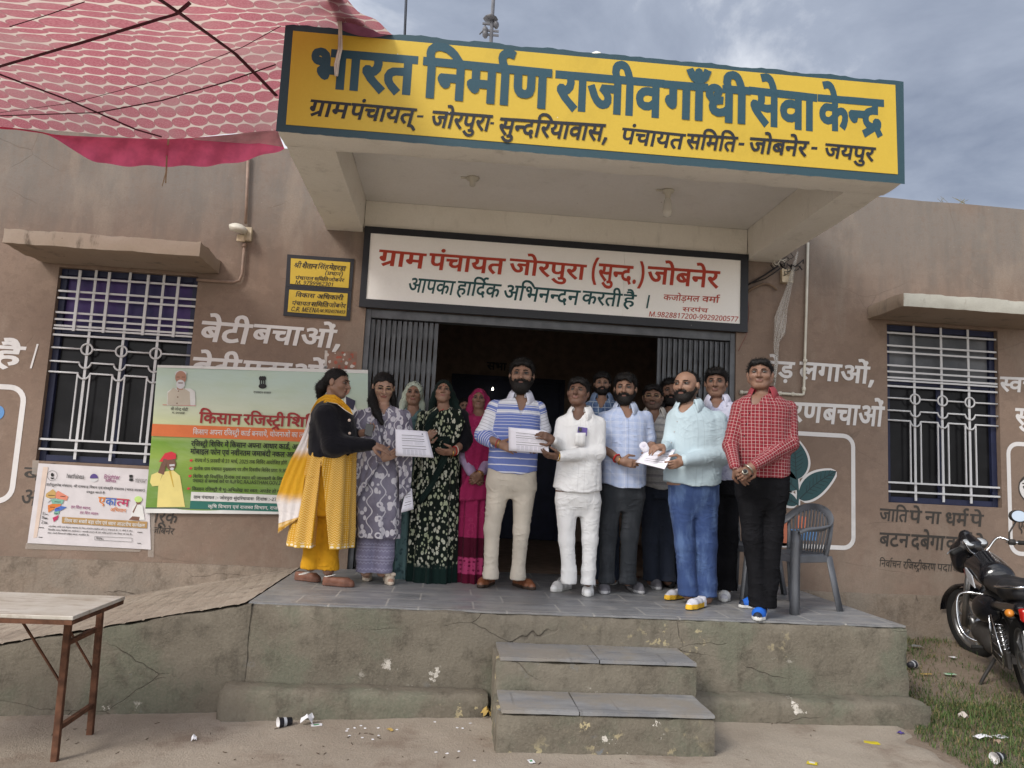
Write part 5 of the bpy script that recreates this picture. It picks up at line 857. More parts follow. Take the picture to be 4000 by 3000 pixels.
# ------------------------------------------------------------------ smooth solid shapes: distance fields meshed by surface nets
def surface_nets(f, org, h):
	s = f < 0; n = f.shape
	cnt = np.zeros([q - 1 for q in n], np.int8); O = [(a, b, c) for a in (0, 1) for b in (0, 1) for c in (0, 1)]
	for a, b, c in O: cnt += s[a:n[0] - 1 + a, b:n[1] - 1 + b, c:n[2] - 1 + c]
	I = np.argwhere((cnt > 0) & (cnt < 8)); m = len(I)
	pos = np.zeros((m, 3), np.float32); k = np.zeros(m, np.float32)
	F = {o: f[I[:, 0] + o[0], I[:, 1] + o[1], I[:, 2] + o[2]] for o in O}
	for a in O:
		for d in range(3):
			if a[d]: continue
			b = list(a); b[d] = 1; b = tuple(b); fa, fb = F[a], F[b]; w = (fa < 0) != (fb < 0)
			t = np.where(w, fa / np.where(w, fa - fb, 1), 0); q = np.array(a, np.float32)[None] * w[:, None]
			q[:, d] += t * w; pos += q; k += w
	V = (I + pos / k[:, None]) * h + np.array(org)
	idm = np.full(cnt.shape, -1, np.int32); idm[I[:, 0], I[:, 1], I[:, 2]] = np.arange(m)
	Q = []
	for d in range(3):
		e, g = (d + 1) % 3, (d + 2) % 3; A = [slice(None)] * 3; B = [slice(None)] * 3; A[d] = slice(0, n[d] - 1); B[d] = slice(1, n[d])
		ch = s[tuple(A)] != s[tuple(B)]; J = np.argwhere(ch); J = J[(J[:, e] > 0) & (J[:, g] > 0) & (J[:, e] < n[e] - 1) & (J[:, g] < n[g] - 1)]
		ins = s[J[:, 0], J[:, 1], J[:, 2]]
		def cell(de, dg):
			K = J.copy(); K[:, e] -= de; K[:, g] -= dg; return idm[K[:, 0], K[:, 1], K[:, 2]]
		q = np.stack([cell(1, 1), cell(0, 1), cell(0, 0), cell(1, 0)], 1); q[~ins] = q[~ins][:, ::-1]; Q.append(q)
	Q = np.vstack(Q); return V, Q[(Q >= 0).all(1)]

def nvec(v): return np.array([v[0], v[1], v[2]], np.float64)
class Cap:
	def __init__(s, a, b, ra, rb, uv=None):
		s.a, s.b, s.ra, s.rb, s.tag = nvec(a), nvec(b), ra, rb, uv; r = max(ra, rb)
		s.lo = np.minimum(s.a, s.b) - r; s.hi = np.maximum(s.a, s.b) + r
	def d(s, x, y, z):
		ba = s.b - s.a; bb = max(ba @ ba, 1e-9); px, py, pz = x - s.a[0], y - s.a[1], z - s.a[2]
		t = np.clip((px * ba[0] + py * ba[1] + pz * ba[2]) / bb, 0, 1)
		return np.sqrt((px - t * ba[0]) ** 2 + (py - t * ba[1]) ** 2 + (pz - t * ba[2]) ** 2) - (s.ra + t * (s.rb - s.ra))
	def uv(s, p):
		ba = s.b - s.a; L_ = np.linalg.norm(ba); t = ba / max(L_, 1e-9); q = p - s.a; w = q @ t
		r = np.cross(t, [0, -1, 0]); r /= max(np.linalg.norm(r), 1e-6); o = np.cross(r, t)
		return np.stack([s.tag[0] + np.arctan2(q @ r, q @ o) * (s.ra + s.rb) / 2, s.tag[1] + w], 1)
class Ell:
	def __init__(s, c, r, M=None):
		s.c, s.r, s.M, s.tag = nvec(c), np.array(r, float), (np.eye(3) if M is None else M), None; e = np.sqrt(((s.M * s.r[None]) ** 2).sum(1)); s.lo = s.c - e; s.hi = s.c + e
	def d(s, x, y, z):
		p = (x - s.c[0], y - s.c[1], z - s.c[2]); q = [(p[0] * s.M[0, i] + p[1] * s.M[1, i] + p[2] * s.M[2, i]) / s.r[i] for i in range(3)]
		k0 = np.sqrt(q[0] ** 2 + q[1] ** 2 + q[2] ** 2); k1 = np.sqrt((q[0] / s.r[0]) ** 2 + (q[1] / s.r[1]) ** 2 + (q[2] / s.r[2]) ** 2)
		return k0 * (k0 - 1) / np.maximum(k1, 1e-6)
class Loft:
	"""stack of ellipses; keys (z, cx, cy, rx, ry); folds = (count, amplitude low, amplitude high, phase)"""
	def __init__(s, keys, uv=None, folds=None, pw=2.25, grow=0.0):
		K = np.array(sorted(keys), float); z = np.linspace(K[0, 0], K[-1, 0], 64); T = np.stack([z] + [np.interp(z, K[:, 0], K[:, i]) for i in range(1, 5)], 1)
		S = T.copy()
		for _ in range(5): S[1:-1, 1:] = (S[:-2, 1:] + 2 * S[1:-1, 1:] + S[2:, 1:]) / 4
		S[:, 3:] += grow; s.K, s.folds, s.tag, s.pw = S, folds, uv, pw
		m = .03; s.lo = np.array([(S[:, 1] - S[:, 3]).min() - m, (S[:, 2] - S[:, 4]).min() - m, S[0, 0]]); s.hi = np.array([(S[:, 1] + S[:, 3]).max() + m, (S[:, 2] + S[:, 4]).max() + m, S[-1, 0]])
	def at(s, z): return [np.interp(z, s.K[:, 0], s.K[:, i]) for i in range(1, 5)]
	def d(s, x, y, z):
		cx, cy, rx, ry = s.at(z); u = (x - cx) / rx; w = (y - cy) / ry
		if s.folds:
			n, a0, a1, ph = s.folds; th = np.arctan2(u, -w); t = (z - s.K[0, 0]) / (s.K[-1, 0] - s.K[0, 0])
			am = (a0 + (a1 - a0) * t) * (np.sin(n * th + ph + 1.3 * np.sin(2 * th + ph) + 2 * t) + .6 * np.sin(1.7 * n * th - 2.1 * ph)) * .7
		else: am = 0
		q = (np.abs(u) ** s.pw + np.abs(w) ** s.pw) ** (1 / s.pw); g = np.sqrt((u / rx) ** 2 + (w / ry) ** 2)
		r = (q - 1) * q / np.maximum(g, .5) - am
		return np.maximum(r, np.maximum(s.K[0, 0] - z, z - s.K[-1, 0]))
	def uv(s, p):
		cx, cy, rx, ry = s.at(p[:, 2]); return np.stack([s.tag[0] + np.arctan2((p[:, 0] - cx) / rx, -(p[:, 1] - cy) / ry) * s.K[:, 3].mean() * .9, s.tag[1] + p[:, 2]], 1)
class Fn:
	def __init__(s, fn, lo, hi): s.fn, s.lo, s.hi, s.tag = fn, np.array(lo, float), np.array(hi, float), None
	def d(s, x, y, z): return s.fn(x, y, z)
class Field:
	def __init__(s, vox): s.h = vox; s.it = []
	def add(s, p, k=.02): s.it.append((p, k, 1)); return s
	def sub(s, p, k=.004): s.it.append((p, k, -1)); return s
	def cut(s, fn): s.it.append((fn, 0, 0)); return s          # keep where fn(x,y,z) < 0
	def mesh(s, wr=None, cutlo=None):
		P = [p for p, k, m in s.it if m == 1]; h = s.h; lo = np.min([p.lo for p in P], 0) - 4 * h; hi = np.max([p.hi for p in P], 0) + 4 * h
		n = np.ceil((hi - lo) / h).astype(int) + 1; ax = [(lo[i] + np.arange(n[i]) * h).astype(np.float32) for i in range(3)]
		f = np.full(n, .5, np.float32)
		for p, k, m in s.it:
			if m == 0:
				f = np.maximum(f, p(ax[0][:, None, None], ax[1][None, :, None], ax[2][None, None, :]).astype(np.float32)); continue
			mg = k + 3 * h; sl = tuple(slice(max(0, int((p.lo[i] - mg - lo[i]) / h)), min(n[i], int((p.hi[i] + mg - lo[i]) / h) + 2)) for i in range(3))
			if any(q.start >= q.stop for q in sl): continue
			d = p.d(ax[0][sl[0]][:, None, None], ax[1][sl[1]][None, :, None], ax[2][sl[2]][None, None, :]); g = f[sl]
			if m == 1:
				t = np.clip(.5 + .5 * (g - d) / max(k, 1e-5), 0, 1); f[sl] = g * (1 - t) + d * t - k * t * (1 - t)
			else:
				d = -d; t = np.clip(.5 - .5 * (g - d) / max(k, 1e-5), 0, 1); f[sl] = g * (1 - t) + d * t + k * t * (1 - t)
		if wr:
			a, fr, sd = wr; X, Y, Z = ax[0][:, None, None], ax[1][None, :, None], ax[2][None, None, :]
			ph = fr * (Z * 1.0 + X * .55 + Y * .35) + 2.4 * np.sin(fr * .16 * (X * 2.1 - Z * .6 + Y) + sd) + 1.2 * np.sin(fr * .31 * (X + Y * 1.7 + Z * .4) + 2 * sd)
			rd = (1 - np.abs(np.sin(ph * .5))) ** 5; mk = np.clip(.35 + .9 * np.sin(fr * .12 * (Z * 1.3 + X * .8) + sd * 3) * np.cos(fr * .15 * (X * 1.2 - Y * .6 + Z * .3) + sd), 0, 1)
			f -= (a * rd * mk).astype(np.float32)
		return surface_nets(f, lo, h)
	def uvs(s, V):
		P = [p for p, k, m in s.it if m == 1 and p.tag is not None]; D = np.stack([p.d(V[:, 0], V[:, 1], V[:, 2]) for p in P]); b = D.argmin(0); U = np.zeros((len(V), 2))
		for i, p in enumerate(P):
			w = b == i
			if w.any(): U[w] = p.uv(V[w])
		return U
def strands(V, Q, n, L_, w, down, sd=1):
	"""short tapering hairs rooted on a surface"""
	rg = np.random.default_rng(sd); q = Q[rg.integers(0, len(Q), n)]; a = V[q[:, 0]]; nr = np.cross(V[q[:, 1]] - a, V[q[:, 3]] - a); nr /= np.maximum(np.linalg.norm(nr, axis=1, keepdims=True), 1e-9)
	p = V[q].mean(1); d = nr * rg.uniform(.25, .8, (n, 1)) + np.array(down) + rg.normal(0, .35, (n, 3)); d /= np.linalg.norm(d, axis=1, keepdims=True); l = L_ * rg.uniform(.5, 1.3, (n, 1)); s = np.cross(d, nr); s /= np.maximum(np.linalg.norm(s, axis=1, keepdims=True), 1e-9)
	P = np.stack([p - s * w - nr * .003, p + s * w - nr * .003, p + d * l * .6 + s * w * .6, p + d * l], 1).reshape(-1, 3); return P, [(4 * i, 4 * i + 1, 4 * i + 2, 4 * i + 3) for i in range(n)], 0
def mesh_object(name, V, Q, mats, parent=None, uv=None, mi=None, extra=None):
	"""extra = list of (verts, faces, material index)"""
	V = [V]; F = [np.asarray(Q)]; MI = [np.zeros(len(Q), int) if mi is None else mi]; b = len(V[0]); faces = [tuple(q) for q in Q]; mil = list(MI[0])
	for v, f, m in extra or []:
		V.append(np.array([tuple(p) for p in v])); faces += [tuple(b + i for i in q) for q in f]; mil += [m] * len(f); b += len(v)
	me = bpy.data.meshes.new(name); me.from_pydata(np.vstack(V).tolist(), [], [[int(i) for i in q] for q in faces])
	for m in mats: me.materials.append(m)
	me.polygons.foreach_set('material_index', np.array(mil, np.int32)); me.polygons.foreach_set('use_smooth', np.ones(len(faces), bool))
	if uv is not None:
		if b > len(uv): uv = np.vstack([uv, np.zeros((b - len(uv), 2))])
		l = me.uv_layers.new(name='UVMap'); vi = np.zeros(len(me.loops), np.int32); me.loops.foreach_get('vertex_index', vi); l.data.foreach_set('uv', uv[vi].astype(np.float32).ravel())
	me.update(); return link(name, me, parent)

# ------------------------------------------------------------------ cloth, skin and hair materials
def m_skin(name, c):
	b = NB(name, .5, .35); v = b.obj(); cc = b.mix(b.step(b.noise(v, 14, 4), .3, .7), tuple(k * .9 for k in c), tuple(k * 1.08 for k in c))
	b.col(b.mix(b.math('MULTIPLY', b.step(b.noise(v, 5, 3), .5, .7), .3), cc, (c[0] * 1.05, c[1] * .86, c[2] * .8)))
	b.p.inputs['Subsurface Weight'].default_value = .06; b.p.inputs['Subsurface Radius'].default_value = (.01, .004, .002); b.bump(b.noise(v, 240, 3), .08, .001); return b.m
SKIN = {k: m_skin('skin_' + k, c) for k, c in dict(fair=(.335, .205, .147), mid=(.245, .142, .098), tan=(.195, .108, .074), deep=(.135, .073, .050), lid=(.125, .067, .047)).items()}  # lid: darker tone that carries the eye-socket shading
EYEW = plain('eye_white', (.12, .09, .075), .25, .5, var=.03); DARKEYE = plain('dark_iris', (.012, .008, .006), .2, .5); LIP = plain('lip_skin', (.20, .075, .06), .4); LIPM = plain('brown_lip_skin', (.17, .075, .058), .45); STUB = plain('shaven_skin', (.105, .068, .052), .6)
def m_hair(name='black_hair', c=(.007, .006, .006)):
	b = NB(name, .6, .2); v = b.obj(); n = b.noise(b.map(v, (1, 1, .18)), 120, 3, .6); b.col(b.mix(n, tuple(k * .6 for k in c), tuple(k * 1.7 for k in c))); b.bump(n, .6, .006); return b.m
HAIR = m_hair(); BEARD = m_hair('dark_beard', (.009, .0075, .007)); BINDI = plain('red_bindi', (.35, .02, .02), .5)
def cloth(name, fn, rough=.85, folds=.45, fscale=8, sheen=.04):
	b = NB(name, rough, .08); uv = b.uvc(); x, y, _ = b.xyz(uv); b.col(fn(b, uv, x, y)); p = b.obj()
	w = b.noise(b.map(p, (1, 1, .22)), fscale, 3, .5, .8); cw = b.noise(b.map(p, (1, 1, 2.1), rot=(0, .45, .3)), fscale * .6, 2, .45, 1.3)
	crease = b.math('POWER', b.math('SUBTRACT', 1.0, b.math('ABSOLUTE', b.math('SUBTRACT', b.math('MULTIPLY', cw, 2.0), 1.0))), 7.0)
	n = b.bump(w, folds, .030, None); b.bump(b.math('MULTIPLY', crease, b.step(b.noise(p, 3.1, 2), .42, .6)), folds * .5, .02, n)
	b.p.inputs['Sheen Weight'].default_value = sheen; b.p.inputs['Sheen Roughness'].default_value = .5
	return b.m
def flat_cloth(name, c, var=.10, **k): return cloth(name, lambda b, uv, x, y: b.mix(b.step(b.noise(b.obj(), 7, 5), .3, .7), tuple(q * (1 - var) for q in c), tuple(min(1, q * (1 + var)) for q in c)), **k)
def denim(name, c, fade, **k):
	def f(b, uv, x, y):
		n = b.noise(b.map(b.obj(), (1, 1, .35)), 9, 5, .6); cc = b.mix(b.math('MULTIPLY', b.step(n, .44, .66), .65), c, fade); tw = b.stripe(b.math('ADD', x, b.math('MULTIPLY', y, 1.0)), .004, .0016)
		cc = b.mix(b.math('MULTIPLY', tw, .12), cc, (.4, .45, .5)); return cc
	return cloth(name, f, **k)
def checks(name, base, line, period, wdt, second=None, **k):
	def f(b, uv, x, y):
		wob_ = b.math('MULTIPLY', b.math('SUBTRACT', b.noise(b.obj(), 6, 2), .5), .012); xx = b.math('ADD', x, wob_); yy = b.math('ADD', y, wob_)
		c = base
		if second: c = b.mix(b.math('MULTIPLY', b.math('ADD', b.stripe(xx, period * 2, period), b.stripe(yy, period * 2, period)), .5), base, second)
		g = b.math('MAXIMUM', b.stripe(xx, period, wdt), b.stripe(yy, period, wdt)); c = b.mix(b.math('MULTIPLY', g, .8), c, line)
		return b.mix(b.math('MULTIPLY', b.step(b.math('ABSOLUTE', x), .0045, .002), .4), c, tuple(q * .6 for q in base))
	return cloth(name, f, **k)

# ------------------------------------------------------------------ heads and hands
def head_frame(spec, Y):
	c = spec['c']; t = at(c, *spec['top'], Y); k = at(c, *spec['chin'], Y); s = (t - k).length / .236
	ya, pi, ro = (R(spec.get(q, 0)) for q in ('yaw', 'pitch', 'roll'))
	ya += math.atan2(-t.x, t.y - CAM.y)            # zero yaw looks at the camera
	fw = Vector((math.sin(ya), -math.cos(ya), 0)); rt = Vector((math.cos(ya), math.sin(ya), 0)); up = Vector((0, 0, 1))
	fw, up = fw * math.cos(pi) + up * math.sin(pi), up * math.cos(pi) - fw * math.sin(pi)
	rt, up = rt * math.cos(ro) + up * math.sin(ro), up * math.cos(ro) - rt * math.sin(ro)
	M = np.array([[rt.x, fw.x, up.x], [rt.y, fw.y, up.y], [rt.z, fw.z, up.z]])
	return M, nvec((t + k) / 2), s
class HeadKit:
	def __init__(s, spec, Y):
		s.M, s.c, s.s = head_frame(spec, Y); s.fem = spec.get('fem', False); s.jaw = spec.get('jaw', 1.0); s.nose = spec.get('nose', 1.0); s.cheek = spec.get('cheek', 1.0); s.wide = spec.get('wide', 1.0) * (1.10 if s.fem else 1.13)
	def w(s, p): return s.c + s.M @ (np.array([p[0] * s.wide, p[1], p[2]], float) * s.s)
	def ell(s, c, r): return Ell(s.w(c), (r[0] * s.s * s.wide, r[1] * s.s, r[2] * s.s), s.M)
	def cap(s, a, b, ra, rb): return Cap(s.w(a), s.w(b), ra * s.s, rb * s.s)
	def loc(s, x, y, z):
		px, py, pz = (x - s.c[0]) / s.s, (y - s.c[1]) / s.s, (z - s.c[2]) / s.s
		return (px * s.M[0, 0] + py * s.M[1, 0] + pz * s.M[2, 0]) / s.wide, px * s.M[0, 1] + py * s.M[1, 1] + pz * s.M[2, 1], px * s.M[0, 2] + py * s.M[1, 2] + pz * s.M[2, 2]
	def locv(s, V): return np.stack(s.loc(V[:, 0], V[:, 1], V[:, 2]), 1)
	def skull(s, F, full=True):
		f = s.fem
		F.add(s.ell((0, -.015, .034), (.074, .094, .082)), .01); F.add(s.ell((0, .022, -.015), (.064, .068, .088)), .02)
		F.add(s.ell((0, .046, -.088), ((.030 if f else .036) * s.jaw, .032, .026)), .025)
		for q in (-1, 1):
			F.add(s.cap((q * .054 * s.jaw, -.005, -.045), (q * .018 * s.jaw, .05, -.092), .020, .022), .025); F.add(s.ell((q * .040, .052, -.018), (.024 * s.cheek, .026 * s.cheek, .022 * s.cheek)), .02)
		if not full: return
		for q in (-1, 1):
			F.add(s.cap((q * .012, .083, .030), (q * .046, .070, .031), .009, .007), .012)
			F.sub(s.ell((q * .031, .094, .012), (.0175, .016, .0068)), .009)
			F.add(s.ell((q * .013, .092, -.027), (.0095, .012, .009)), .006); F.add(s.ell((q * .079, -.012, .0), (.010, .021, .031)), .008)
		F.add(s.cap((0, .083, .018), (0, .104 + .006 * s.nose, -.020 - .004 * s.nose), .0085 * s.nose, .0125 * s.nose), .010)
		F.add(s.cap((-.017, .084, -.052), (.017, .084, -.052), .0065, .0065), .008); F.add(s.cap((-.014, .083, -.063), (.014, .083, -.063), .0075, .0075), .006)
		F.sub(s.cap((-.021, .094, -.0572), (.021, .094, -.0572), .0035, .0035), .003)
	def extras(s, gaze=(0, 0), closed=False):
		ex = []
		for q in (-1, 1):
			r = .0125; n = 10; vs = []; c = np.array([q * .031, .0735, .0115])
			for i in range(n + 1):
				for k in range(n * 2):
					th = math.pi * i / n; ph = math.pi * k / n; vs.append((math.sin(th) * math.cos(ph), math.cos(th), math.sin(th) * math.sin(ph)))
			g = np.array([gaze[0], 1, gaze[1]]); g = g / np.linalg.norm(g); fw_, fd = [], []
			for i in range(n):
				for k in range(n * 2):
					a = (i * 2 * n + k, i * 2 * n + (k + 1) % (2 * n), (i + 1) * 2 * n + (k + 1) % (2 * n), (i + 1) * 2 * n + k); m = np.mean([vs[j] for j in a], 0); m /= np.linalg.norm(m)
					(fd if m @ g > math.cos(R(33)) else fw_).append(a)
			W = [s.w(c + np.array(p) * r * np.array([1.25, 1, 1])) for p in vs]
			ex.append((W, fw_, 1)); ex.append((W, fd, 2))
			lash = MB(); lash.tube([s.w(c + np.array([q * d, .0128 - abs(d) * .25, (.0052 if not closed else -.001) + .003 - 9 * (d - .001) ** 2 * 1.5])) for d in (-.016, -.008, 0, .008, .016)], [k * s.s for k in (.001, .0021, .0024, .0022, .001)], 6)
			ex.append((lash.v, lash.f, 2))
		return ex
	def hair(s, F, line=((-.12, -.075), (-.05, -.06), (-.026, -.03), (-.004, .0), (.014, .004), (.026, .030), (.046, .056), (.066, .070), (.10, .076)), vol=(.083, .104, .094), c=(0, -.018, .040), quiff=True):
		F.add(s.ell(c, vol), .01); L_ = np.array(line)
		if quiff: F.add(s.cap((-.042, .058, .090), (.036, .060, .094), .020, .024), .03)
		F.cut(lambda x, y, z: (lambda l: (np.interp(l[1], L_[:, 0], L_[:, 1]) + .007 * np.sin(l[0] * 95 + 1.0) * (np.abs(l[0]) < .05) - l[2]) * s.s * .7)(s.loc(x, y, z)))
	def brows(s, mb, th=.0042):
		for q in (-1, 1): mb.tube([s.w((q * a, b, c)) for a, b, c in ((.013, .0915, .0285), (.026, .0885, .0335), (.040, .080, .033), (.050, .069, .0285))], [th * .9 * s.s, th * s.s, th * .85 * s.s, th * .3 * s.s], 6)
	def beard(s, F, length=.012, full=True, stubble=0.0):
		g = Field(F.h); 
		F.add(s.ell((0, .022, -.018), (.064 + length * .6, .068 + length * .8, .088 + length * .4)), .01); F.add(s.ell((0, .048, -.090 - length * .6), (.036 + length, .036 + length * .6, .028 + length)), .02)
		for q in (-1, 1): F.add(s.cap((q * .056, -.003, -.035), (q * .020, .05, -.092), .021 + length * .5, .024 + length * .7), .02)
		F.add(s.cap((-.022, .086, -.046), (.022, .086, -.046), .0095 + length * .25, .0095 + length * .25), .008)
		B = np.array(((-.05, .02), (-.012, .012), (.012, -.012), (.03, -.036), (.055, -.052), (.075, -.050), (.086, -.0385), (.13, -.036)))
		F.cut(lambda x, y, z: (lambda l: np.maximum(l[2] - np.interp(l[1], B[:, 0], B[:, 1]) + .003 * np.sin(l[0] * 210), -.022 - l[1]) * s.s * .8)(s.loc(x, y, z)))
		F.sub(s.ell((0, .105, -.0585), (.019, .030, .0085)), .003)
def hand_prims(W, T, nrm, side, curl=(.25, .35, .3), spread=.5, sc=1.0, thumb=.5):
	"""palm and five fingers; W wrist, T towards the knuckles, nrm palm side, side = +-1 picks the thumb edge"""
	W = nvec(W); d = nvec(T) - W; d /= np.linalg.norm(d); n = nvec(nrm); n = n - d * (n @ d); n /= np.linalg.norm(n); sd = np.cross(d, n) * side; P = []
	P.append((Cap(W - d * .01, W + d * .035 * sc, .026 * sc, .030 * sc), .01))
	for o in (-.024, -.008, .008, .024): P.append((Cap(W + d * .03 * sc + sd * o * .8 * sc, W + d * .088 * sc + sd * o * sc - n * .002, .0155 * sc, .0125 * sc), .012))
	for i, (o, L_) in enumerate(((.027, .074), (.009, .082), (-.009, .076), (-.026, .060))):
		p = W + d * (.090 - .004 * abs(i - 1)) * sc + sd * o * sc; a = 0; dirn = d + sd * o * spread * 4; dirn /= np.linalg.norm(dirn); r = .0093 * sc
		for seg, c in zip((.44, .31, .25), curl):
			a += c * (1 + .10 * i); v = dirn * math.cos(a) + n * math.sin(a); q = p + v * L_ * seg * sc; P.append((Cap(p, q, r, r * .9), .0035)); p = q; r *= .9
	p = W + d * .028 * sc + sd * .028 * sc; v1 = d * .62 + sd * .72 + n * .25; v1 /= np.linalg.norm(v1); q = p + v1 * .042 * sc; P.append((Cap(p, q, .0145 * sc, .0115 * sc), .008))
	v2 = d * .85 + sd * (.5 - thumb) + n * (.25 + .5 * thumb); v2 /= np.linalg.norm(v2); q2 = q + v2 * .030 * sc; P.append((Cap(q, q2, .011 * sc, .0095 * sc), .004)); q3 = q2 + (v2 + n * .3 * thumb) / np.linalg.norm(v2 + n * .3 * thumb) * .024 * sc; P.append((Cap(q2, q3, .0095 * sc, .0075 * sc), .003))
	return P
FLOOR = DZ + .0055
def rows(c, Y, rr):
	"""silhouette rows (u left, u right, v, depth radius[, dy]) -> loft keys"""
	K = []
	for r in rr:
		dy = r[4] if len(r) > 4 else 0; a, b = at(c, r[0], r[2], Y + dy), at(c, r[1], r[2], Y + dy); K.append(((a.z + b.z) / 2, (a.x + b.x) / 2, Y + dy, (b - a).length / 2, r[3]))
	return K
def chain(c, Y, pts):
	"""(u, v, width in pixels, dy) -> list of (point, radius)"""
	o = CROP[c][2]; return [(at(c, p[0], p[1], Y + (p[3] if len(p) > 3 else 0)), p[2] / 2 / o / FPX * ((at(c, p[0], p[1], Y) - CAM).dot(C_FW))) for p in pts]
def add_chain(F, ch, k=.02, grow=0.0, uv=None):
	L_ = 0
	for (a, ra), (b, rb) in zip(ch, ch[1:]):
		F.add(Cap(a, b, ra + grow, rb + grow, None if uv is None else (uv[0], uv[1] + L_)), k); L_ += (b - a).length
def shoe(parent, c, heel, toe, mats, hi=.0, wd=1.0, name='shoe', sole=.026):
	H = atz(c, *heel, FLOOR); T = atz(c, *toe, FLOOR); d = (T - H); L0 = d.length; d.normalize(); L_ = min(max(L0, .23), .30); H = T - d * L_
	up = Vector((0, 0, 1)); F = Field(.0055); r = .036 * wd; p = lambda t, z: H + d * L_ * t + up * z
	zs = 1.0
	F.add(Cap(p(.14, .036), p(.42, .040), .033 * wd, .036 * wd), .01); F.add(Cap(p(.42, .040), p(.70, .034), .036 * wd, .043 * wd), .02); F.add(Cap(p(.70, .032), p(.87, .026), .042 * wd, .032 * wd), .02)
	F.add(Cap(p(.16, .03), p(.17, .085 + hi), .034 * wd, .036 * wd), .02)
	if sole: F.add(Cap(p(.13, .012), p(.5, .012), .036 * wd, .037 * wd), .004).add(Cap(p(.5, .012), p(.72, .012), .037 * wd, .046 * wd), .004).add(Cap(p(.72, .012), p(.88, .014), .046 * wd, .033 * wd), .004)
	F.cut(lambda x, y, z: FLOOR + .0005 - z + 0 * x + 0 * y); F.cut(lambda x, y, z: z - (FLOOR + .096 + hi) + 0 * x + 0 * y)
	V, Q = F.mesh(); zc = V[Q].mean(1)[:, 2] - FLOOR; t = ((V[Q].mean(1) - nvec(H)) @ nvec(d)) / L_
	mi = np.where(zc < sole, 1, (np.where((zc < .04) & (t > .25), 2, 0) if name == 'sock' else np.where((t > .90) | ((t < .38) & (zc < .075)), 2, 0)) if len(mats) > 2 else 0)
	uv = np.stack([((V - nvec(H)) @ nvec(d)), V[:, 2] - FLOOR], 1)
	return mesh_object(name, V, Q, mats, parent, uv, mi), (H, T, d, L_)
def collar(parent, kit_neck, fwd, r, mat, open_=34, drop=.05, hgt=.046, tilt=.35):
	"""turned-down shirt collar: ring round the neck with two pointed leaves"""
	fw = Vector(fwd); fw.z = 0; fw.normalize(); rt = Vector((-fw.y, fw.x, 0)); c = Vector(kit_neck); mb = MB(); N = 40; R_ = []
	for j in range(5):
		row = []
		for i in range(N + 1):
			a = R(open_ + (360 - 2 * open_) * i / N); e = abs(math.cos(a / 2)) ** 6; dirv = fw * math.cos(a) + rt * math.sin(a); fall = -(math.cos(a) + 1) / 2 * tilt * r * 1.3
			rr, zz = ((r * .93, -.012), (r * .98, hgt * .8), (r * 1.06, hgt), (r * 1.25, hgt * .55), (r * 1.48 + e * .034, -.016 - e * drop))[j]
			row.append(c + dirv * rr + Vector((0, 0, zz + fall)))
		R_.append(row)
	mb.grid(R_); o = mb.build('collar', mat, parent); m = o.modifiers.new('th', 'SOLIDIFY'); m.thickness = .004; m.offset = -1; return o

# ------------------------------------------------------------------ clothes of the people
def f_stripes(b, uv, x, y):     # white yoke, blue bands, thin white lines that spread out downwards
	zt = at('2', 600, 352, -.98).z; d = b.math('SUBTRACT', zt, y); d = b.math('ADD', d, b.math('MULTIPLY', b.math('SUBTRACT', b.noise(b.obj(), 5, 2), .5), .02))
	blue, wht = (.145, .195, .46), (.66, .67, .72); ph = b.math('MULTIPLY', b.math('LOGARITHM', b.math('MAXIMUM', b.math('ADD', d, .10), .02), math.e), 10.5)
	line = b.step(b.math('PINGPONG', ph, .5), .40, .45); c = b.mix(line, blue, wht)
	c = b.mix(b.step(d, .085, .08), c, wht); c = b.mix(b.step(d, .056, .052), c, blue); c = b.mix(b.math('MULTIPLY', b.step(d, .020, .024), b.step(d, .034, .030)), c, (.72, .36, .22)); c = b.mix(b.step(d, .004, 0), c, blue)
	c = b.mix(b.step(d, -.026, -.030), c, b.mix(b.math('MULTIPLY', b.stripe(d, .014, .003), .45), wht, (.2, .2, .24)))
	s = b.math('SUBTRACT', y, 2.0); sl = b.mix(b.math('MULTIPLY', b.stripe(s, .026, .004), .6), wht, (.16, .16, .2)); sl = b.mix(b.step(s, .04, .046), b.mix(b.stripe(s, .03, .006), blue, wht), sl)
	sl = b.mix(b.step(s, .235, .245), sl, b.mix(b.stripe(s, .021, .005), blue, wht)); return b.mix(b.step(y, 1.99, 2.0), c, sl)
def f_vine(b, uv, x, y):
	base = b.mix(b.step(b.noise(b.obj(), 4, 4), .35, .65), (.11, .10, .135), (.185, .175, .225)); wht = (.56, .545, .58); p = b.comb(x, y)
	ring = b.vor(p, 15, rnd=.75); r1 = b.math('MULTIPLY', b.step(ring, .18, .21), b.step(ring, .38, .34)); ring2 = b.vor(b.map(p, (1, .55, 1), (.3, .1, 0), (0, 0, .7)), 26, rnd=.9); lf = b.step(ring2, .40, .34)
	st = b.step(b.math('ABSOLUTE', b.math('SUBTRACT', b.math('FRACT', b.math('ADD', b.math('MULTIPLY', x, 11.0), b.math('MULTIPLY', b.math('SINE', b.math('MULTIPLY', y, 42.0)), .22))), .5)), .06, .035)
	return b.mix(b.math('MULTIPLY', b.math('MAXIMUM', b.math('MAXIMUM', r1, lf), st), .85), base, wht)
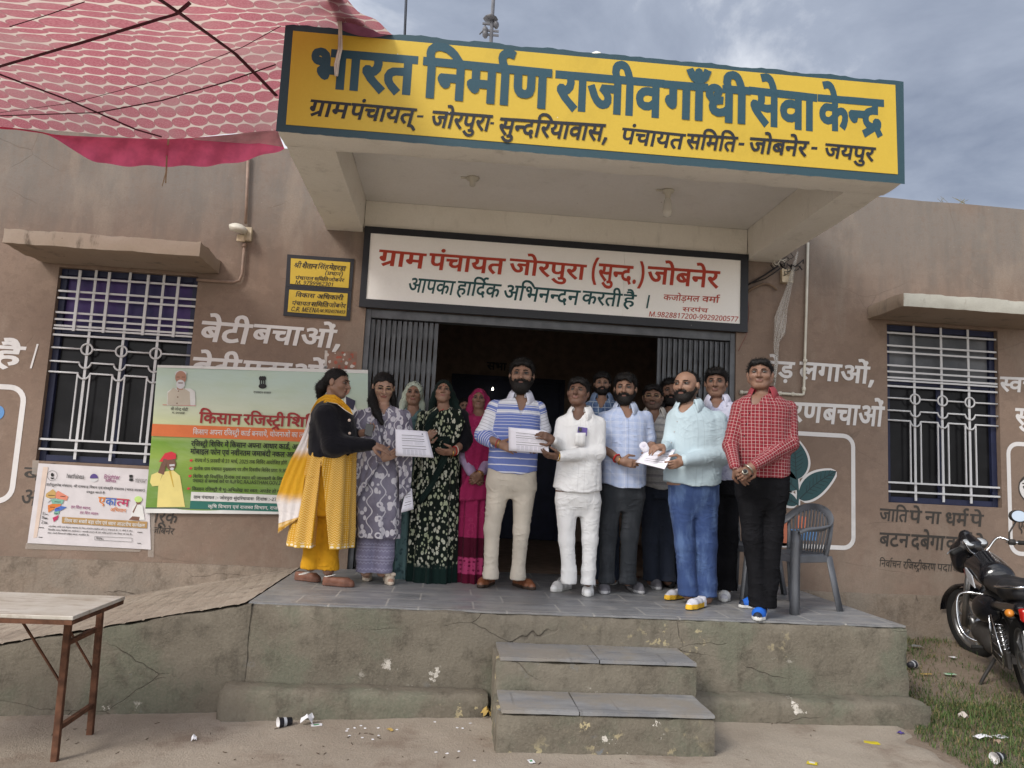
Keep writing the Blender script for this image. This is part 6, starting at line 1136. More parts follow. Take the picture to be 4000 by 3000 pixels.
def f_leafprint(b, uv, x, y):
	p = b.comb(x, y); a = b.vor(b.map(p, (1, .5, 1), rot=(0, 0, .5)), 47); a2 = b.vor(b.map(p, (1, .5, 1), (.4, .2, 0), (0, 0, -.75)), 50)
	m = b.math('MAXIMUM', b.step(a, .42, .36), b.step(a2, .24, .19)); hue = b.noise(p, 9, 2); c = b.mix(m, (.0075, .012, .0095), b.mix(b.step(hue, .4, .6), (.30, .33, .22), (.44, .44, .36)))
	c = b.mix(b.math('MULTIPLY', m, b.step(b.math('MINIMUM', a, a2), .10, .05)), c, (.05, .07, .05)); return b.mix(b.step(y, FLOOR + .17, FLOOR + .11), c, (.006, .016, .014))
def f_zigzag(b, uv, x, y):
	zz = b.math('PINGPONG', x, .011); k = b.math('PINGPONG', b.math('ADD', y, b.math('MULTIPLY', zz, 1.4)), .009); m = b.step(k, .0035, .006); band = b.stripe(x, .16, .06)
	dots = b.step(b.vor(b.comb(x, y), 62, rnd=.1), .34, .25); c = b.mix(b.math('MULTIPLY', b.mix(band, m, dots), .7), (.52, .27, .022), (.68, .50, .21))
	return b.mix(b.step(y, FLOOR + .33, FLOOR + .31), c, b.mix(b.step(b.vor(b.comb(x, y), 38, rnd=.2), .36, .28), (.60, .36, .06), (.72, .64, .48)))
def f_pink(b, uv, x, y):
	n = b.vor(b.comb(x, y), 13); ring = b.math('MULTIPLY', b.step(n, .22, .26), b.step(n, .36, .31)); c = b.mix(b.math('MULTIPLY', ring, .35), (.27, .020, .080), (.37, .05, .13)); c = b.mix(b.math('MULTIPLY', b.step(b.noise(b.obj(), 30, 3), .5, .7), .35), c, (.22, .012, .07))
	z = b.math('SUBTRACT', y, FLOOR); band = lambda lo, hi: b.math('MULTIPLY', b.step(z, lo - .004, lo + .004), b.step(z, hi + .004, hi - .004))
	c = b.mix(band(.205, .365), c, (.065, .006, .018)); lace = b.step(b.vor(b.comb(x, y), 30, rnd=.3), .3, .22); c = b.mix(band(.075, .205), c, b.mix(lace, (.36, .045, .13), (.13, .009, .04))); return b.mix(b.step(z, .075, .07), c, (.09, .006, .022))
def f_lavprint(b, uv, x, y):
	n = b.vor(b.comb(x, y), 24); return b.mix(b.math('MULTIPLY', b.step(n, .28, .2), .5), b.mix(b.step(b.noise(b.obj(), 12, 4), .4, .6), (.40, .41, .54), (.52, .52, .62)), (.24, .25, .38))
def f_polostripe(b, uv, x, y):
	s = b.stripe(y, .062, .013); s2 = b.stripe(b.math('ADD', y, .012), .062, .005); return b.mix(b.math('MULTIPLY', b.math('MAXIMUM', s, s2), .55), b.mix(b.step(b.noise(b.obj(), 60, 2), .3, .7), (.36, .345, .33), (.43, .415, .40)), (.12, .125, .15))
def f_softplaid(b, uv, x, y):
	g = b.math('MULTIPLY', b.math('ADD', b.stripe(x, .052, .024), b.stripe(y, .052, .024)), .5); c = b.mix(b.math('MULTIPLY', g, .55), (.46, .52, .68), (.33, .42, .64)); th = b.math('MAXIMUM', b.stripe(b.math('ADD', x, .02), .104, .004), b.stripe(b.math('ADD', y, .02), .104, .004))
	c = b.mix(b.math('MULTIPLY', th, .35), c, (.70, .72, .78)); return b.mix(b.math('MULTIPLY', b.step(b.math('ABSOLUTE', x), .004, .002), .5), c, (.25, .29, .42))
def f_placket(base):
	def f(b, uv, x, y):
		c = b.mix(b.step(b.noise(b.obj(), 5, 5), .3, .7), tuple(q * .93 for q in base), base); l = b.math('MAXIMUM', b.step(b.math('ABSOLUTE', b.math('ADD', x, .02)), .003, .0015), b.step(b.math('ABSOLUTE', b.math('SUBTRACT', x, .02)), .003, .0015)); return b.mix(b.math('MULTIPLY', l, .35), c, tuple(q * .6 for q in base))
	return f
def f_palazzo(b, uv, x, y):
	zz = b.math('PINGPONG', x, .014); s = b.step(b.math('PINGPONG', b.math('ADD', y, b.math('MULTIPLY', zz, .9)), .024), .007, .003); s2 = b.stripe(y, .098, .012); return b.mix(b.math('MULTIPLY', b.math('MAXIMUM', s, s2), .6), (.19, .18, .26), (.33, .32, .42))
def f_teal(b, uv, x, y): return b.mix(b.math('MULTIPLY', b.step(b.noise(b.obj(), 16, 4), .52, .62), .8), (.10, .17, .175), (.035, .06, .07))
def f_palegreen(b, uv, x, y): return b.mix(b.math('MULTIPLY', b.step(b.noise(b.obj(), 26, 3), .60, .66), .8), (.42, .47, .39), (.10, .12, .11))
M_ = dict(stripes=cloth('striped_shirt_cloth', f_stripes), white=cloth('white_shirt_cloth', f_placket((.70, .70, .70)), folds=.5), cream=flat_cloth('cream_trouser_cloth', (.50, .455, .385), folds=.4), wpant=flat_cloth('white_trouser_cloth', (.67, .67, .67), .04, folds=.5),
	red=checks('red_check_cloth', (.205, .024, .034), (.43, .33, .31), .0235, .0026, (.15, .014, .022), folds=.3), black=flat_cloth('black_trouser_cloth', (.0075, .0075, .009), .3, folds=.5, sheen=0), sky=cloth('pale_blue_shirt_cloth', f_placket((.42, .52, .57)), folds=.5),
	jeans=denim('blue_denim', (.018, .042, .135), (.085, .145, .29), folds=.5), grey=denim('charcoal_denim', (.010, .011, .014), (.036, .038, .044)), navy=denim('navy_denim', (.006, .009, .022), (.014, .02, .04)), plaid=cloth('soft_plaid_cloth', f_softplaid), bplaid=checks('blue_plaid_cloth', (.10, .155, .26), (.42, .48, .56), .05, .006, (.06, .095, .19)),
	polo=cloth('grey_polo_cloth', f_polostripe), lav=cloth('lavender_print_cloth', f_lavprint), vine=cloth('grey_vine_print', f_vine), palazzo=cloth('grey_palazzo_cloth', f_palazzo), leaf=cloth('dark_leaf_print', f_leafprint), yellow=cloth('yellow_zigzag_print', f_zigzag, folds=.3), must=flat_cloth('mustard_cloth', (.50, .25, .014), .15, folds=.4), knit=flat_cloth('black_knit', (.008, .008, .011), .2, folds=.4, sheen=.12),
	pink=cloth('pink_saree_cloth', f_pink), lilac=flat_cloth('lilac_blouse_cloth', (.36, .27, .42), .25, fscale=30), teal=cloth('teal_ghagra_cloth', f_teal), pale=cloth('pale_green_veil_cloth', f_palegreen), dark=flat_cloth('dark_shirt_cloth', (.014, .014, .018), .2), dkgreen=flat_cloth('dark_green_cloth', (.008, .016, .014), .3), greyb=flat_cloth('blue_grey_blouse_cloth', (.13, .16, .20), .25))
SH = dict(tan=plain('tan_leather', (.21, .078, .036), .4, .5), tansole=plain('dark_shoe_sole', (.045, .03, .022), .7), white=plain('white_canvas', (.72, .72, .72), .6), grey=plain('grey_knit_shoe', (.13, .125, .14), .8), gsole=plain('pale_grey_sole', (.42, .42, .43), .6), blue=plain('blue_mesh_shoe', (.015, .11, .48), .6), navyshoe=plain('navy_shoe', (.012, .016, .03), .6), wsole=plain('white_sole', (.62, .62, .60), .5), yel=plain('yellow_sock', (.62, .36, .03), .85), sockw=plain('pale_sock', (.50, .50, .55), .85), dark=plain('dark_shoe', (.02, .02, .022), .5),
	brown=plain('brown_belly_shoe', (.17, .075, .048), .55), bsole=plain('brown_sole', (.14, .065, .045), .7), beige=plain('beige_sandal', (.52, .44, .35), .6), lace=plain('blue_shoelace', (.02, .14, .55), .6), wlace=plain('white_shoelace', (.75, .75, .75), .6), gold=plain('gold_metal', (.62, .38, .10), .25, .5, 1.0), steel=plain('steel_metal', (.42, .40, .34), .3, .5, 1.0), redthread=plain('red_thread', (.45, .02, .02), .8), ivory=plain('ivory_bangle', (.62, .50, .42), .4), wire=plain('gold_spectacle_wire', (.55, .40, .22), .3, .5, .8), bead=plain('white_anklet_bead', (.66, .64, .60), .4))

# ------------------------------------------------------------------ one builder for everybody
def arm_fields(F, arm, c, Y, skin_from=0, scl=.74, vox=None):
	ch = chain(c, Y, arm['pts']); L_ = [(p, r * scl) for p, r in ch]; L_[-1] = (L_[-1][0], min(max(L_[-1][1], .024), .031)); add_chain(F, L_, .02)
	if 'hand' in arm:
		h = arm['hand']
		for p, k in hand_prims(ch[-1][0], at(c, h[0], h[1], Y + h[2]), arm.get('n', (0, 1, 0)), arm.get('side', 1), arm.get('curl', (.25, .35, .3)), sc=arm.get('sc', .98), thumb=arm.get('thumb', .5)): F.add(p, k)
def person(sp):
	c, Y = sp['c'], sp['Y']; hd = dict(sp['head']); hd.setdefault('c', c); HK = HeadKit(hd, Y + hd.get('dy', 0)); vox = sp.get('vox', .005)
	F = Field(vox); HK.skull(F); nb = at(c, *sp['neck'], Y + sp.get('ndy', .01)); nr = sp.get('nr', .056)
	F.add(Cap(HK.w((0, -.026, -.055)), nb, nr * .98, nr * 1.04), .02)
	core = rows(c, Y, sp['rows']); F.add(Loft(core[:6] if len(core) > 7 else core, grow=-.026), .03)
	for a in sp.get('arms', []): arm_fields(F, a, c, Y, scl=a.get('scl', .74))
	for l in sp.get('legs', []): add_chain(F, [(p, r * .6) for p, r in chain(c, Y, l)], .03)
	V, Q = F.mesh(); cen = HK.locv(V[Q].mean(1)); mi = np.zeros(len(Q), int); x, y, z = cen.T
	if sp.get('stubble'):
		B = np.array(((-.05, .02), (-.012, .012), (.012, -.016), (.03, -.036), (.055, -.050), (.075, -.047), (.086, -.0385), (.13, -.036)))
		mi[(z < np.interp(y, B[:, 0], B[:, 1]) + .004 * np.sin(x * 300)) & (y > -.02) & (z > -.118) & (np.abs(x) < .085)] = 4
	mi[(np.abs(z - .010) < .0135) & (np.abs(np.abs(x) - .031) < .021) & (y > .055)] = 6  # dark-lidded skin, with eye-socket shading put into the colour
	mi[(np.abs(x) < .023) & (y > .078) & (np.abs(z + .0575) < .0105 * (1 - (x / .026) ** 2))] = 3
	ex = HK.extras(hd.get('gaze', (0, 0)), hd.get('closed', False))
	if sp.get('bindi'):
		b = MB(); b.lathe([(0.0, .001), (.0042, .0008), (.0042, -.002)], 10, HK.w((0, .0935, .042)), HK.M[:, 1]); ex.append((b.v, b.f, 5))
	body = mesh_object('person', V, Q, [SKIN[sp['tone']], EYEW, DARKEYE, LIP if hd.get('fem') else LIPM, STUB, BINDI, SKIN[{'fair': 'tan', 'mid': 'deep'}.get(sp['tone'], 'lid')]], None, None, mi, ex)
	tag(body, sp['label'], 'person', sp.get('group', 'people standing on the porch'))
	# hair, brows, beard
	hs = sp.get('hair', {}); Fh = Field(.0052); HK.hair(Fh, **{k: v for k, v in hs.items() if k in ('line', 'vol', 'c', 'quiff')})
	for e in hs.get('caps', []): Fh.add(HK.cap(*e), .015)
	for e in hs.get('pix', []): add_chain(Fh, chain(c, Y, e), .02)
	Vh, Qh = Fh.mesh((.004, 300, 1.0)); bm = MB(); HK.brows(bm, sp.get('brow', .0046)); mesh_object('hair', Vh, Qh, [HAIR], body, None, None, [(bm.v, bm.f, 0), strands(Vh, Qh, 2200, .020, .0011, (0, 0, -.45) if hd.get('fem') else (0, 0, .05), 3)])
	if sp.get('beard') is not None:
		Fb = Field(.0045); HK.beard(Fb, sp['beard']); Vb, Qb = Fb.mesh((.004, 330, 2.0)); mesh_object('beard', Vb, Qb, [BEARD], body, None, None, [strands(Vb, Qb, 900, .011, .0010, (0, 0, -.6), 5)])
	# shirt or kurta
	sh = sp.get('shirt')
	if sh:
		Fs = Field(sh.get('vox', .0065)); Fs.add(Loft(core if 'rows' not in sh else rows(c, Y, sh['rows']), (0, 0), sh.get('folds')), .03)
		for i, a in enumerate(sp.get('arms', [])):
			if a.get('sleeve') is None: continue
			pts = a['pts'] if a['sleeve'] == 'long' else a['sleeve']; add_chain(Fs, chain(c, Y, pts), .03, .0, (3.0 + i * 3, 2.0))
		if sh.get('v'):
			vb = at(c, *sh['v'], Y - sh.get('vd', .13)); fwv = Vector((vb.x - nb.x, vb.y - nb.y, 0)).normalized(); a0 = nb + Vector((0, 0, .035)) + fwv * .012
			Fs.sub(Cap(a0, a0 + Vector((0, 0, .2)), nr + .010, nr + .03), .004); Fs.sub(Cap(nb + fwv * (nr * .9 + .014) + Vector((0, 0, .012)), vb, .056, .007), .004)
		else: Fs.sub(Cap(nb + Vector((0, -.01, .02)), nb + Vector((0, 0, .2)), nr + .012, nr + .03), .004)
		if sh.get('collar'):
			K = min(core if 'rows' not in sh else rows(c, Y, sh['rows'])); kt = sh.get('tail', .035); Fs.cut(lambda x, y, z: K[0] + kt * np.clip((x - K[1]) / K[3], -1.1, 1.1) ** 2 + .004 * np.sin(x * 40) - z + 0 * y)
		for fn in sh.get('cuts', []): Fs.cut(fn)
		for s_ in sh.get('subs', []): Fs.sub(s_, .004)
		Vs, Qs = Fs.mesh(sh.get('wr', (.0075, 120, sp['head']['top'][0] * .7))); so_ = mesh_object(sh.get('name', 'shirt'), Vs, Qs, [M_[sh['mat']]], body, Fs.uvs(Vs))
		if sh.get('collar'):
			fwd = HK.M[:, 1] if 'fwd' not in sh else sh['fwd']; cm = flat_cloth(sh['mat'] + '_collar_cloth', sh['collar'], .06); collar(so_, nb + Vector((0, 0, .042)), fwd, nr + .016, cm, sh.get('open', 36), sh.get('drop', .05))
		if sh.get('buttons'):
			bm = MB()
			for u, v in sh['buttons']:
				p = at(c, u, v, Y - .3); d = (p - CAM).normalized(); bv = BVHTree.FromPolygons([tuple(q) for q in Vs], [tuple(int(i) for i in q) for q in Qs]); h = bv.ray_cast(CAM, d)
				if h[0] is not None: bm.lathe([(0, .003), (.0055, .0025), (.0055, -.001)], 10, h[0], h[1])
			if bm.v: bm.build('button', sh.get('bmat', SH['gsole']), so_)
	pt = sp.get('pants')
	if pt:
		Fp = Field(.0068)
		if 'rows' in pt: Fp.add(Loft(rows(c, Y, pt['rows']), (0, 0)), .03)
		for i, l in enumerate(sp['legs']):
			q = chain(c, Y, l); e_ = q[-1][0]; q.append((Vector((e_.x, e_.y, FLOOR - .06)), q[-1][1])); add_chain(Fp, q, .03, 0, (.5 + i, 4.0))
		Fp.cut(lambda x, y, z: FLOOR + pt.get('hem', .06) - z + 0 * x + 0 * y)
		Vp, Qp = Fp.mesh(pt.get('wr', (.0085, 125, sp['head']['top'][0] * .3))); U = Fp.uvs(Vp); mesh_object(pt.get('name', 'trousers'), Vp, Qp, [M_[pt['mat']]], body, np.stack([U[:, 0], Vp[:, 2]], 1))
	feet = []
	for s_ in sp.get('shoes', []): feet.append(shoe(body, c, s_[0], s_[1], [SH[q] if q in SH else SKIN[q] for q in s_[2]], *s_[3:]))
	return dict(body=body, HK=HK, nb=nb, feet=feet, core=core)
def laces(foot, mat, n=5):
	o, (H, T, d, L_) = foot; sd = Vector((-d.y, d.x, 0)); mb = MB()
	for i in range(n):
		t = .36 + .30 * i / (n - 1); zc = .098 - .040 * (i / (n - 1)); w = .026
		mb.tube([H + d * L_ * t - sd * w + Vector((0, 0, zc - .012)), H + d * (L_ * t + .004) + Vector((0, 0, zc + .003)), H + d * L_ * (t + .03) + sd * w + Vector((0, 0, zc - .012))], .0028, 5)
	mb.tube([H + d * L_ * .36 + Vector((0, 0, .096)), H + d * L_ * .36 + sd * .04 + Vector((0, 0, .088)), H + d * L_ * .45 + sd * .055 + Vector((0, 0, .06))], .0026, 5); mb.tube([H + d * L_ * .36 + Vector((0, 0, .096)), H + d * L_ * .36 - sd * .04 + Vector((0, 0, .088)), H + d * L_ * .45 - sd * .05 + Vector((0, 0, .06))], .0026, 5)
	mb.build('shoelace', mat, o)
def bangle(parent, c, Y, pt, a, r, th, mat, name='bangle'):
	"""ring round a forearm at pt (u,v,dy) whose axis runs to a"""
	p = at(c, pt[0], pt[1], Y + pt[2]); q = at(c, a[0], a[1], Y + a[2]); t = (q - p).normalized(); x = t.cross(Vector((0, 0, 1))).normalized(); y = t.cross(x); mb = MB()
	mb.tube([p + x * r * math.cos(k * math.pi / 12) + y * r * math.sin(k * math.pi / 12) for k in range(24)], th, 6, closed=True); return mb.build(name, mat, parent)
def spectacles(info, mat, r=.021):
	HK = info['HK']; mb = MB()
	for q in (-1, 1):
		mb.tube([HK.w((q * .033 + r * 1.2 * math.copysign(abs(math.cos(t)) ** .6, math.cos(t)), .102 - .01 * abs(math.cos(t)), .006 + r * .78 * math.copysign(abs(math.sin(t)) ** .6, math.sin(t)))) for t in [k * math.pi / 12 for k in range(24)]], .0014, 5, closed=True)
		mb.tube([HK.w((q * .058, .094, .012)), HK.w((q * .076, .07, .014)), HK.w((q * .080, .0, .012))], .0013, 5)
	mb.tube([HK.w((-.008, .105, .010)), HK.w((0, .108, .013)), HK.w((.008, .105, .010))], .0013, 5); mb.build('spectacles', mat, info['body'])
def veil(info, c, Y, mat, drape, opening=((0, .115, -.028), (.068, .108, .116)), shell=((0, -.02, .018), (.089, .113, .116)), wr=(.006, 70, 1.0), name='veil', kz=1.0, subs=()):
	HK = info['HK']; F = Field(.006); F.add(HK.ell(*shell), .02)
	for ch in drape: add_chain(F, chain(c, Y, ch), .04)
	F.sub(HK.ell(*opening), .006)
	for s_ in subs: F.sub(s_, .006)
	V, Q = F.mesh(wr); uv = np.stack([V[:, 0], V[:, 2] + .5], 1); return mesh_object(name, V, Q, [mat], info['body'], uv)
def sheet(name, c, L_, R_, ys, mat, parent, fold=.006, nf=3, th=.003, n=14, xz=False):
	"""hanging cloth: left and right edge pixels with depths"""
	mb = MB(); rws = []; m = len(L_)
	t = np.linspace(0, m - 1, (m - 1) * 5 + 1); ip = lambda a: np.interp(t, np.arange(m), a)
	lu, lv, ru, rv, yl, yr = ip([p[0] for p in L_]), ip([p[1] for p in L_]), ip([p[0] for p in R_]), ip([p[1] for p in R_]), ip([y[0] for y in ys]), ip([y[1] for y in ys])
	for i in range(len(t)):
		a, b = at(c, lu[i], lv[i], yl[i]), at(c, ru[i], rv[i], yr[i])
		rws.append([a + (b - a) * (k / n) + Vector((0, -fold * math.sin(nf * 2 * math.pi * k / n + .3 * i), 0)) * min(1, i / 6) for k in range(n + 1)])
		mb.uv += [(q.x * 1.0, q.z) if xz else (k / n, i / (len(t) - 1)) for k, q in enumerate(rws[-1])]
	mb.grid(rws); o = mb.build(name, mat, parent); s_ = o.modifiers.new('th', 'SOLIDIFY'); s_.thickness = th; s_.offset = 0; return o

# ------------------------------------------------------------------ the fifteen people on the porch
RT, DN = (0, 1, .2), (0, .6, .8)
tall = person(dict(label='tall bearded man in blue and white striped shirt holding a printed sheet', c='2', Y=-.85, tone='mid', head=dict(top=(614, 95), chin=(611, 283), yaw=-3, pitch=2, nose=1.15, jaw=1.0), neck=(606, 332),
	rows=[(555, 668, 320, .07), (462, 722, 348, .10), (440, 728, 395, .12), (430, 720, 480, .132), (418, 714, 600, .135), (405, 708, 720, .13), (402, 706, 792, .13)],
	arms=[dict(pts=[(452, 385, 98), (374, 555, 88, -.02), (470, 605, 58, -.20)], sleeve=[(452, 385, 104), (374, 552, 98, -.02), (425, 590, 84, -.10)], hand=(560, 640, -.24), n=(0, .9, -.1), side=1, curl=(.12, .2, .15), thumb=.2), dict(pts=[(716, 388, 92), (752, 520, 78, .03), (722, 605, 56, -.02)], sleeve='long', hand=(690, 640, -.05), n=(0, -.6, .6), side=1)],
	shirt=dict(mat='stripes', v=(612, 425), vd=.14, collar=(.60, .61, .70), buttons=[(608, 425), (605, 492), (603, 700)], open=30), stubble=True, beard=.020, hair=dict(vol=(.086, .108, .098), c=(0, -.016, .046)),
	legs=[[(472, 860, 148), (430, 1130, 96), (422, 1395, 84), (422, 1425, 86)], [(628, 880, 148), (610, 1140, 96), (590, 1400, 82), (588, 1432, 84)]], pants=dict(mat='cream', rows=[(405, 702, 760, .115), (394, 704, 830, .118), (396, 700, 880, .105), (470, 640, 945, .06)], hem=.078), shoes=[((452, 1462), (350, 1498), ('tan', 'tansole')), ((565, 1478), (690, 1512), ('tan', 'tansole'))]))
bangle(tall['body'], '2', -.85, (474, 608, -.205), (560, 640, -.24), .034, .0035, SH['gold']); bangle(tall['body'], '2', -.85, (463, 603, -.195), (560, 640, -.24), .036, .0028, SH['redthread'], 'wrist_thread')
white = person(dict(label='shorter man all in white holding out a sheet, purple phone in his pocket', c='2', Y=-1.02, tone='deep', head=dict(top=(957, 212), chin=(965, 376), yaw=-12, pitch=9, roll=-4, nose=1.2, jaw=1.1, cheek=1.1), neck=(975, 432),
	rows=[(918, 1034, 402, .07), (865, 1085, 440, .10), (846, 1104, 495, .12), (840, 1100, 600, .128), (834, 1100, 710, .135), (812, 1104, 850, .145), (800, 1107, 908, .145)],
	arms=[dict(pts=[(864, 478, 84), (838, 612, 74, -.05), (812, 588, 50, -.24)], sleeve='long', hand=(735, 545, -.30), n=(.2, .8, -.4), side=1, curl=(.3, .4, .3), scl=.66), dict(pts=[(1084, 486, 100), (1080, 662, 96, -.05), (850, 684, 60, -.22)], sleeve='long', hand=(752, 676, -.25), n=(0, .5, .85), side=-1, curl=(.2, .45, .4), scl=.62)],
	shirt=dict(mat='white', v=(948, 460), vd=.13, collar=(.70, .70, .70), open=34, wr=(.005, 118, 2.0)), hair=dict(vol=(.086, .106, .096), c=(0, -.016, .046)),
	legs=[[(890, 965, 142), (890, 1200, 94), (905, 1390, 86), (904, 1440, 88)], [(1034, 965, 140), (1034, 1200, 94), (1026, 1390, 82), (1022, 1465, 82)]], pants=dict(mat='wpant', rows=[(822, 1094, 880, .122), (824, 1090, 945, .118), (832, 1084, 985, .10), (915, 1005, 1050, .06)], hem=.088, wr=(.006, 130, 3.0)), shoes=[((925, 1495), (800, 1522), ('white', 'wsole')), ((1030, 1495), (1018, 1552), ('white', 'wsole'))]))
for f in white['feet']: laces(f, SH['wlace'])
bangle(white['body'], '2', -1.02, (838, 684, -.225), (752, 676, -.25), .033, .006, SH['gold'], 'wristwatch')
red = person(dict(label='smiling man in red checked shirt and black trousers with hands folded', c='4', Y=-1.68, tone='tan', head=dict(top=(632, 86), chin=(632, 262), yaw=-4, pitch=2, wide=1.04, jaw=1.2, cheek=1.15), neck=(648, 302),
	rows=[(580, 716, 286, .075), (516, 772, 310, .11), (492, 812, 362, .135), (488, 804, 450, .145), (488, 798, 560, .155), (490, 796, 665, .155), (492, 798, 780, .145)],
	arms=[dict(pts=[(508, 366, 90), (456, 590, 82, -.03), (484, 715, 62, -.19)], sleeve='long', hand=(545, 790, -.215), n=(.5, .8, 0), side=-1, curl=(.35, .4, .35), scl=.72), dict(pts=[(800, 372, 98), (808, 575, 94, -.06), (604, 702, 64, -.24)], sleeve='long', hand=(520, 770, -.26), n=(-.3, .8, -.3), side=1, curl=(.3, .5, .4), scl=.74)],
	shirt=dict(mat='red', v=(577, 362), vd=.16, collar=(.23, .04, .05), open=38, buttons=[(571, 398), (553, 462), (540, 532), (533, 610), (540, 700)], bmat=SH['dark'], wr=(.007, 115, 1.0)), hair=dict(vol=(.081, .102, .088)),
	legs=[[(570, 880, 150), (588, 1130, 116), (616, 1400, 96), (618, 1468, 98)], [(716, 880, 150), (700, 1130, 122), (682, 1400, 106), (666, 1515, 112)]], pants=dict(mat='black', rows=[(492, 798, 755, .135), (488, 798, 830, .13), (496, 792, 895, .105), (590, 700, 985, .06)], hem=.07), shoes=[((725, 1548), (505, 1545), ('blue', 'wsole', 'navyshoe')), ((690, 1530), (615, 1625), ('blue', 'wsole', 'navyshoe'))]))
for f in red['feet']: laces(f, SH['lace'], 6)
wb = bangle(red['body'], '4', -1.68, (562, 728, -.25), (520, 770, -.26), .034, .007, SH['steel'], 'wristwatch'); p = at('4', 543, 744, -1.68 - .288); mb = MB(); mb.lathe([(.0, .008), (.015, .008), (.02, .005), (.021, -.004), (0, -.004)], 18, p, (-.3, -.85, .35)); mb.build('watch_case', SH['steel'], wb); mb = MB(); mb.lathe([(.0, .0095), (.0145, .0093), (.0145, .006)], 16, p, (-.3, -.85, .35)); mb.build('dial', SH['dark'], wb)
bald = person(dict(label='balding bearded man in pale blue shirt and blue jeans standing in yellow socks', c='3', Y=-1.2, tone='mid', head=dict(top=(652, 150), chin=(643, 330), yaw=-24, pitch=0, wide=1.06, jaw=1.2, nose=1.15), neck=(668, 366), nr=.062,
	rows=[(605, 735, 346, .075), (562, 800, 380, .11), (545, 848, 430, .14), (536, 864, 520, .156), (528, 860, 640, .166), (522, 850, 745, .166), (518, 845, 828, .16)],
	arms=[dict(pts=[(574, 425, 80, .05), (545, 585, 76, -.05), (520, 600, 48, -.16)], sleeve='long', hand=(475, 600, -.2), n=(0, .5, -.8), side=1, curl=(.4, .5, .4)), dict(pts=[(830, 445, 122, -.03), (850, 648, 114, -.08), (640, 675, 68, -.24)], sleeve='long', hand=(560, 708, -.27), n=(0, .9, .3), side=-1, curl=(.25, .35, .3), scl=.7)],
	shirt=dict(mat='sky', v=(598, 395), vd=.15, collar=(.43, .53, .58), open=34, fwd=(-.45, -.9, 0), buttons=[(597, 448), (580, 508), (562, 572)], wr=(.006, 112, 4.0)), stubble=True, beard=.010, hair=dict(vol=(.0795, .100, .083), c=(0, -.020, .036), quiff=False, line=((-.12, -.075), (-.05, -.055), (-.022, -.02), (.0, .02), (.012, .095), (.10, .2))),
	legs=[[(620, 920, 146), (642, 1170, 114), (656, 1400, 106), (662, 1465, 112)], [(760, 920, 152), (768, 1170, 122), (772, 1400, 110), (770, 1488, 114)]], pants=dict(mat='jeans', rows=[(546, 838, 812, .145), (548, 838, 880, .13), (558, 834, 930, .108), (640, 745, 1010, .06)], hem=.058, wr=(.006, 125, 1.0)), shoes=[((690, 1480), (525, 1502), ('sockw', 'dark', 'yel'), -.02, .88, 'sock', .006), ((800, 1525), (655, 1562), ('sockw', 'dark', 'yel'), -.02, .88, 'sock', .006)]))
soft = person(dict(label='bearded man in pale blue checked half sleeve shirt, rolled paper in hand', c='3', Y=-.81, tone='mid', head=dict(top=(289, 176), chin=(292, 343), yaw=-6, pitch=0, nose=1.05, wide=.97), neck=(290, 385),
	rows=[(232, 345, 366, .07), (170, 408, 398, .10), (150, 426, 440, .12), (158, 420, 520, .125), (155, 415, 640, .13), (150, 410, 760, .135), (150, 410, 840, .135)],
	arms=[dict(pts=[(166, 432, 70), (162, 600, 62, -.01), (262, 680, 46, -.2)], sleeve=[(166, 432, 88), (158, 560, 82, 0)], hand=(350, 700, -.24), n=(0, .9, .2), side=1, curl=(.25, .4, .35), scl=.84), dict(pts=[(410, 425, 66), (438, 588, 60, -.02), (452, 590, 46, -.18)], sleeve=[(410, 425, 86), (434, 556, 80, -.01)], hand=(425, 640, -.26), n=(-.5, .6, 0), side=1, curl=(.5, .7, .5), scl=.84)],
	shirt=dict(mat='plaid', v=(312, 438), vd=.14, collar=(.46, .52, .66), open=36), stubble=True, beard=.013, hair=dict(vol=(.087, .108, .096), c=(0, -.014, .048), caps=[((.02, .08, .088), (.052, .086, .045), .013, .005)]),
	legs=[[(206, 900, 124), (190, 1120, 96), (180, 1380, 86)], [(340, 900, 128), (316, 1120, 100), (304, 1388, 92)]], pants=dict(mat='grey', rows=[(154, 406, 822, .118), (152, 404, 890, .105), (235, 310, 975, .06)], hem=.075), shoes=[((180, 1405), (165, 1468), ('grey', 'gsole')), ((262, 1410), (392, 1466), ('grey', 'gsole'))]))
bangle(soft['body'], '3', -.81, (258, 678, -.195), (350, 700, -.24), .033, .0035, SH['gold']); bangle(soft['body'], '3', -.81, (240, 664, -.17), (262, 680, -.2), .034, .006, SH['redthread'], 'wrist_thread')
specs = person(dict(label='man in wire spectacles and grey striped polo behind the checked shirt man', c='3', Y=-.41, tone='tan', head=dict(top=(450, 238), chin=(455, 380), yaw=-2, jaw=1.15, cheek=1.1, wide=1.04), neck=(462, 412), vox=.0055,
	rows=[(405, 518, 396, .07), (382, 555, 420, .1), (366, 572, 480, .13), (392, 562, 600, .14), (398, 552, 760, .14), (398, 552, 848, .14)], arms=[dict(pts=[(388, 440, 80), (375, 600, 70), (390, 740, 50, -.05)], sleeve=[(388, 440, 84), (380, 570, 78)]), dict(pts=[(556, 440, 80), (575, 600, 70), (565, 740, 50)], sleeve=[(556, 440, 84), (570, 570, 78)])],
	shirt=dict(mat='polo', v=(446, 470), vd=.13, collar=(.50, .47, .43), open=40), stubble=True, hair=dict(vol=(.083, .104, .090)), legs=[[(440, 900, 120), (440, 1150, 100), (445, 1385, 94)], [(515, 900, 120), (530, 1150, 96), (540, 1385, 92)]], pants=dict(mat='navy', rows=[(402, 550, 830, .12), (404, 552, 900, .12)]), shoes=[((420, 1400), (488, 1442), ('grey', 'gsole')), ((530, 1400), (560, 1430), ('dark', 'dark'))]))
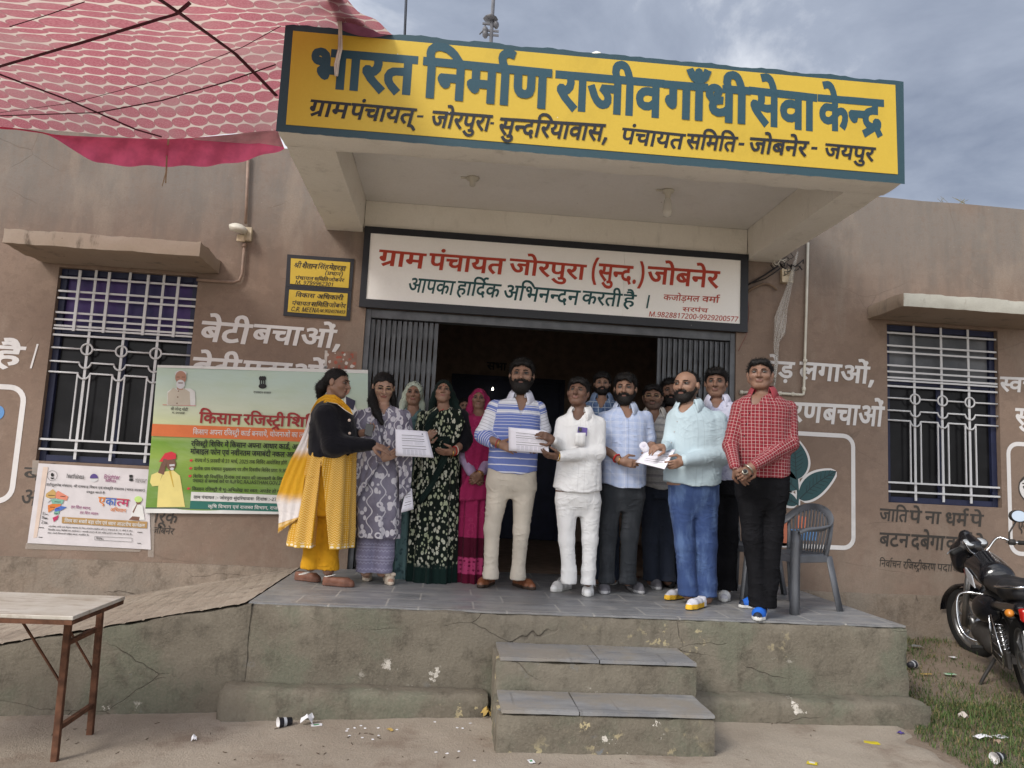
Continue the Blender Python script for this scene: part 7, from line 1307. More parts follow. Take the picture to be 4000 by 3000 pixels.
spectacles(specs, SH['wire'])
plaidb = person(dict(label='young bearded man in blue plaid shirt at the back between two men', c='3', Y=-.45, tone='mid', head=dict(top=(152, 170), chin=(155, 288), yaw=2), neck=(152, 328), vox=.0055, nr=.052,
	rows=[(108, 202, 308, .07), (72, 236, 334, .1), (58, 252, 385, .12), (58, 252, 600, .13), (62, 250, 840, .13)], arms=[dict(pts=[(76, 365, 70), (62, 520, 62), (70, 660, 46, -.05)], sleeve='long'), dict(pts=[(236, 365, 70), (250, 520, 62), (245, 660, 46)], sleeve='long')],
	shirt=dict(mat='bplaid', v=(145, 372), vd=.12, collar=(.16, .22, .34), open=36), stubble=True, beard=.010, hair=dict(vol=(.087, .108, .098), c=(0, -.014, .048)), legs=[[(110, 900, 110), (115, 1150, 95), (120, 1380, 90)], [(200, 900, 110), (205, 1150, 95), (212, 1380, 90)]], pants=dict(mat='navy', rows=[(64, 248, 830, .12), (66, 246, 900, .12)]), shoes=[((120, 1385), (112, 1412), ('grey', 'wsole')), ((210, 1385), (215, 1412), ('grey', 'wsole'))]))
backb = person(dict(label='man with thick black beard in dark shirt, half hidden by the balding man', c='3', Y=-.10, tone='tan', head=dict(top=(556, 204), chin=(558, 345), yaw=4), neck=(556, 378), vox=.0055,
	rows=[(510, 602, 362, .07), (476, 640, 392, .1), (466, 650, 440, .12), (470, 645, 700, .13), (475, 640, 840, .13)], arms=[dict(pts=[(482, 430, 74), (470, 600, 66), (480, 740, 48, -.05)], sleeve='long'), dict(pts=[(636, 430, 74), (645, 600, 66), (640, 740, 48)], sleeve='long')],
	shirt=dict(mat='dark', v=(550, 410), vd=.12, collar=(.02, .02, .024)), stubble=True, beard=.018, hair=dict(vol=(.087, .106, .098), c=(0, -.015, .047)), legs=[[(520, 900, 105), (530, 1150, 92), (535, 1370, 88)], [(600, 900, 105), (590, 1150, 92), (590, 1370, 88)]], pants=dict(mat='navy', rows=[(478, 636, 830, .12), (480, 634, 900, .12)]), shoes=[((540, 1375), (530, 1410), ('dark', 'dark')), ((590, 1375), (600, 1410), ('dark', 'dark'))]))
lavm = person(dict(label='clean shaven man in lavender printed shirt and black trousers behind red checks', c='3', Y=-.92, tone='tan', head=dict(top=(822, 142), chin=(828, 308), yaw=-4, nose=1.1, jaw=1.05, wide=.97), neck=(835, 338),
	rows=[(778, 892, 322, .075), (745, 955, 346, .11), (735, 966, 400, .13), (742, 966, 600, .13), (760, 962, 795, .13)], arms=[dict(pts=[(755, 400, 84, .05), (740, 560, 76, .05), (770, 700, 54)], sleeve='long'), dict(pts=[(950, 400, 84, .06), (970, 560, 76, .08), (955, 720, 54, .02)], sleeve='long')],
	shirt=dict(mat='lav', v=(818, 372), vd=.13, collar=(.56, .56, .68), open=34), hair=dict(vol=(.086, .106, .096), c=(0, -.016, .046), caps=[((-.04, .07, .085), (.03, .085, .08), .012, .012)]), legs=[[(805, 900, 125), (815, 1150, 105), (810, 1420, 100)], [(898, 900, 128), (896, 1150, 112), (888, 1425, 108)]], pants=dict(mat='black', rows=[(762, 958, 780, .125), (764, 956, 880, .125)], hem=.075), shoes=[((890, 1450), (872, 1512), ('white', 'wsole', 'sockw')), ((810, 1440), (760, 1462), ('white', 'wsole', 'sockw'))]))
for f in lavm['feet'][:1]: laces(f, SH['wlace'])

# ------------------------------------------------------------------ the women
KN = dict(quiff=False, line=((-.12, -.08), (-.05, -.07), (-.022, -.04), (.0, .0), (.022, .03), (.045, .058), (.066, .076), (.10, .086)))
Yy = -.96
def slit(x, y, z):      # opening down the near side of the kurta
	a, b = at('1', 348, 720, Yy), at('1', 345, 1250, Yy); t = (a.z - z) / (a.z - b.z); cxm = a.x + (b.x - a.x) * t; w = .002 + .060 * np.clip(t, 0, 1) + 0 * x
	return np.maximum(np.maximum(np.abs(x - cxm) - w, y - (Yy + .03)), z - a.z)
yel = person(dict(label='woman in black cardigan over yellow kurta, turned sideways handing over a sheet', c='1', Y=Yy, tone='mid', head=dict(top=(420, 146), chin=(428, 322), yaw=66, pitch=-6, fem=True, gaze=(.3, -.3)), neck=(392, 352), nr=.05,
	rows=[(340, 436, 342, .08), (300, 476, 372, .13), (272, 515, 420, .17), (258, 538, 520, .185), (250, 540, 620, .185), (238, 536, 700, .19), (205, 534, 820, .195), (170, 530, 960, .20), (140, 527, 1100, .21), (116, 521, 1238, .215)],
	arms=[dict(pts=[(352, 432, 128, -.15), (402, 612, 116, -.20), (632, 612, 62, -.22)], sleeve=None, hand=(715, 638, -.22), n=(.1, .55, -.8), side=-1, curl=(.18, .25, .2), sc=1.0, scl=.6), dict(pts=[(462, 430, 96, .12), (506, 565, 84, .10), (556, 545, 50, .02)], sleeve=None, hand=(610, 528, -.02), n=(0, .3, .9), side=-1, curl=(.4, .6, .5), scl=.62)],
	shirt=dict(mat='yellow', name='kurta', folds=(9, .016, .004, 1.0), subs=[Fn(slit, at('1', 250, 1250, Yy - .4), at('1', 430, 700, Yy + .1))]), hair=dict(KN, vol=(.079, .101, .086), c=(0, -.018, .038), caps=[((0, -.10, .0), (0, -.13, -.05), .045, .05), ((0, -.13, -.05), (.01, -.14, -.12), .048, .028)]),
	legs=[[(300, 900, 150), (270, 1200, 112), (262, 1330, 104), (258, 1362, 110)], [(400, 900, 170), (374, 1220, 120), (370, 1345, 112), (368, 1385, 118)]], pants=dict(mat='must', hem=.115, rows=[(255, 520, 700, .16), (230, 500, 900, .16), (235, 480, 1050, .14)]), shoes=[((190, 1448), (318, 1462), ('brown', 'bsole'), -.03, .86), ((328, 1478), (530, 1492), ('brown', 'bsole'), -.03, .86)]))
F = Field(.0075); F.add(Loft(rows('1', Yy, [(338, 440, 338, .09), (296, 482, 370, .145), (266, 520, 420, .185), (252, 544, 520, .20), (246, 546, 610, .20), (246, 532, 668, .20), (248, 505, 692, .20)]), (0, 0)), .03)
F.sub(Cap(yel['nb'] + Vector((0, -.01, .02)), yel['nb'] + Vector((0, 0, .2)), .062, .08)); a = at('1', 545, 470, Yy - .18); b_ = at('1', 560, 700, Yy - .24); F.sub(Cap(a, b_, .045, .075));
add_chain(F, chain('1', Yy, [(352, 432, 136, -.15), (402, 612, 128, -.20), (632, 612, 70, -.22)]), .035, 0, (3, 2)); add_chain(F, chain('1', Yy, [(462, 430, 104, .12), (506, 565, 92, .10), (550, 547, 60, .03)]), .03, 0, (6, 2))

V, Q = F.mesh((.008, 80, 2.0)); mesh_object('cardigan', V, Q, [M_['knit']], yel['body'], F.uvs(V))
def f_dup(b, uv, x, y):
	n = b.math('ADD', y, b.math('MULTIPLY', b.math('SUBTRACT', b.noise(b.obj(), 9, 4), .5), .06)); mu, wh = (.56, .30, .022), (.66, .62, .60)
	c = b.mix(b.step(n, .40, .46), mu, wh); c = b.mix(b.step(n, .60, .66), c, mu); c = b.mix(b.step(n, .80, .86), c, wh); c = b.mix(b.step(y, .955, .96), c, b.mix(b.step(b.vor(b.comb(x, y), 30, rnd=.2), .4, .3), (.5, .26, .03), (.7, .55, .3)))
	return b.mix(b.math('MULTIPLY', b.step(x, .93, .95), b.step(y, .45, .4)), c, (.7, .62, .5))
DUP = cloth('mustard_white_dupatta', f_dup, folds=.4)
ys = [(-.20, -.215), (-.19, -.215), (-.135, -.20), (-.06, -.17), (.0, -.10), (.02, -.06), (.03, -.04), (.02, -.06), (.0, -.10), (-.03, -.13), (-.05, -.15), (-.06, -.16), (-.07, -.17)]
sheet('dupatta', '1', [(502, 388), (455, 338), (405, 304), (350, 300), (302, 330), (262, 400), (232, 500), (190, 600), (128, 715), (84, 830), (46, 945), (62, 1040), (54, 1160)], [(522, 430), (472, 400), (424, 362), (362, 348), (325, 372), (296, 420), (280, 500), (268, 600), (246, 720), (220, 830), (207, 950), (194, 1050), (188, 1062)], [(Yy + a, Yy + b) for a, b in ys], DUP, yel['body'], .012, 3)
mb = MB(); mb.lathe([(0, .004), (.011, .004), (.011, -.002)], 14, at('1', 497, 461, Yy - .216), (.1, -1, 0)); mb.lathe([(0, .004), (.010, .004), (.010, -.002)], 14, at('1', 499, 541, Yy - .232), (.1, -1, 0)); mb.build('button', SH['ivory'], yel['body'])
mb = MB(); mb.lathe([(0, .007), (.006, .004), (.007, 0), (0, -.004)], 10, yel['HK'].w((.084, -.008, -.030)), yel['HK'].M[:, 0]); mb.build('earring', SH['gold'], yel['body'])
for u, v, dy in ((222, 1405, 0), (378, 1437, -.02)):
	mb = MB(); p = at('1', u, v, Yy + dy); p.z = max(p.z, FLOOR + .075); mb.tube([p + Vector((.041 * math.cos(k * math.pi / 10), .041 * math.sin(k * math.pi / 10), .010 * math.cos(k * math.pi / 10))) for k in range(20)], .0035, 6, closed=True); mb.build('anklet', SH['bead'], yel['body'])

grk = person(dict(label='young woman in spectacles and grey vine print kurta looking down', c='1', Y=-.78, tone='fair', head=dict(top=(704, 176), chin=(712, 345), yaw=6, pitch=-17, fem=True, closed=True, gaze=(0, -.6)), neck=(705, 385), nr=.048,
	rows=[(664, 752, 366, .065), (606, 800, 388, .10), (562, 836, 432, .12), (546, 846, 520, .128), (542, 842, 640, .132), (532, 832, 760, .14), (525, 822, 900, .15), (524, 816, 1060, .155), (526, 814, 1182, .16)],
	arms=[dict(pts=[(568, 440, 92), (548, 610, 82, -.04), (690, 700, 50, -.16)], sleeve='long', hand=(770, 672, -.2), n=(0, .8, .4), side=1), dict(pts=[(834, 440, 92), (862, 610, 80, -.02), (842, 760, 54, -.06)], sleeve='long', hand=(850, 850, -.06), n=(-1, 0, 0), side=1, curl=(.4, .6, .5))],
	shirt=dict(mat='vine', name='kurta', folds=(7, .013, .003, .5), v=(708, 425), vd=.11), hair=dict(quiff=False, line=((-.12, -.16), (-.05, -.15), (-.022, -.13), (.0, -.03), (.022, .02), (.045, .052), (.066, .07), (.10, .08)), vol=(.083, .104, .092), c=(0, -.018, .042), pix=[[(655, 250, 40, .03), (640, 340, 56, -.03), (668, 420, 52, -.12), (700, 480, 22, -.15)], [(758, 250, 36, .04), (766, 330, 40, .05), (770, 390, 30, .06)]]),
	legs=[[(610, 1150, 130), (598, 1300, 112), (598, 1395, 110)], [(720, 1150, 130), (708, 1300, 122), (698, 1392, 118)]], pants=dict(mat='palazzo', hem=.085), shoes=[((620, 1420), (600, 1458), ('beige', 'beige', 'fair'), -.03, .82), ((700, 1425), (755, 1482), ('beige', 'beige', 'fair'), -.03, .82)]))
spectacles(grk, SH['wire'], .023)
sheet('dupatta', '1', [(650, 372), (590, 392), (548, 440), (528, 560), (530, 700), (532, 860), (530, 985)], [(668, 400), (668, 470), (690, 560), (700, 640), (690, 700), (640, 800), (560, 930)], [(-.83, -.90), (-.89, -.93), (-.92, -.94), (-.94, -.95), (-.93, -.955), (-.92, -.96), (-.92, -.95)], M_['vine'], grk['body'], .008, 3, xz=True)
sheet('dupatta', '1', [(735, 405), (735, 470), (700, 560), (760, 660), (800, 760), (806, 860), (808, 960)], [(770, 375), (820, 395), (858, 450), (880, 560), (886, 700), (880, 850), (868, 900)], [(-.88, -.83), (-.92, -.87), (-.945, -.90), (-.94, -.88), (-.93, -.87), (-.92, -.86), (-.91, -.86)], M_['vine'], grk['body'], .008, 3, xz=True)
mb = MB()
for (H, T, d, L_) in (f[1] for f in grk['feet']):
	q = H + d * L_ * .74 + Vector((0, 0, .074)); s_ = Vector((-d.y, d.x, 0))
	for k in (-1, 1): mb.lathe([(0, -.024), (.012, -.018), (.017, 0), (.012, .018), (.0, .022)], 10, q + s_ * k * .022, s_)
	mb.lathe([(0, -.009), (.009, 0), (0, .009)], 8, q, s_)
mb.build('sandal_bow', SH['beige'], grk['feet'][0][0])

pvw = person(dict(label='woman with pale green veil over her head behind the two nearer women', c='1', Y=-.32, tone='mid', vox=.0055, head=dict(top=(892, 228), chin=(895, 368), yaw=-4, fem=True), neck=(892, 402), nr=.047, bindi=True,
	rows=[(848, 936, 386, .065), (812, 958, 412, .1), (798, 965, 470, .12), (795, 962, 640, .125), (785, 955, 800, .14), (770, 945, 1000, .15), (756, 938, 1250, .17), (742, 930, 1442, .18)],
	arms=[dict(pts=[(838, 450, 74), (862, 585, 64, -.12), (872, 530, 42, -.40)], sleeve=[(838, 450, 78), (862, 580, 72, -.12), (870, 545, 54, -.3)], hand=(815, 512, -.47), n=(.2, .8, -.4), side=1, curl=(.3, .4, .3), sc=.92, scl=.8)], shirt=dict(mat='teal', name='ghagra', folds=(10, .022, .002, .4), v=(880, 440), vd=.11), hair=dict(KN, vol=(.080, .102, .086))))
veil(pvw, '1', -.32, M_['pale'], [[(838, 300, 26, .04), (826, 360, 30, .02), (815, 430, 34, -.02), (812, 520, 30, -.08)], [(940, 310, 22, .05), (948, 370, 26, .05), (955, 450, 30, .03)], [(892, 330, 90, .08), (892, 420, 110, .09)]])

dkw = person(dict(label='woman in dark green leaf print saree covering her head, holding a sheet', c='1', Y=-.49, tone='mid', head=dict(top=(1080, 216), chin=(1074, 356), yaw=-2, pitch=10, roll=-3, fem=True), neck=(1078, 396), nr=.05, bindi=True,
	rows=[(1034, 1128, 378, .068), (982, 1182, 402, .10), (948, 1206, 442, .118), (936, 1186, 520, .124), (915, 1178, 640, .128), (896, 1176, 760, .14), (885, 1170, 900, .15), (874, 1164, 1100, .165), (862, 1156, 1300, .185), (850, 1150, 1466, .2)],
	arms=[dict(pts=[(958, 440, 74), (926, 590, 66, -.06), (958, 596, 42, -.24)], sleeve=[(958, 440, 82), (930, 560, 76, -.04)], hand=(1000, 545, -.3), n=(.2, .8, .2), side=-1, curl=(.3, .5, .4), sc=.92, scl=.8), dict(pts=[(1186, 442, 92), (1214, 590, 78, -.04), (1138, 656, 44, -.20)], sleeve=[(1186, 442, 96), (1214, 582, 90, -.04), (1196, 612, 80, -.08)], hand=(1050, 658, -.27), n=(0, .7, .7), side=-1, curl=(.15, .25, .2), sc=.95, scl=.78)],
	shirt=dict(mat='leaf', name='saree', folds=(11, .022, .002, 1.4), v=(1070, 432), vd=.12), hair=dict(KN, vol=(.080, .102, .088))))
F = Field(.007); add_chain(F, chain('1', -.49, [(1186, 442, 104), (1214, 582, 98, -.04), (1194, 614, 88, -.08)]), .03, 0, (0, 2)); V, Q = F.mesh((.006, 90, 1.0)); mesh_object('blouse_sleeve', V, Q, [M_['knit']], dkw['body'], F.uvs(V))
veil(dkw, '1', -.49, M_['dkgreen'], [[(1018, 300, 24, .03), (1008, 350, 28, .01), (1000, 410, 40, -.02)], [(1140, 300, 24, .03), (1152, 350, 28, .02), (1170, 410, 44, .0), (1200, 470, 50, -.0)], [(1080, 320, 90, .08), (1085, 420, 130, .08)]])
sheet('pallu', '1', [(1060, 400), (1010, 470), (975, 560), (945, 700), (905, 900), (880, 1000)], [(1180, 392), (1210, 470), (1180, 560), (1090, 720), (1000, 860), (930, 960)], [(-.60, -.56), (-.625, -.60), (-.635, -.63), (-.645, -.655), (-.655, -.665), (-.655, -.67)], M_['leaf'], dkw['body'], .007, 3, xz=True)
sheet('pallu_border', '1', [(1004, 408), (968, 470), (962, 520), (1010, 560), (1080, 560), (1060, 700), (990, 850), (918, 960)], [(1050, 402), (1010, 470), (1000, 540), (1040, 600), (1120, 560), (1100, 712), (1020, 868), (936, 985)], [(-.60, -.61), (-.63, -.635), (-.65, -.65), (-.66, -.66), (-.66, -.66), (-.668, -.668), (-.678, -.68), (-.68, -.68)], M_['dkgreen'], dkw['body'], .004, 2)
for k, (u, v) in enumerate(((1146, 650), (1156, 645))): bangle(dkw['body'], '1', -.49, (u, v, -.19), (1050, 658, -.27), .036, .0045, SH['ivory'] if k else SH['redthread'])
bangle(dkw['body'], '1', -.49, (1128, 664, -.21), (1050, 658, -.27), .031, .0035, SH['gold'])
F_ = MB(); F_.tube([at('1', u, v, y) for u, v, y in ((1020, 382, -.50), (1030, 402, -.555), (1045, 408, -.57), (1062, 402, -.575), (1080, 392, -.575))], .003, 5); F_.build('necklace', SH['redthread'], dkw['body'])

pkw = person(dict(label='woman in bright pink saree with veil and clasped hands beside the tall man', c='2', Y=-.41, tone='tan', head=dict(top=(350, 270), chin=(345, 393), yaw=-3, fem=True), neck=(348, 425), nr=.047, bindi=True,
	rows=[(306, 392, 408, .065), (276, 424, 432, .1), (254, 440, 480, .118), (246, 438, 600, .125), (240, 432, 720, .135), (236, 430, 860, .15), (224, 424, 1000, .155), (214, 418, 1150, .17), (205, 410, 1320, .185), (196, 402, 1472, .20)],
	arms=[dict(pts=[(272, 480, 78), (264, 690, 74, -.05), (300, 782, 48, -.17)], sleeve=None, hand=(345, 835, -.2), n=(.6, .7, 0), side=-1, curl=(.4, .5, .4), sc=.95, scl=.7), dict(pts=[(424, 480, 78), (424, 680, 74, -.05), (372, 776, 48, -.19)], sleeve=None, hand=(315, 835, -.23), n=(-.5, .8, 0), side=1, curl=(.4, .5, .4), sc=.95, scl=.7)],
	shirt=dict(mat='pink', name='saree', folds=(10, .02, .002, .2), v=(345, 450), vd=.1), hair=dict(KN, vol=(.079, .101, .086))))
F = Field(.007)
for q in ([(268, 640, 80, -.03), (264, 690, 84, -.06), (300, 778, 60, -.165)], [(424, 640, 80, -.03), (424, 682, 84, -.06), (374, 770, 60, -.18)]): add_chain(F, chain('2', -.41, q), .03, 0, (0, 2))
V, Q = F.mesh((.006, 90, 1.0)); mesh_object('blouse_sleeve', V, Q, [M_['lilac']], pkw['body'], F.uvs(V))
veil(pkw, '2', -.41, M_['pink'], [[(298, 330, 28, .02), (290, 400, 36, .0), (275, 470, 56, -.02), (266, 560, 76, -.02), (266, 640, 84, -.03)], [(404, 330, 26, .02), (412, 400, 36, .0), (424, 480, 56, -.02), (424, 640, 80, -.03)], [(350, 350, 90, .08), (350, 430, 120, .08)]])
sheet('pallu', '2', [(285, 430), (262, 560), (262, 680), (290, 780), (232, 880), (228, 960)], [(400, 440), (420, 560), (418, 680), (390, 770), (420, 880), (420, 950)], [(-.52, -.52), (-.56, -.56), (-.575, -.575), (-.575, -.575), (-.575, -.575), (-.575, -.575)], M_['pink'], pkw['body'], .006, 3, xz=True)
bangle(pkw['body'], '2', -.41, (352, 790, -.2), (315, 835, -.23), .033, .004, SH['gold'])

bfw = person(dict(label='woman with dark parted hair, only her face showing between two sarees', c='2', Y=-.08, tone='mid', vox=.0055, head=dict(top=(258, 330), chin=(261, 430), yaw=4, fem=True), neck=(262, 462), nr=.046,
	rows=[(228, 300, 448, .065), (200, 330, 470, .09), (190, 340, 520, .11), (190, 340, 800, .13), (185, 345, 1100, .15), (180, 350, 1440, .17)], arms=[dict(pts=[(205, 520, 62), (196, 680, 56), (215, 800, 40, -.04)], sleeve='long'), dict(pts=[(325, 520, 62), (335, 680, 56), (320, 800, 40, -.04)], sleeve='long')], shirt=dict(mat='dkgreen', name='kurta'), hair=dict(KN, vol=(.080, .102, .088))))

# ------------------------------------------------------------------ papers and phones in their hands
PAPER = plain('white_paper', (.74, .73, .80), .7, var=.03); INK = plain('black_print', (.05, .05, .07), .7); INKG = plain('grey_print', (.38, .38, .44), .7); PHONE = plain('black_phone_glass', (.006, .006, .008), .15, .6); PURP = plain('purple_phone_shell', (.09, .055, .26), .3, .5)
def paper(label, c, q, ys, group=None, curve=.012, layout=0, name='paper_sheet'):
	P = [at(c, u, v, y) for (u, v), y in zip(q, ys)]; n = 12
	f = lambda s, t, o=0: (lambda p: p + Vector((0, -1, 0)) * (curve * math.sin(math.pi * s) + o))(P[0].lerp(P[1], s).lerp(P[3].lerp(P[2], s), t))
	ctr = sum(P, Vector()) / 4; t_ = empty(name, ctr, label, 'paper', group)
	mb = MB(); mb.grid([[f(i / n, j / 6) for i in range(n + 1)] for j in range(7)]); o = mb.build('sheet', PAPER, t_); s_ = o.modifiers.new('th', 'SOLIDIFY'); s_.thickness = .0012; s_.offset = 0
	mb = MB(); mb.grid([[f(i / n, j / 6 + .012, -.005) + Vector((.004, 0, 0)) for i in range(n + 1)] for j in range(7)]); o = mb.build('under_sheet', PAPER, t_); s_ = o.modifiers.new('th', 'SOLIDIFY'); s_.thickness = .0012; s_.offset = 0
	mb = MB()
	def strip(s0, s1, t0, t1, m): mb.grid([[f(s0 + (s1 - s0) * i / 8, t, .0022) for i in range(9)] for t in (t0, t1)], m, False)
	if layout == 0:
		for t in (.20, .32, .40, .60, .70): strip(.19, .86, t, t + .016, 0)
		for t in (.25, .45, .49, .53): strip(.20, .50, t, t + .007, 1); strip(.56, .80, t, t + .007, 1)
		for k in range(7):
			for i in range(6): strip(.20 + i * .108, .20 + i * .108 + .085, .75 + k * .03, .75 + k * .03 + .010, 1)
		strip(.82, .85, .10, .15, 0)
	else:
		for t in (.10, .26, .36, .60, .72): strip(.22, .88, t, t + .02, 0)
		for t in (.16, .44, .52, .80, .84): strip(.24, .80, t, t + .008, 1)
		strip(.80, .83, .02, .08, 0)
	mb.build('printing', [INK, INKG], t_); return t_
g = 'printed sheets being handed over'
paper('printed sheet between the dark green saree woman and the yellow kurta woman', '1', [(781, 516), (975, 529), (1014, 690), (783, 679)], (-1.02, -.95, -.97, -1.04), g, .016)
paper('printed sheet held between the tall striped shirt man and the man in white', '2', [(531, 503), (772, 530), (778, 664), (533, 648)], (-1.115, -1.29, -1.29, -1.115), g, .010)
paper('printed sheet tilted flat in the hands of the balding man', '3', [(408, 622), (586, 611), (521, 728), (350, 686)], (-1.10, -1.36, -1.52, -1.16), g, .004, 1)
paper('sheet hanging low at the side of the grey print kurta', '1', [(846, 886), (880, 880), (890, 1008), (815, 1030)], (-.86, -.84, -.84, -.86), g, .004, 1)
a = at('3', 396, 585, -1.14); b_ = at('3', 438, 655, -1.02); ax = (b_ - a).normalized(); mb = MB(); x_ = ax.cross(Vector((0, 0, 1))).normalized(); y_ = ax.cross(x_); R_ = []
for i in range(41):
	th = i * 2 * math.pi * 1.4 / 40; r = .033 - .0022 * i / 10; R_.append([a + x_ * r * math.cos(th) + y_ * r * math.sin(th), b_ + x_ * r * math.cos(th) + y_ * r * math.sin(th)])
mb.grid(R_); o = mb.build('rolled_paper', PAPER); s_ = o.modifiers.new('th', 'SOLIDIFY'); s_.thickness = .0015; tag(o, 'white paper rolled into a tube, gripped by the checked half sleeve shirt man', 'paper')
def slab(name, label, c, q, ys, th, mat, extra=None):
	P = [at(c, u, v, y) for (u, v), y in zip(q, ys)]; n = (P[1] - P[0]).cross(P[3] - P[0]).normalized(); t_ = empty(name, sum(P, Vector()) / 4, label, 'phone'); mb = MB(); mb.plate(P, n, th); mb.build('shell', mat, t_, .003); return t_, P, n
slab('mobile_phone', 'black mobile phone in the far hand of the cardigan woman', '1', [(600, 478), (650, 490), (634, 566), (588, 548)], [-1.02] * 4, .009, PHONE)
yp = -1.02 - .150
t_, P, n = slab('mobile_phone', 'purple mobile phone standing in the chest pocket of the white shirt', '2', [(962, 500), (1020, 508), (1014, 560), (956, 552)], [yp] * 4, .009, PURP)
mb = MB(); mb.plate([at('2', 965, 506, yp - .006), at('2', 983, 508, yp - .006), at('2', 982, 530, yp - .006), at('2', 964, 528, yp - .006)], (0, -1, 0), .006); mb.build('camera_bump', PHONE, t_, .002)
mb = MB(); mb.grid([[at('2', u + (v - 535) * -.05, v, yp - .014 + (.010 if v > 600 else 0)) for u in (944, 962, 985, 1008)] for v in (538, 560, 590, 618)]); o = mb.build('pocket', M_['white'], white['body']); s_ = o.modifiers.new('th', 'SOLIDIFY'); s_.thickness = .004

# ------------------------------------------------------------------ tarpaulin awning over the left of the yard
def f_tarp():
	b = NB('printed_awning_cloth', .85, .1); x, y, _ = b.xyz(b.uvc()); w, h = .128, .138; yy = b.math('DIVIDE', y, h); row = b.math('FLOOR', yy); xx = b.math('ADD', b.math('DIVIDE', x, w), b.math('MULTIPLY', b.math('MODULO', row, 2.0), .5))
	dx = b.math('MULTIPLY', b.math('ABSOLUTE', b.math('SUBTRACT', b.math('FRACT', xx), .5)), 2.0); dy = b.math('MULTIPLY', b.math('ABSOLUTE', b.math('SUBTRACT', b.math('FRACT', yy), .5)), 2.0)
	q = b.math('ADD', b.math('POWER', dx, 1.7), b.math('MULTIPLY', b.math('POWER', dy, 2.6), 1.05)); cell = b.step(q, 1.06, .96); rim = b.math('MULTIPLY', cell, b.step(q, .80, .92)); n = b.noise(b.comb(x, y), 90, 3)
	mar = b.mix(b.step(n, .35, .7), (.31, .095, .115), (.41, .165, .18)); c = b.mix(cell, (.54, .44, .38), b.mix(b.math('MULTIPLY', rim, .45), mar, (.20, .10, .10))); c = b.mix(b.math('MULTIPLY', b.step(b.noise(b.comb(x, y), 1.6, 5), .40, .7), .5), c, (.34, .24, .22))
	b.col(c); tr = b.n('ShaderNodeBsdfTranslucent', {'Color': c}); m = b.n('ShaderNodeMixShader', {0: .68, 1: b.p.outputs[0], 2: tr.outputs[0]}); b.t.links.new(m.outputs[0], b.t.nodes['Material Output'].inputs[0]); b.bump(b.noise(b.comb(x, y), 14, 3), .15, .01); return b.m
def translucent(name, c, mixf=.5, var=.2):
	b = NB(name, .85, .1); cc = b.mix(b.step(b.noise(b.obj(), 6, 4), .3, .7), tuple(q * (1 - var) for q in c), tuple(min(1, q * (1 + var)) for q in c)); b.col(cc); tr = b.n('ShaderNodeBsdfTranslucent', {'Color': cc}); m = b.n('ShaderNodeMixShader', {0: mixf, 1: b.p.outputs[0], 2: tr.outputs[0]}); b.t.links.new(m.outputs[0], b.t.nodes['Material Output'].inputs[0]); return b.m
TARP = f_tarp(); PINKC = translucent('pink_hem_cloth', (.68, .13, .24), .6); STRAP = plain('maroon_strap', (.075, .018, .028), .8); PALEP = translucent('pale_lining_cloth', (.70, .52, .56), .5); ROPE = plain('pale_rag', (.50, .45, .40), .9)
tp = empty('cloth_awning', (-3, -2.5, 4), 'printed pink and cream cloth awning sagging over the yard beside the canopy', 'awning')
def crom(a, t):
	n = len(a); i = min(int(t), n - 2); f = t - i; p = [a[max(0, min(n - 1, k))] for k in (i - 1, i, i + 1, i + 2)]
	return .5 * (2 * p[1] + (p[2] - p[0]) * f + (2 * p[0] - 5 * p[1] + 4 * p[2] - p[3]) * f * f + (3 * p[1] - p[0] - 3 * p[2] + p[3]) * f ** 3)
CT = [[(-900, 470, -1.0), (-350, 480, -1.0), (0, 497, -1.0), (350, 525, -1.0), (664, 541, -1.0), (900, 527, -1.0), (1096, 503, -1.0)],
      [(-900, 350, -1.6), (-350, 350, -1.6), (0, 350, -1.6), (350, 362, -1.55), (664, 375, -1.5), (900, 360, -1.45), (1104, 345, -1.35)],
      [(-900, 200, -2.3), (-350, 205, -2.3), (0, 215, -2.3), (350, 220, -2.15), (664, 225, -2.0), (900, 215, -1.8), (1112, 205, -1.68)],
      [(-900, 40, -3.0), (-350, 60, -3.0), (0, 80, -3.0), (350, 85, -2.8), (664, 95, -2.55), (900, 92, -2.25), (1120, 88, -2.12)],
      [(-900, -130, -3.7), (-350, -100, -3.7), (0, -80, -3.7), (350, -70, -3.4), (664, -60, -3.1), (900, -40, -2.7), (1120, -25, -2.5)],
      [(-900, -420, -4.5), (-350, -400, -4.5), (0, -380, -4.5), (350, -360, -4.1), (664, -330, -3.8), (900, -250, -3.3), (1120, -200, -3.0)]]
CW = [[at('P', u, v, y) for u, v, y in r] for r in CT]
# the corner thrown over the canopy: three more columns to the right
for i, r in enumerate(CW):
	if i < 3: ex = [Vector((CX0 + d, r[-1].y, CZ1 + .03)) for d in (.06, .45, .8)]
	elif i == 3: ex = [at('P', u, v, y) for u, v, y in ((1220, 92, -2.10), (1330, 100, -2.11), (1528, 128, -2.105))]
	else: ex = [at('P', u, v, y) for u, v, y in (((1200, -30, -2.55), (1270, -22, -2.6), (1345, -8, -2.6)) if i == 4 else ((1220, -190, -3.0), (1290, -180, -3.0), (1350, -170, -3.0)))]
	r += ex
NU, NV = 96, 60; TW = []
for j in range(NV + 1):
	r = [crom([CW[k][c] for k in range(6)], j / NV * 5) for c in range(10)]; row = []
	for i in range(NU + 1):
		p = crom(r, i / NU * 9); s, t = i / NU, j / NV; pl = math.sin(t * 55 + 5 * math.sin(s * 4)) * .012 * (t ** .8) * (1 if s < .75 else 1.2) + .010 * math.sin(s * 26 + t * 9) * (1 - t)
		row.append(p + Vector((0, 0, pl)))
	TW.append(row)
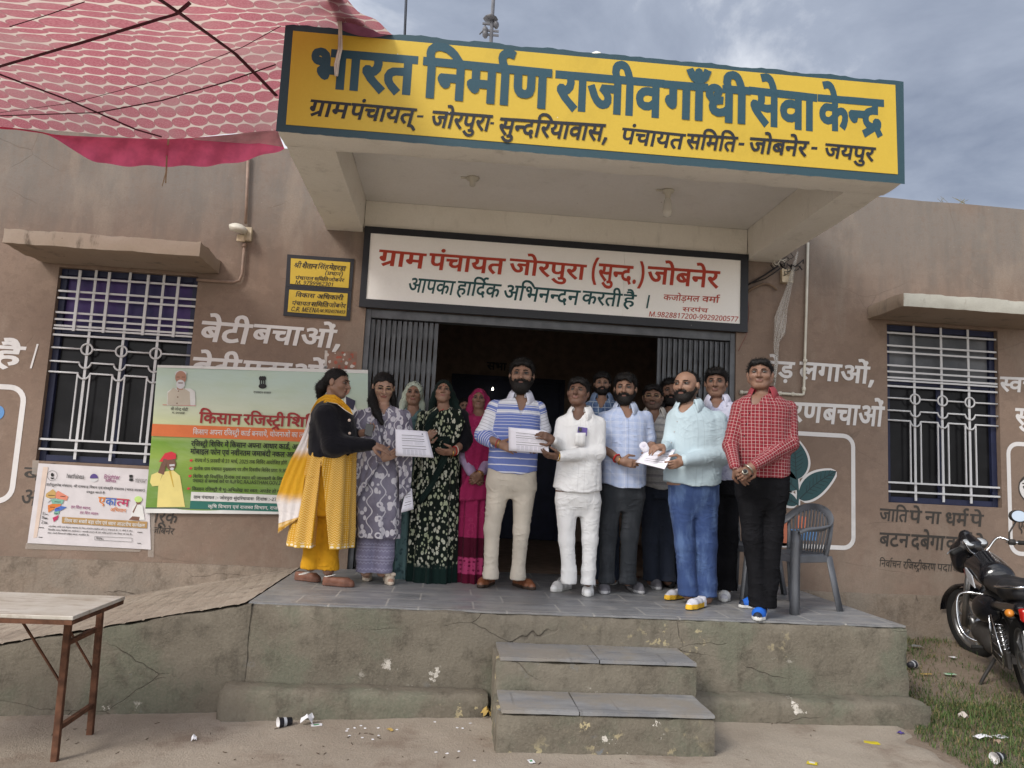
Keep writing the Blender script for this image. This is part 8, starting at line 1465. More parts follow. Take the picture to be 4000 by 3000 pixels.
mb = MB(); mb.grid(TW); acc = 0; vs_ = []
for j, row in enumerate(TW):
	if j: acc += (TW[j][40] - TW[j - 1][40]).length
	vs_.append(acc)
mb.uv = [(p.x, vs_[j]) for j, row in enumerate(TW) for p in row]; awn = mb.build('cloth', TARP, tp)
BVT = BVHTree.FromPolygons([tuple(p) for p in mb.v], mb.f)
def on_tarp(pts, n=14):
	out_ = []
	for (u0, v0), (u1, v1) in zip(pts, pts[1:]):
		for k in range(n): d = ray('A', u0 + (u1 - u0) * k / n, v0 + (v1 - v0) * k / n).normalized(); h = BVT.ray_cast(CAM, d); out_ += [h[0] - d * .025] if h[0] is not None else []
	return out_
for pts, w_ in (([(-60, 430), (0, 410), (550, 250), (1090, 85), (1180, 10)], .012), ([(960, -20), (1100, 75), (1450, 330), (1590, 470), (1715, 600)], .018), ([(-60, 435), (0, 460), (430, 620), (840, 800), (1010, 848)], .013), ([(0, 715), (600, 695), (1000, 620), (1400, 505), (1725, 390)], .008), ([(0, 695), (450, 635), (1000, 490), (1500, 290), (1750, 152)], .0035), ([(60, 165), (300, 90), (540, 5)], .0035)):
	q = on_tarp(pts)
	if len(q) > 3: mb = MB(); mb.tube(q, w_, 6, flat=.35); mb.build('strap', STRAP, tp)
top_ = [(0, 785), (290, 826), (600, 845), (1050, 856), (1400, 832), (1712, 800)]; bot_ = [(0, 795), (290, 832), (600, 1000), (1000, 1025), (1400, 1012), (1757, 920)]
sheet('valance', 'A', top_, bot_, [(-1.0, -1.03)] * 6, PINKC, tp, .0, 1)
mb = MB(); rws = []
for i in range(61):
	s = i / 60 * 5; a, b_ = at('A', *[crom([q[k] for q in top_], s) for k in (0, 1)], -1.005), at('A', *[crom([q[k] for q in bot_], s) for k in (0, 1)], -1.02); L_ = (a - b_).length
	rws.append([a.lerp(b_, k / 6) + Vector((0, -.03 * math.sin(k / 6 * math.pi) - .018 * math.sin(i * .9 + k * .5) * (k / 6) * min(1, L_ * 6), 0)) for k in range(7)])
bpy.data.objects.remove([o for o in bpy.data.objects if o.name.startswith('valance')][0]); mb.grid(rws); o = mb.build('valance', PINKC, tp)
sheet('lining_or_lit_end', 'A', [(1190, 855), (1400, 836), (1560, 815), (1714, 802)], [(1195, 862), (1540, 888), (1600, 884), (1745, 905)], [(-1.06, -1.07)] * 4, PALEP, tp, .004, 2)  # whiter, lit end of the valance; the light is put into the cloth colour
mb = MB(); mb.grid([[at('B', u, v, y) for u, v, y in r] for r in (((425, -30, -2.6), (470, -40, -2.62), (520, -30, -2.66)), ((440, 20, -2.32), (480, 15, -2.36), (545, 10, -2.42)), ((470, 80, -2.2), (520, 80, -2.24), (600, 70, -2.28)), ((495, 130, -2.13), (560, 150, -2.16), (660, 135, -2.18)), ((515, 175, -2.11), (600, 215, -2.125), (730, 190, -2.13)), ((560, 205, -2.105), (690, 246, -2.112), (790, 225, -2.115)), ((640, 205, -2.10), (760, 235, -2.105), (840, 205, -2.11)))]); o = mb.build('hem', translucent('plum_hem_cloth', (.24, .10, .17), .35), tp); s_ = o.modifiers.new('sub', 'SUBSURF'); s_.levels = s_.render_levels = 2
tag(sheet('rag_strip', 'B', [(486, -10), (492, 80), (510, 170), (505, 300), (482, 400), (486, 470)], [(506, -10), (528, 80), (530, 170), (533, 300), (515, 380), (506, 470)], [(-2.17, -2.17), (-2.17, -2.175), (-2.16, -2.165), (-2.14, -2.145), (-2.13, -2.13), (-2.13, -2.13)], ROPE, None, .004, 2), 'pale twisted rag hanging down over the left of the yellow canopy sign', 'rag')
mb = MB(); mb.tube([at('A', u, v, -1.03) for u, v in ((1040, 860), (1030, 960), (1026, 1060), (1000, 1150))], [.008, .007, .006, .003], 6); mb.tube([at('A', u, v, -1.035) for u, v in ((1030, 960), (1028, 1050), (1022, 1130))], .005, 5); tag(mb.build('jute_string', plain('jute', (.36, .27, .18), .95)), 'frayed jute string dangling below the pink valance of the awning', 'string')

# ------------------------------------------------------------------ printed banner and notice on the left wall
def quadmesh(mb, c, q, y, mi=0, n=1):
	P = [at(c, u, v, y) for u, v in q]; mb.add([P[3], P[2], P[1], P[0]], [(0, 1, 2, 3)], mi)
def disc(mb, c, u, v, ru, rv, y, mi=0, a0=0, a1=360, n=20): P = [at(c, u + ru * math.cos(R(a0 + (a1 - a0) * k / n)), v + rv * math.sin(R(a0 + (a1 - a0) * k / n)), y) for k in range(n + 1)]; mb.add(P[::-1], [tuple(range(n + 1))], mi)
def poly(mb, c, q, y, mi=0): P = [at(c, u, v, y) for u, v in q]; mb.add(P[::-1], [tuple(range(len(P)))], mi)
def vinyl(name, c): return plain(name, c, .5, .3, var=.05)
bn = empty('registration_camp_banner', at('Z', 700, 800, -.02), 'large green and orange printed farmer camp banner tied across the left wall', 'banner')
b = NB('green_banner_vinyl', .5, .3); x, y, z = b.xyz(b.pos()); b_r = b.n('ShaderNodeValToRGB', {0: b.step(z, 1.05, 2.34)}); e = b_r.color_ramp.elements; e[0].position = .05; e[0].color = (.13, .24, .035, 1); e[1].position = .98; e[1].color = (.42, .53, .47, 1)
for p_, c_ in ((.28, (.24, .36, .06)), (.42, (.15, .29, .03)), (.58, (.55, .58, .30)), (.78, (.55, .60, .47))): k = e.new(p_); k.color = (*c_, 1)
b.col(b.mix(b.math('MULTIPLY', b.step(b.noise(b.map(b.pos(), (1, 1, 3)), 3, 4), .4, .7), .25), b_r.outputs[0], (.40, .48, .30))); b.bump(b.noise(b.map(b.pos(), (1, 1, 2.5)), 4, 3), .3, .02); BV = b.m
WHITEV = vinyl('white_vinyl', (.62, .62, .60)); ORANGEV = vinyl('orange_vinyl', (.62, .155, .045)); TEALV = vinyl('teal_vinyl', (.02, .13, .105)); MAROONV = vinyl('maroon_vinyl', (.30, .025, .025)); BLACKV = vinyl('black_vinyl', (.012, .012, .012)); SKINV = vinyl('printed_skin', (.36, .19, .13)); BEIGEV = vinyl('printed_beige', (.47, .42, .34)); YELLOWV = vinyl('printed_yellow', (.66, .56, .20)); REDV = vinyl('printed_red', (.55, .03, .045)); GREYV = vinyl('printed_grey', (.55, .55, .56)); DARKV = vinyl('printed_dark_skin', (.16, .08, .055)); NAVYV = vinyl('printed_navy', (.03, .028, .06))
def cl(cnr, N, M, y, amp, mi=0, inset=None):
	P = [at(c, u, v, y) for c, u, v in cnr]; rws = []
	for j in range(M + 1):
		t = j / M; rws.append([(lambda p, s: p + Vector((0, amp * (math.sin(7 * s + 3 * t) + math.sin(4 * s - 9 * t)), 0)))(P[0].lerp(P[1], i / N).lerp(P[3].lerp(P[2], i / N), t), i / N) for i in range(N + 1)])
	return rws
cn = [('Z', 138, 82), ('1', 612, 166), ('1', 606, 1040), ('Z', 18, 1532)]
mb = MB(); mb.grid(cl(cn, 40, 24, -.024, .002), 0); P = [('Z', 140, 66), ('1', 612, 150), ('1', 612, 172), ('Z', 138, 90)]; mb.grid(cl(P, 30, 1, -.0285, .001), 1); mb.grid(cl([('Z', 20, 1498), ('1', 606, 1016), ('1', 606, 1046), ('Z', 16, 1540)], 30, 1, -.0285, .001), 1); mb.grid(cl([('Z', 20, 1486), ('1', 606, 1008), ('1', 606, 1013), ('Z', 20, 1494)], 30, 1, -.0285, .001), 2); o = mb.build('sheet', [BV, WHITEV, NAVYV], bn)
mb = MB(); y1 = -.0300
quadmesh(mb, 'Z', [(90, 652), (1640, 708), (1620, 832), (80, 772)], y1, 0); quadmesh(mb, 'Z', [(477, 1330), (1420, 1365), (1415, 1448), (470, 1418)], y1, 1); quadmesh(mb, 'Z', [(468, 1420), (1415, 1450), (1410, 1530), (462, 1500)], y1, 2); quadmesh(mb, 'Z', [(192, 460), (522, 470), (522, 475), (192, 465)], y1, 3)
for u, v in ((462, 1000), (457, 1078), (450, 1155), (436, 1280)): quadmesh(mb, 'Z', [(u, v + 8), (u + 24, v + 8), (u + 24, v + 28), (u, v + 28)], y1, 3); quadmesh(mb, 'Z', [(u + 12, v + 4), (u + 34, v + 10), (u + 34, v + 16), (u + 12, v + 14)], y1 - .0006, 3)
mb.build('colour_band', [ORANGEV, WHITEV, TEALV, REDV], bn)
mb = MB(); f = lambda *a: poly(mb, 'Z', *a)      # bust portrait at the top left, white beard and beige waistcoat
f([(235, 466), (240, 330), (290, 300), (470, 300), (515, 330), (520, 470)], y1, 1); f([(240, 462), (244, 345), (300, 290), (345, 320), (400, 295), (462, 335), (468, 468)], y1 - .0007, 0); quadmesh(mb, 'Z', [(335, 245), (395, 245), (395, 312), (335, 312)], y1 - .0010, 2); disc(mb, 'Z', 373, 190, 56, 66, y1 - .0014, 2); disc(mb, 'Z', 373, 150, 58, 30, y1 - .0012, 3); disc(mb, 'Z', 372, 172, 50, 46, y1 - .0018, 2); disc(mb, 'Z', 370, 258, 44, 46, y1 - .0022, 3)
quadmesh(mb, 'Z', [(345, 240), (396, 240), (392, 250), (350, 250)], y1 - .0026, 4); quadmesh(mb, 'Z', [(330, 182), (362, 182), (362, 190), (330, 190)], y1 - .0024, 4); quadmesh(mb, 'Z', [(382, 182), (414, 182), (414, 190), (382, 190)], y1 - .0024, 4)
for v in (325, 385, 448): disc(mb, 'Z', 350 - (v - 325) * .12, v, 7, 7, y1 - .0012, 4)
mb.build('portrait', [BEIGEV, WHITEV, SKINV, GREYV, DARKV], bn)
mb = MB()      # farmer in yellow shirt and red turban, hand to his ear
f = lambda *a: poly(mb, 'Z', *a)
f([(135, 1484), (150, 1260), (205, 1130), (300, 1115), (365, 1170), (415, 1480)], y1, 0); f([(65, 1235), (80, 1160), (150, 1130), (190, 1150), (150, 1270), (90, 1275)], y1 - .0006, 0); f([(145, 1140), (180, 1040), (225, 1060), (205, 1160)], y1 - .0010, 2); disc(mb, 'Z', 275, 1050, 48, 66, y1 - .0008, 2); f([(155, 1030), (215, 945), (280, 928), (325, 950), (326, 1000), (240, 1012), (190, 1030)], y1 - .0014, 1); f([(258, 1058), (310, 1052), (312, 1072), (262, 1076)], y1 - .0014, 3); disc(mb, 'Z', 285, 1100, 20, 14, y1 - .0012, 3); f([(186, 1050), (202, 1000), (236, 1005), (222, 1080)], y1 - .0018, 2); f([(255, 1120), (275, 1120), (305, 1280), (298, 1284)], y1 - .0008, 4)
mb.build('farmer_picture', [YELLOWV, REDV, DARKV, GREYV, vinyl('printed_ochre', (.50, .34, .05))], bn)
def emblem(mb, c, u, v, s, y, mi=0):
	for du in (-14, 0, 14): disc(mb, c, u + du * s, v - 34 * s, 13 * s, 17 * s, y - abs(du) * .00002, mi)
	for du in (-16, 0, 16): quadmesh(mb, c, [(u + (du - 5) * s, v - 22 * s), (u + (du + 5) * s, v - 22 * s), (u + (du + 5) * s, v + 8 * s), (u + (du - 5) * s, v + 8 * s)], y - .0004, mi)
	quadmesh(mb, c, [(u - 24 * s, v + 9 * s), (u + 24 * s, v + 9 * s), (u + 24 * s, v + 18 * s), (u - 24 * s, v + 18 * s)], y, mi); disc(mb, c, u, v + 24 * s, 30 * s, 18 * s, y - .0008, mi)
mb = MB(); emblem(mb, 'Z', 1188, 245, 1.35, y1); mb.build('emblem', BLACKV, bn)
lettering('lettering', ['banner_red', 'banner_white', 'banner_black'], -.0335, [MAROONV, WHITEV, BLACKV], bn)
mb = MB(); f = lambda *a: poly(mb, '1', *a); f([(470, 318), (520, 355), (548, 400), (520, 470), (440, 440)], y1, 0); f([(475, 312), (535, 340), (522, 400), (478, 372)], y1 - .0007, 1); disc(mb, '1', 470, 262, 32, 44, y1 - .0005, 2); mb.build('second_portrait', [WHITEV, NAVYV, SKINV], bn)

nt_ = empty('meditation_notice', at('Y', 900, 700, -.01), 'pale printed meditation notice with coloured map taped below the left window', 'notice')
NV_ = vinyl('pale_lilac_vinyl', (.56, .53, .54)); PCH = vinyl('peach_vinyl', (.58, .47, .40)); GLD = vinyl('gold_vinyl', (.36, .22, .085)); PUR = vinyl('purple_vinyl', (.22, .03, .13)); BLV = vinyl('blue_vinyl', (.06, .13, .42)); CRM = vinyl('crimson_vinyl', (.42, .03, .10)); DOR = vinyl('burnt_orange_vinyl', (.55, .17, .035)); LIM = vinyl('lime_vinyl', (.42, .60, .18)); GRE = vinyl('sea_green_vinyl', (.17, .36, .28)); VIO = vinyl('violet_vinyl', (.08, .05, .20)); OCH = vinyl('ochre_vinyl', (.45, .29, .10)); SAL = vinyl('salmon_vinyl', (.56, .20, .13)); STK = NB('clear_tape', .3, .4); STK.col((.45, .40, .35)); STK.p.inputs['Alpha'].default_value = .45
mb = MB(); mb.grid(cl([('Y', 212, 104), ('Y', 1722, 188), ('Y', 1752, 1288), ('Y', 60, 1198)], 30, 20, -.010, .0012), 0); quadmesh(mb, 'Y', [(275, 152), (345, 156), (190, 1120), (140, 1130)], -.0135, 1); mb.build('sheet', [NV_, PCH], nt_)
mb = MB(); y2 = -.0150; f = lambda *a: poly(mb, 'Y', *a)
f([(535, 838), (1705, 905), (1698, 998), (530, 925)], y2, 0); f([(318, 520), (390, 470), (410, 458), (450, 500), (440, 580), (350, 585), (308, 560)], y2, 1); f([(450, 510), (480, 480), (620, 560), (600, 615), (520, 600), (445, 580)], y2, 2); f([(380, 600), (445, 590), (560, 605), (540, 660), (400, 660)], y2 - .0004, 3); f([(340, 680), (400, 660), (520, 662), (510, 700), (430, 730), (345, 780)], y2, 4); f([(440, 720), (520, 690), (600, 705), (520, 750), (430, 770)], y2 - .0004, 5); f([(420, 775), (500, 750), (490, 800), (430, 810)], y2, 3); f([(405, 850), (490, 815), (470, 870), (420, 910)], y2, 6); f([(290, 600), (350, 580), (385, 605), (340, 640)], y2, 9)
f([(1470, 870), (1500, 700), (1560, 650), (1640, 690), (1670, 880), (1480, 890)], y2, 7); disc(mb, 'Y', 1580, 630, 34, 42, y2 - .0006, 10); disc(mb, 'Y', 1580, 598, 54, 42, y2 - .0010, 8); f([(1450, 880), (1500, 830), (1600, 840), (1590, 890)], y2 - .0006, 10); f([(1500, 770), (1560, 660), (1570, 665), (1515, 790)], y2 - .0006, 10)
for k in range(36):
	a = k * 10; q = [(400 + r * math.cos(R(a + d)), 273 + r * math.sin(R(a + d))) for r, d in ((70, 0), (70, 10), (66, 10), (66, 0))]; f(q, y2, 11)
disc(mb, 'Y', 400, 262, 20, 26, y2, 11); f([(370, 300), (430, 300), (410, 320), (390, 320)], y2, 11); disc(mb, 'Y', 972, 310, 56, 62, y2, 12, 180, 360); disc(mb, 'Y', 972, 318, 56, 42, y2 - .0004, 9, 0, 180); emblem(mb, 'Y', 1480, 310, .95, y2, 11)
for t in ((985, 1105, 1497, 1128), ): f([(t[0], t[1]), (t[2], t[3]), (t[2], t[3] + 4), (t[0], t[1] + 4)], y2, 11); f([(t[0] - 3, t[1] + 48), (t[2] - 3, t[3] + 54), (t[2] - 3, t[3] + 58), (t[0] - 3, t[1] + 52)], y2, 11); f([(982, 1105), (986, 1105), (984, 1157), (980, 1157)], y2, 11); f([(1494, 1128), (1498, 1128), (1496, 1186), (1492, 1186)], y2, 11)
for u, v, w_ in ((345, 538, 90), (510, 552, 70), (430, 628, 85), (370, 700, 65), (455, 722, 45), (430, 785, 45), (300, 798, 40), (290, 848, 45), (290, 858, 40), (285, 905, 45), (285, 922, 50), (220, 980, 65), (210, 1112, 55), (1565, 1045, 70), (1563, 1195, 55)): f([(u, v), (u + w_, v + 4), (u + w_, v + 12), (u, v + 8)], y2 - .0008, 11)
f([(1035, 562), (1455, 596), (1455, 606), (1035, 572)], y2, 1); mb.build('picture', [GLD, OCH, SAL, GRE, DOR, BLV, CRM, WHITEV, LIM, GREYV, DARKV, BLACKV, VIO], nt_)
lettering('lettering', ['notice_black', 'notice_purple', 'notice_orange', 'notice_blue', 'notice_crimson', 'notice_white'], -.0172, [BLACKV, PUR, DOR, BLV, CRM, WHITEV], nt_)
mb = MB(); 
for q in ([(40, 1195), (1620, 1290), (1600, 1320), (30, 1280)], [(1740, 740), (1810, 745), (1790, 1395), (1710, 1390)], [(130, 60), (220, 66), (210, 260), (120, 250)]): mb = MB(); poly(mb, 'Y', q, -.0065); mb.build('clear_tape', STK.m, nt_)
mb = MB(); poly(mb, '1', [(352, 30), (545, 38), (540, 172), (340, 160)], -.003, 0)
for k in range(26):
	u, v = RNG.uniform(352, 535), RNG.uniform(36, 160); r = RNG.uniform(4, 15); poly(mb, '1', [(u + r * RNG.uniform(.5, 1.3) * math.cos(a), v + r * RNG.uniform(.5, 1.2) * math.sin(a)) for a in np.linspace(0, 6, 8)], -.0036 - k * .00005, 1 if k % 3 else 2)
poly(mb, '1', [(346, 30), (362, 31), (356, 160), (338, 160)], -.0058, 2); tag(mb.build('torn_poster', [plain('poster_residue', (.24, .15, .115), .9), plain('poster_red', (.34, .10, .07), .9), plain('poster_white', (.52, .48, .44), .9)]), 'torn remains of a red and white poster left of the gate', 'poster')

# ------------------------------------------------------------------ pipes, boxes, cables, lamps
PVC = plain('cream_pvc', (.56, .53, .45), .4, .4, var=.08); PVCB = plain('painted_over_pvc', (.25, .175, .135), .6, .3); CABLE = plain('black_cable', (.015, .014, .016), .6); BOXM = plain('stained_cream_plastic', (.50, .42, .30), .5, .3, var=.35); RUST = plain('rusty_steel', (.105, .048, .028), .8, .2, var=.4, scale=14)
mb = MB(); X = lambda c, u, v, y=-.03: at(c, u, v, y)
mb.tube([X('H', 631, 66), X('H', 620, 480), X('H', 608, 870), X('H', 606, 884), X('H', 596, 888), X('H', 480, 880), X('H', 270, 874)], .013, 8)
for u, v in ((608, 858), (548, 884), (480, 880), (270, 874), (615, 705)): p = X('H', u, v); mb.tube([p + Vector((-.012 if v > 870 else 0, 0, .016 if v < 870 else 0)), p - Vector((-.012 if v > 870 else 0, 0, .016 if v < 870 else 0))], .019, 10)
tag(mb.build('conduit_pipe', PVC), 'cream plastic conduit running down the wall right of the sign and turning left', 'pipe')
mb = MB(); mb.tube([X('A', 1532, 960), X('A', 1524, 1180), X('A', 1515, 1380)], .014, 8); mb.tube([X('D', 1510, 80), X('D', 1494, 270), X('D', 1478, 310), X('D', 1440, 320), X('D', 1215, 304)], .014, 8); mb.tube([X('D', 1508, 84), X('D', 1507, 104)], .02, 8); tag(mb.build('conduit_pipe', PVCB), 'brown painted conduit coming down to the left window from the lamp box', 'pipe')
lp = empty('wall_lamp', X('A', 1480, 1410, -.06), 'cream plastic box lamp on a bracket above the left window', 'lamp')
mb = MB(); p = X('A', 1470, 1410, -.10); mb.lathe([(0, -.035), (.07, -.033), (.085, .0), (.085, .012), (.06, .03), (.03, .042), (0, .044)], 8, p, (0.25, -.3, 1)); mb.build('housing', PVC, lp); mb = MB(); p = X('A', 1535, 1440, -.02); mb.box(p.x - .06, p.x + .03, -.045, -.001, p.z - .075, p.z + .05); q = X('A', 1490, 1470, -.06); mb.box(q.x - .04, q.x + .03, -.07, -.046, q.z - .03, q.z + .03); mb.bar(X('A', 1500, 1430, -.05), X('A', 1470, 1420, -.10), .03, .02); mb.build('bracket', BOXM, lp, .004)
jb = empty('junction_box', X('H', 520, 240, -.03), 'rusty cream switch box full of cables under the canopy corner', 'electrical box')
a, b_ = X('H', 492, 207, -.05), X('H', 552, 283, -.05); mb = MB(); mb.box(a.x, b_.x, -.05, -.001, b_.z, a.z); mb.box(a.x - .004, a.x + .075, -.056, -.0505, (a.z + b_.z) / 2 + .004, a.z + .003); mb.box(a.x - .004, a.x + .07, -.056, -.0505, b_.z - .002, (a.z + b_.z) / 2 - .004); mb.build('casing', BOXM, jb, .003)
mb = MB(); c0 = X('H', 525, 175, -.05)
for k in range(16):
	p0 = c0 + Vector(RNG.uniform(-.13, .07, 3)) * Vector((1, .25, .45)); pts = [p0]
	for i in range(4): pts.append(pts[-1] + Vector((RNG.uniform(-.06, .06), RNG.uniform(-.02, .02), RNG.uniform(-.05, .05))))
	mb.tube(pts, RNG.uniform(.003, .006), 5, 0 if k % 4 else 1)
mb.build('loose_wire', [CABLE, PVC], jb)
mb = MB(); mb.tube([X('H', 300, 298), X('H', 390, 245), X('H', 470, 192)], .009, 6); mb.tube([X('H', 330, 285), X('H', 400, 260), X('H', 440, 235), X('H', 480, 205)], .006, 6); tag(mb.build('power_cable', CABLE), 'two black cables from the switch box to the welcome board', 'cable')
mb = MB(); mb.tube([X('H', 300, 335), X('H', 340, 308), X('H', 390, 288), X('H', 420, 290), X('H', 445, 303), X('H', 463, 322)], .013, 8); tag(mb.build('bent_conduit', plain('old_brown_conduit', (.16, .11, .075), .7)), 'short bent brown conduit sticking out beside the welcome board', 'pipe')
mb = MB(); mb.tube([X('H', 303, 330), X('H', 308, 400), X('H', 312, 440), X('H', 300, 560), X('H', 255, 650)], .003, 5); tag(mb.build('thin_wire', plain('red_wire', (.20, .08, .07), .7)), 'thin red wire hanging by the right edge of the welcome board', 'cable')
b = NB('clear_polythene', .25, .5); b.col((.62, .60, .56)); b.p.inputs['Alpha'].default_value = .30; o = sheet('polythene_strip', 'H', [(572, 112), (525, 260), (500, 340), (452, 470), (445, 640), (452, 700), (446, 860)], [(580, 112), (550, 260), (520, 420), (512, 555), (478, 600), (464, 740), (452, 862)], [(-.075, -.075)] * 7, b.m, None, .012, 3, .001); tag(o, 'torn clear polythene strip hanging from the canopy corner against the wall', 'plastic strip')
def holder(u, c, v, label, bulb):
	p = atz(c, u, v, 3.953); t = empty('bulb_holder', p, label, 'lamp'); mb = MB(); mb.lathe([(.055, 0), (.05, -.018), (.026, -.03), (.024, -.07), (0, -.07)], 16, p, (0, 0, 1)); mb.box(p.x - .10, p.x - .05, p.y - .012, p.y + .012, p.z - .012, p.z); mb.build('socket', PVC, t)
	if bulb: mb = MB(); mb.lathe([(.02, -.0705), (.03, -.09), (.036, -.15), (.042, -.19), (.034, -.225), (.0, -.24)], 16, p, (0, 0, 1), cap=False); mb.build('bulb', plain('frosted_bulb', (.62, .60, .55), .25, .5, var=.04), t)
holder(1338, 'B', 1098, 'empty cream bulb holder on the porch ceiling, without a bulb', False); holder(402, 'C', 968, 'bulb holder with white bulb on the right of the porch ceiling', True)
mb = MB(); p = X('B', 1450, 262, 1.0); mb.tube([(p.x, 1, 3.95), (p.x, 1, 6.75)], .02, 8); mb.tube([(p.x, 1, 6.75), (p.x, 1, 8.3)], .006, 6); q = X('B', 1448, 118, 1.0)
mb.lathe([(.0, .07), (.085, .0), (.02, -.02), (0, -.02)], 8, q, (0, 0, 1))
for v, s in ((150, 1), (190, -1), (215, -1)): r = X('B', 1448, v, 1.0); mb.lathe([(.02, -.03), (.045, -.01), (.045, .01), (.02, .03)], 10, r + Vector((.06 * s, 0, 0)), (1, 0, .2)); mb.bar(r - Vector((.09, 0, 0)), r + Vector((.09, 0, 0)), .02)
mb.tube([X('B', 1420, 140, 1), X('B', 1405, 185, 1), X('B', 1380, 212, 1)], .008, 5); tag(mb.build('antenna_mast', plain('grey_galvanised_pole', (.10, .10, .11), .5, .4)), 'thin grey mast with insulators standing on the roof behind the canopy', 'mast')
mb = MB()
for d in (0, 7, 13): mb.tube([X('B', 932 + d, -300, 1.0), X('B', 912 + d * .8, 230, 1.0)], .0045, 5)
tag(mb.build('guy_wire', CABLE), 'bundle of thin dark wires rising from the roof left of the mast', 'wire')
mb = MB(); p = X('C', 40, 270, CY + .1); mb.lathe([(0, -.03), (.05, -.02), (.055, .01), (.03, .035), (0, .04)], 7, (p.x, CY + .1, CZ1 + .03), (.2, 0, 1)); tag(mb.build('stone', CREAM), 'pale broken stone lying on top of the canopy edge', 'stone')
mb = MB(); p = X('C', 110, 275, CY + .1); mb.bar((p.x - .02, CY + .08, CZ1 + .01), (p.x + .05, CY + .1, CZ1 + .055), .02); tag(mb.build('stone_splinter', CREAM), 'pale splinter of masonry leaning on top of the canopy edge', 'stone')
mb = MB()
for u in (1810, 1890, 1905): p = X('C', u, 1030, .1); [mb.tube([(p.x, .1, TOPZ - .02), (p.x + RNG.uniform(-.05, .05), .1, TOPZ + .05), (p.x + RNG.uniform(-.10, .10), .1, TOPZ + RNG.uniform(.05, .12))], .002, 4) for k in range(5)]
tag(mb.build('parapet_weed', plain('dry_weed', (.16, .14, .07), .9)), 'dry weed stalks growing on the parapet top at the right', 'weed')

# ------------------------------------------------------------------ folding table at the left
def gnd(c, u, v):
	p = atz(c, u, v, 0)
	for _ in range(6): p = atz(c, u, v, gz(p.x, p.y))
	return p
tb = empty('folding_table', (-2.4, -2.7, -.09), 'old folding table with worn laminate top and rusty legs, cut by the left edge', 'table')
b = NB('worn_laminate', .5, .4); v = b.pos(); c = b.mix(b.step(b.noise(v, 3, 6, .65), .35, .65), (.40, .36, .30), (.50, .47, .42)); c = b.mix(b.math('MULTIPLY', b.step(b.noise(b.map(v, (1, 4, 1)), 5, 6, .7), .5, .68), .7), c, (.19, .125, .075)); b.col(c); b.bump(b.noise(v, 30, 4), .1, .003)
ZT = .70; mb = MB(); mb.box(-3.3, -1.752, -2.99, -2.385, ZT - .012, ZT + .008); mb.build('tabletop', b.m, tb, .004); mb = MB(); mb.box(-3.29, -1.757, -2.987, -2.962, ZT - .035, ZT - .0125); mb.box(-3.29, -1.757, -2.413, -2.388, ZT - .035, ZT - .0125); mb.box(-1.782, -1.757, -2.9615, -2.4135, ZT - .035, ZT - .0125); mb.build('rim', RUST, tb)
n0, f0 = gnd('E', 282, 1628), gnd('E', 466, 1490); nt0, ft0 = at('E', 358, 872, n0.y), at('E', 522, 818, f0.y); nt0.z = ft0.z = ZT - .036
for a, b_ in ((n0, nt0), (f0, ft0), (n0 + Vector((-1.35, .0, -.02)), nt0 + Vector((-1.35, 0, 0))), (f0 + Vector((-1.35, 0, -.02)), ft0 + Vector((-1.35, 0, 0)))): mb = MB(); mb.bar(a, b_, .033, .030, (0, 1, 0)); mb.build('leg', RUST, tb, .003)
for k in (.22, .78): mb = MB(); mb.bar(n0.lerp(nt0, k), f0.lerp(ft0, k), .024); mb.build('crossbar', RUST, tb)
for a, b_ in ((n0.lerp(nt0, .50), Vector((-2.22, nt0.y, ZT - .03))), (f0.lerp(ft0, .44), Vector((-2.24, ft0.y, ZT - .03)))): mb = MB(); mb.bar(a, b_, .014, .008); mb.build('brace', RUST, tb)

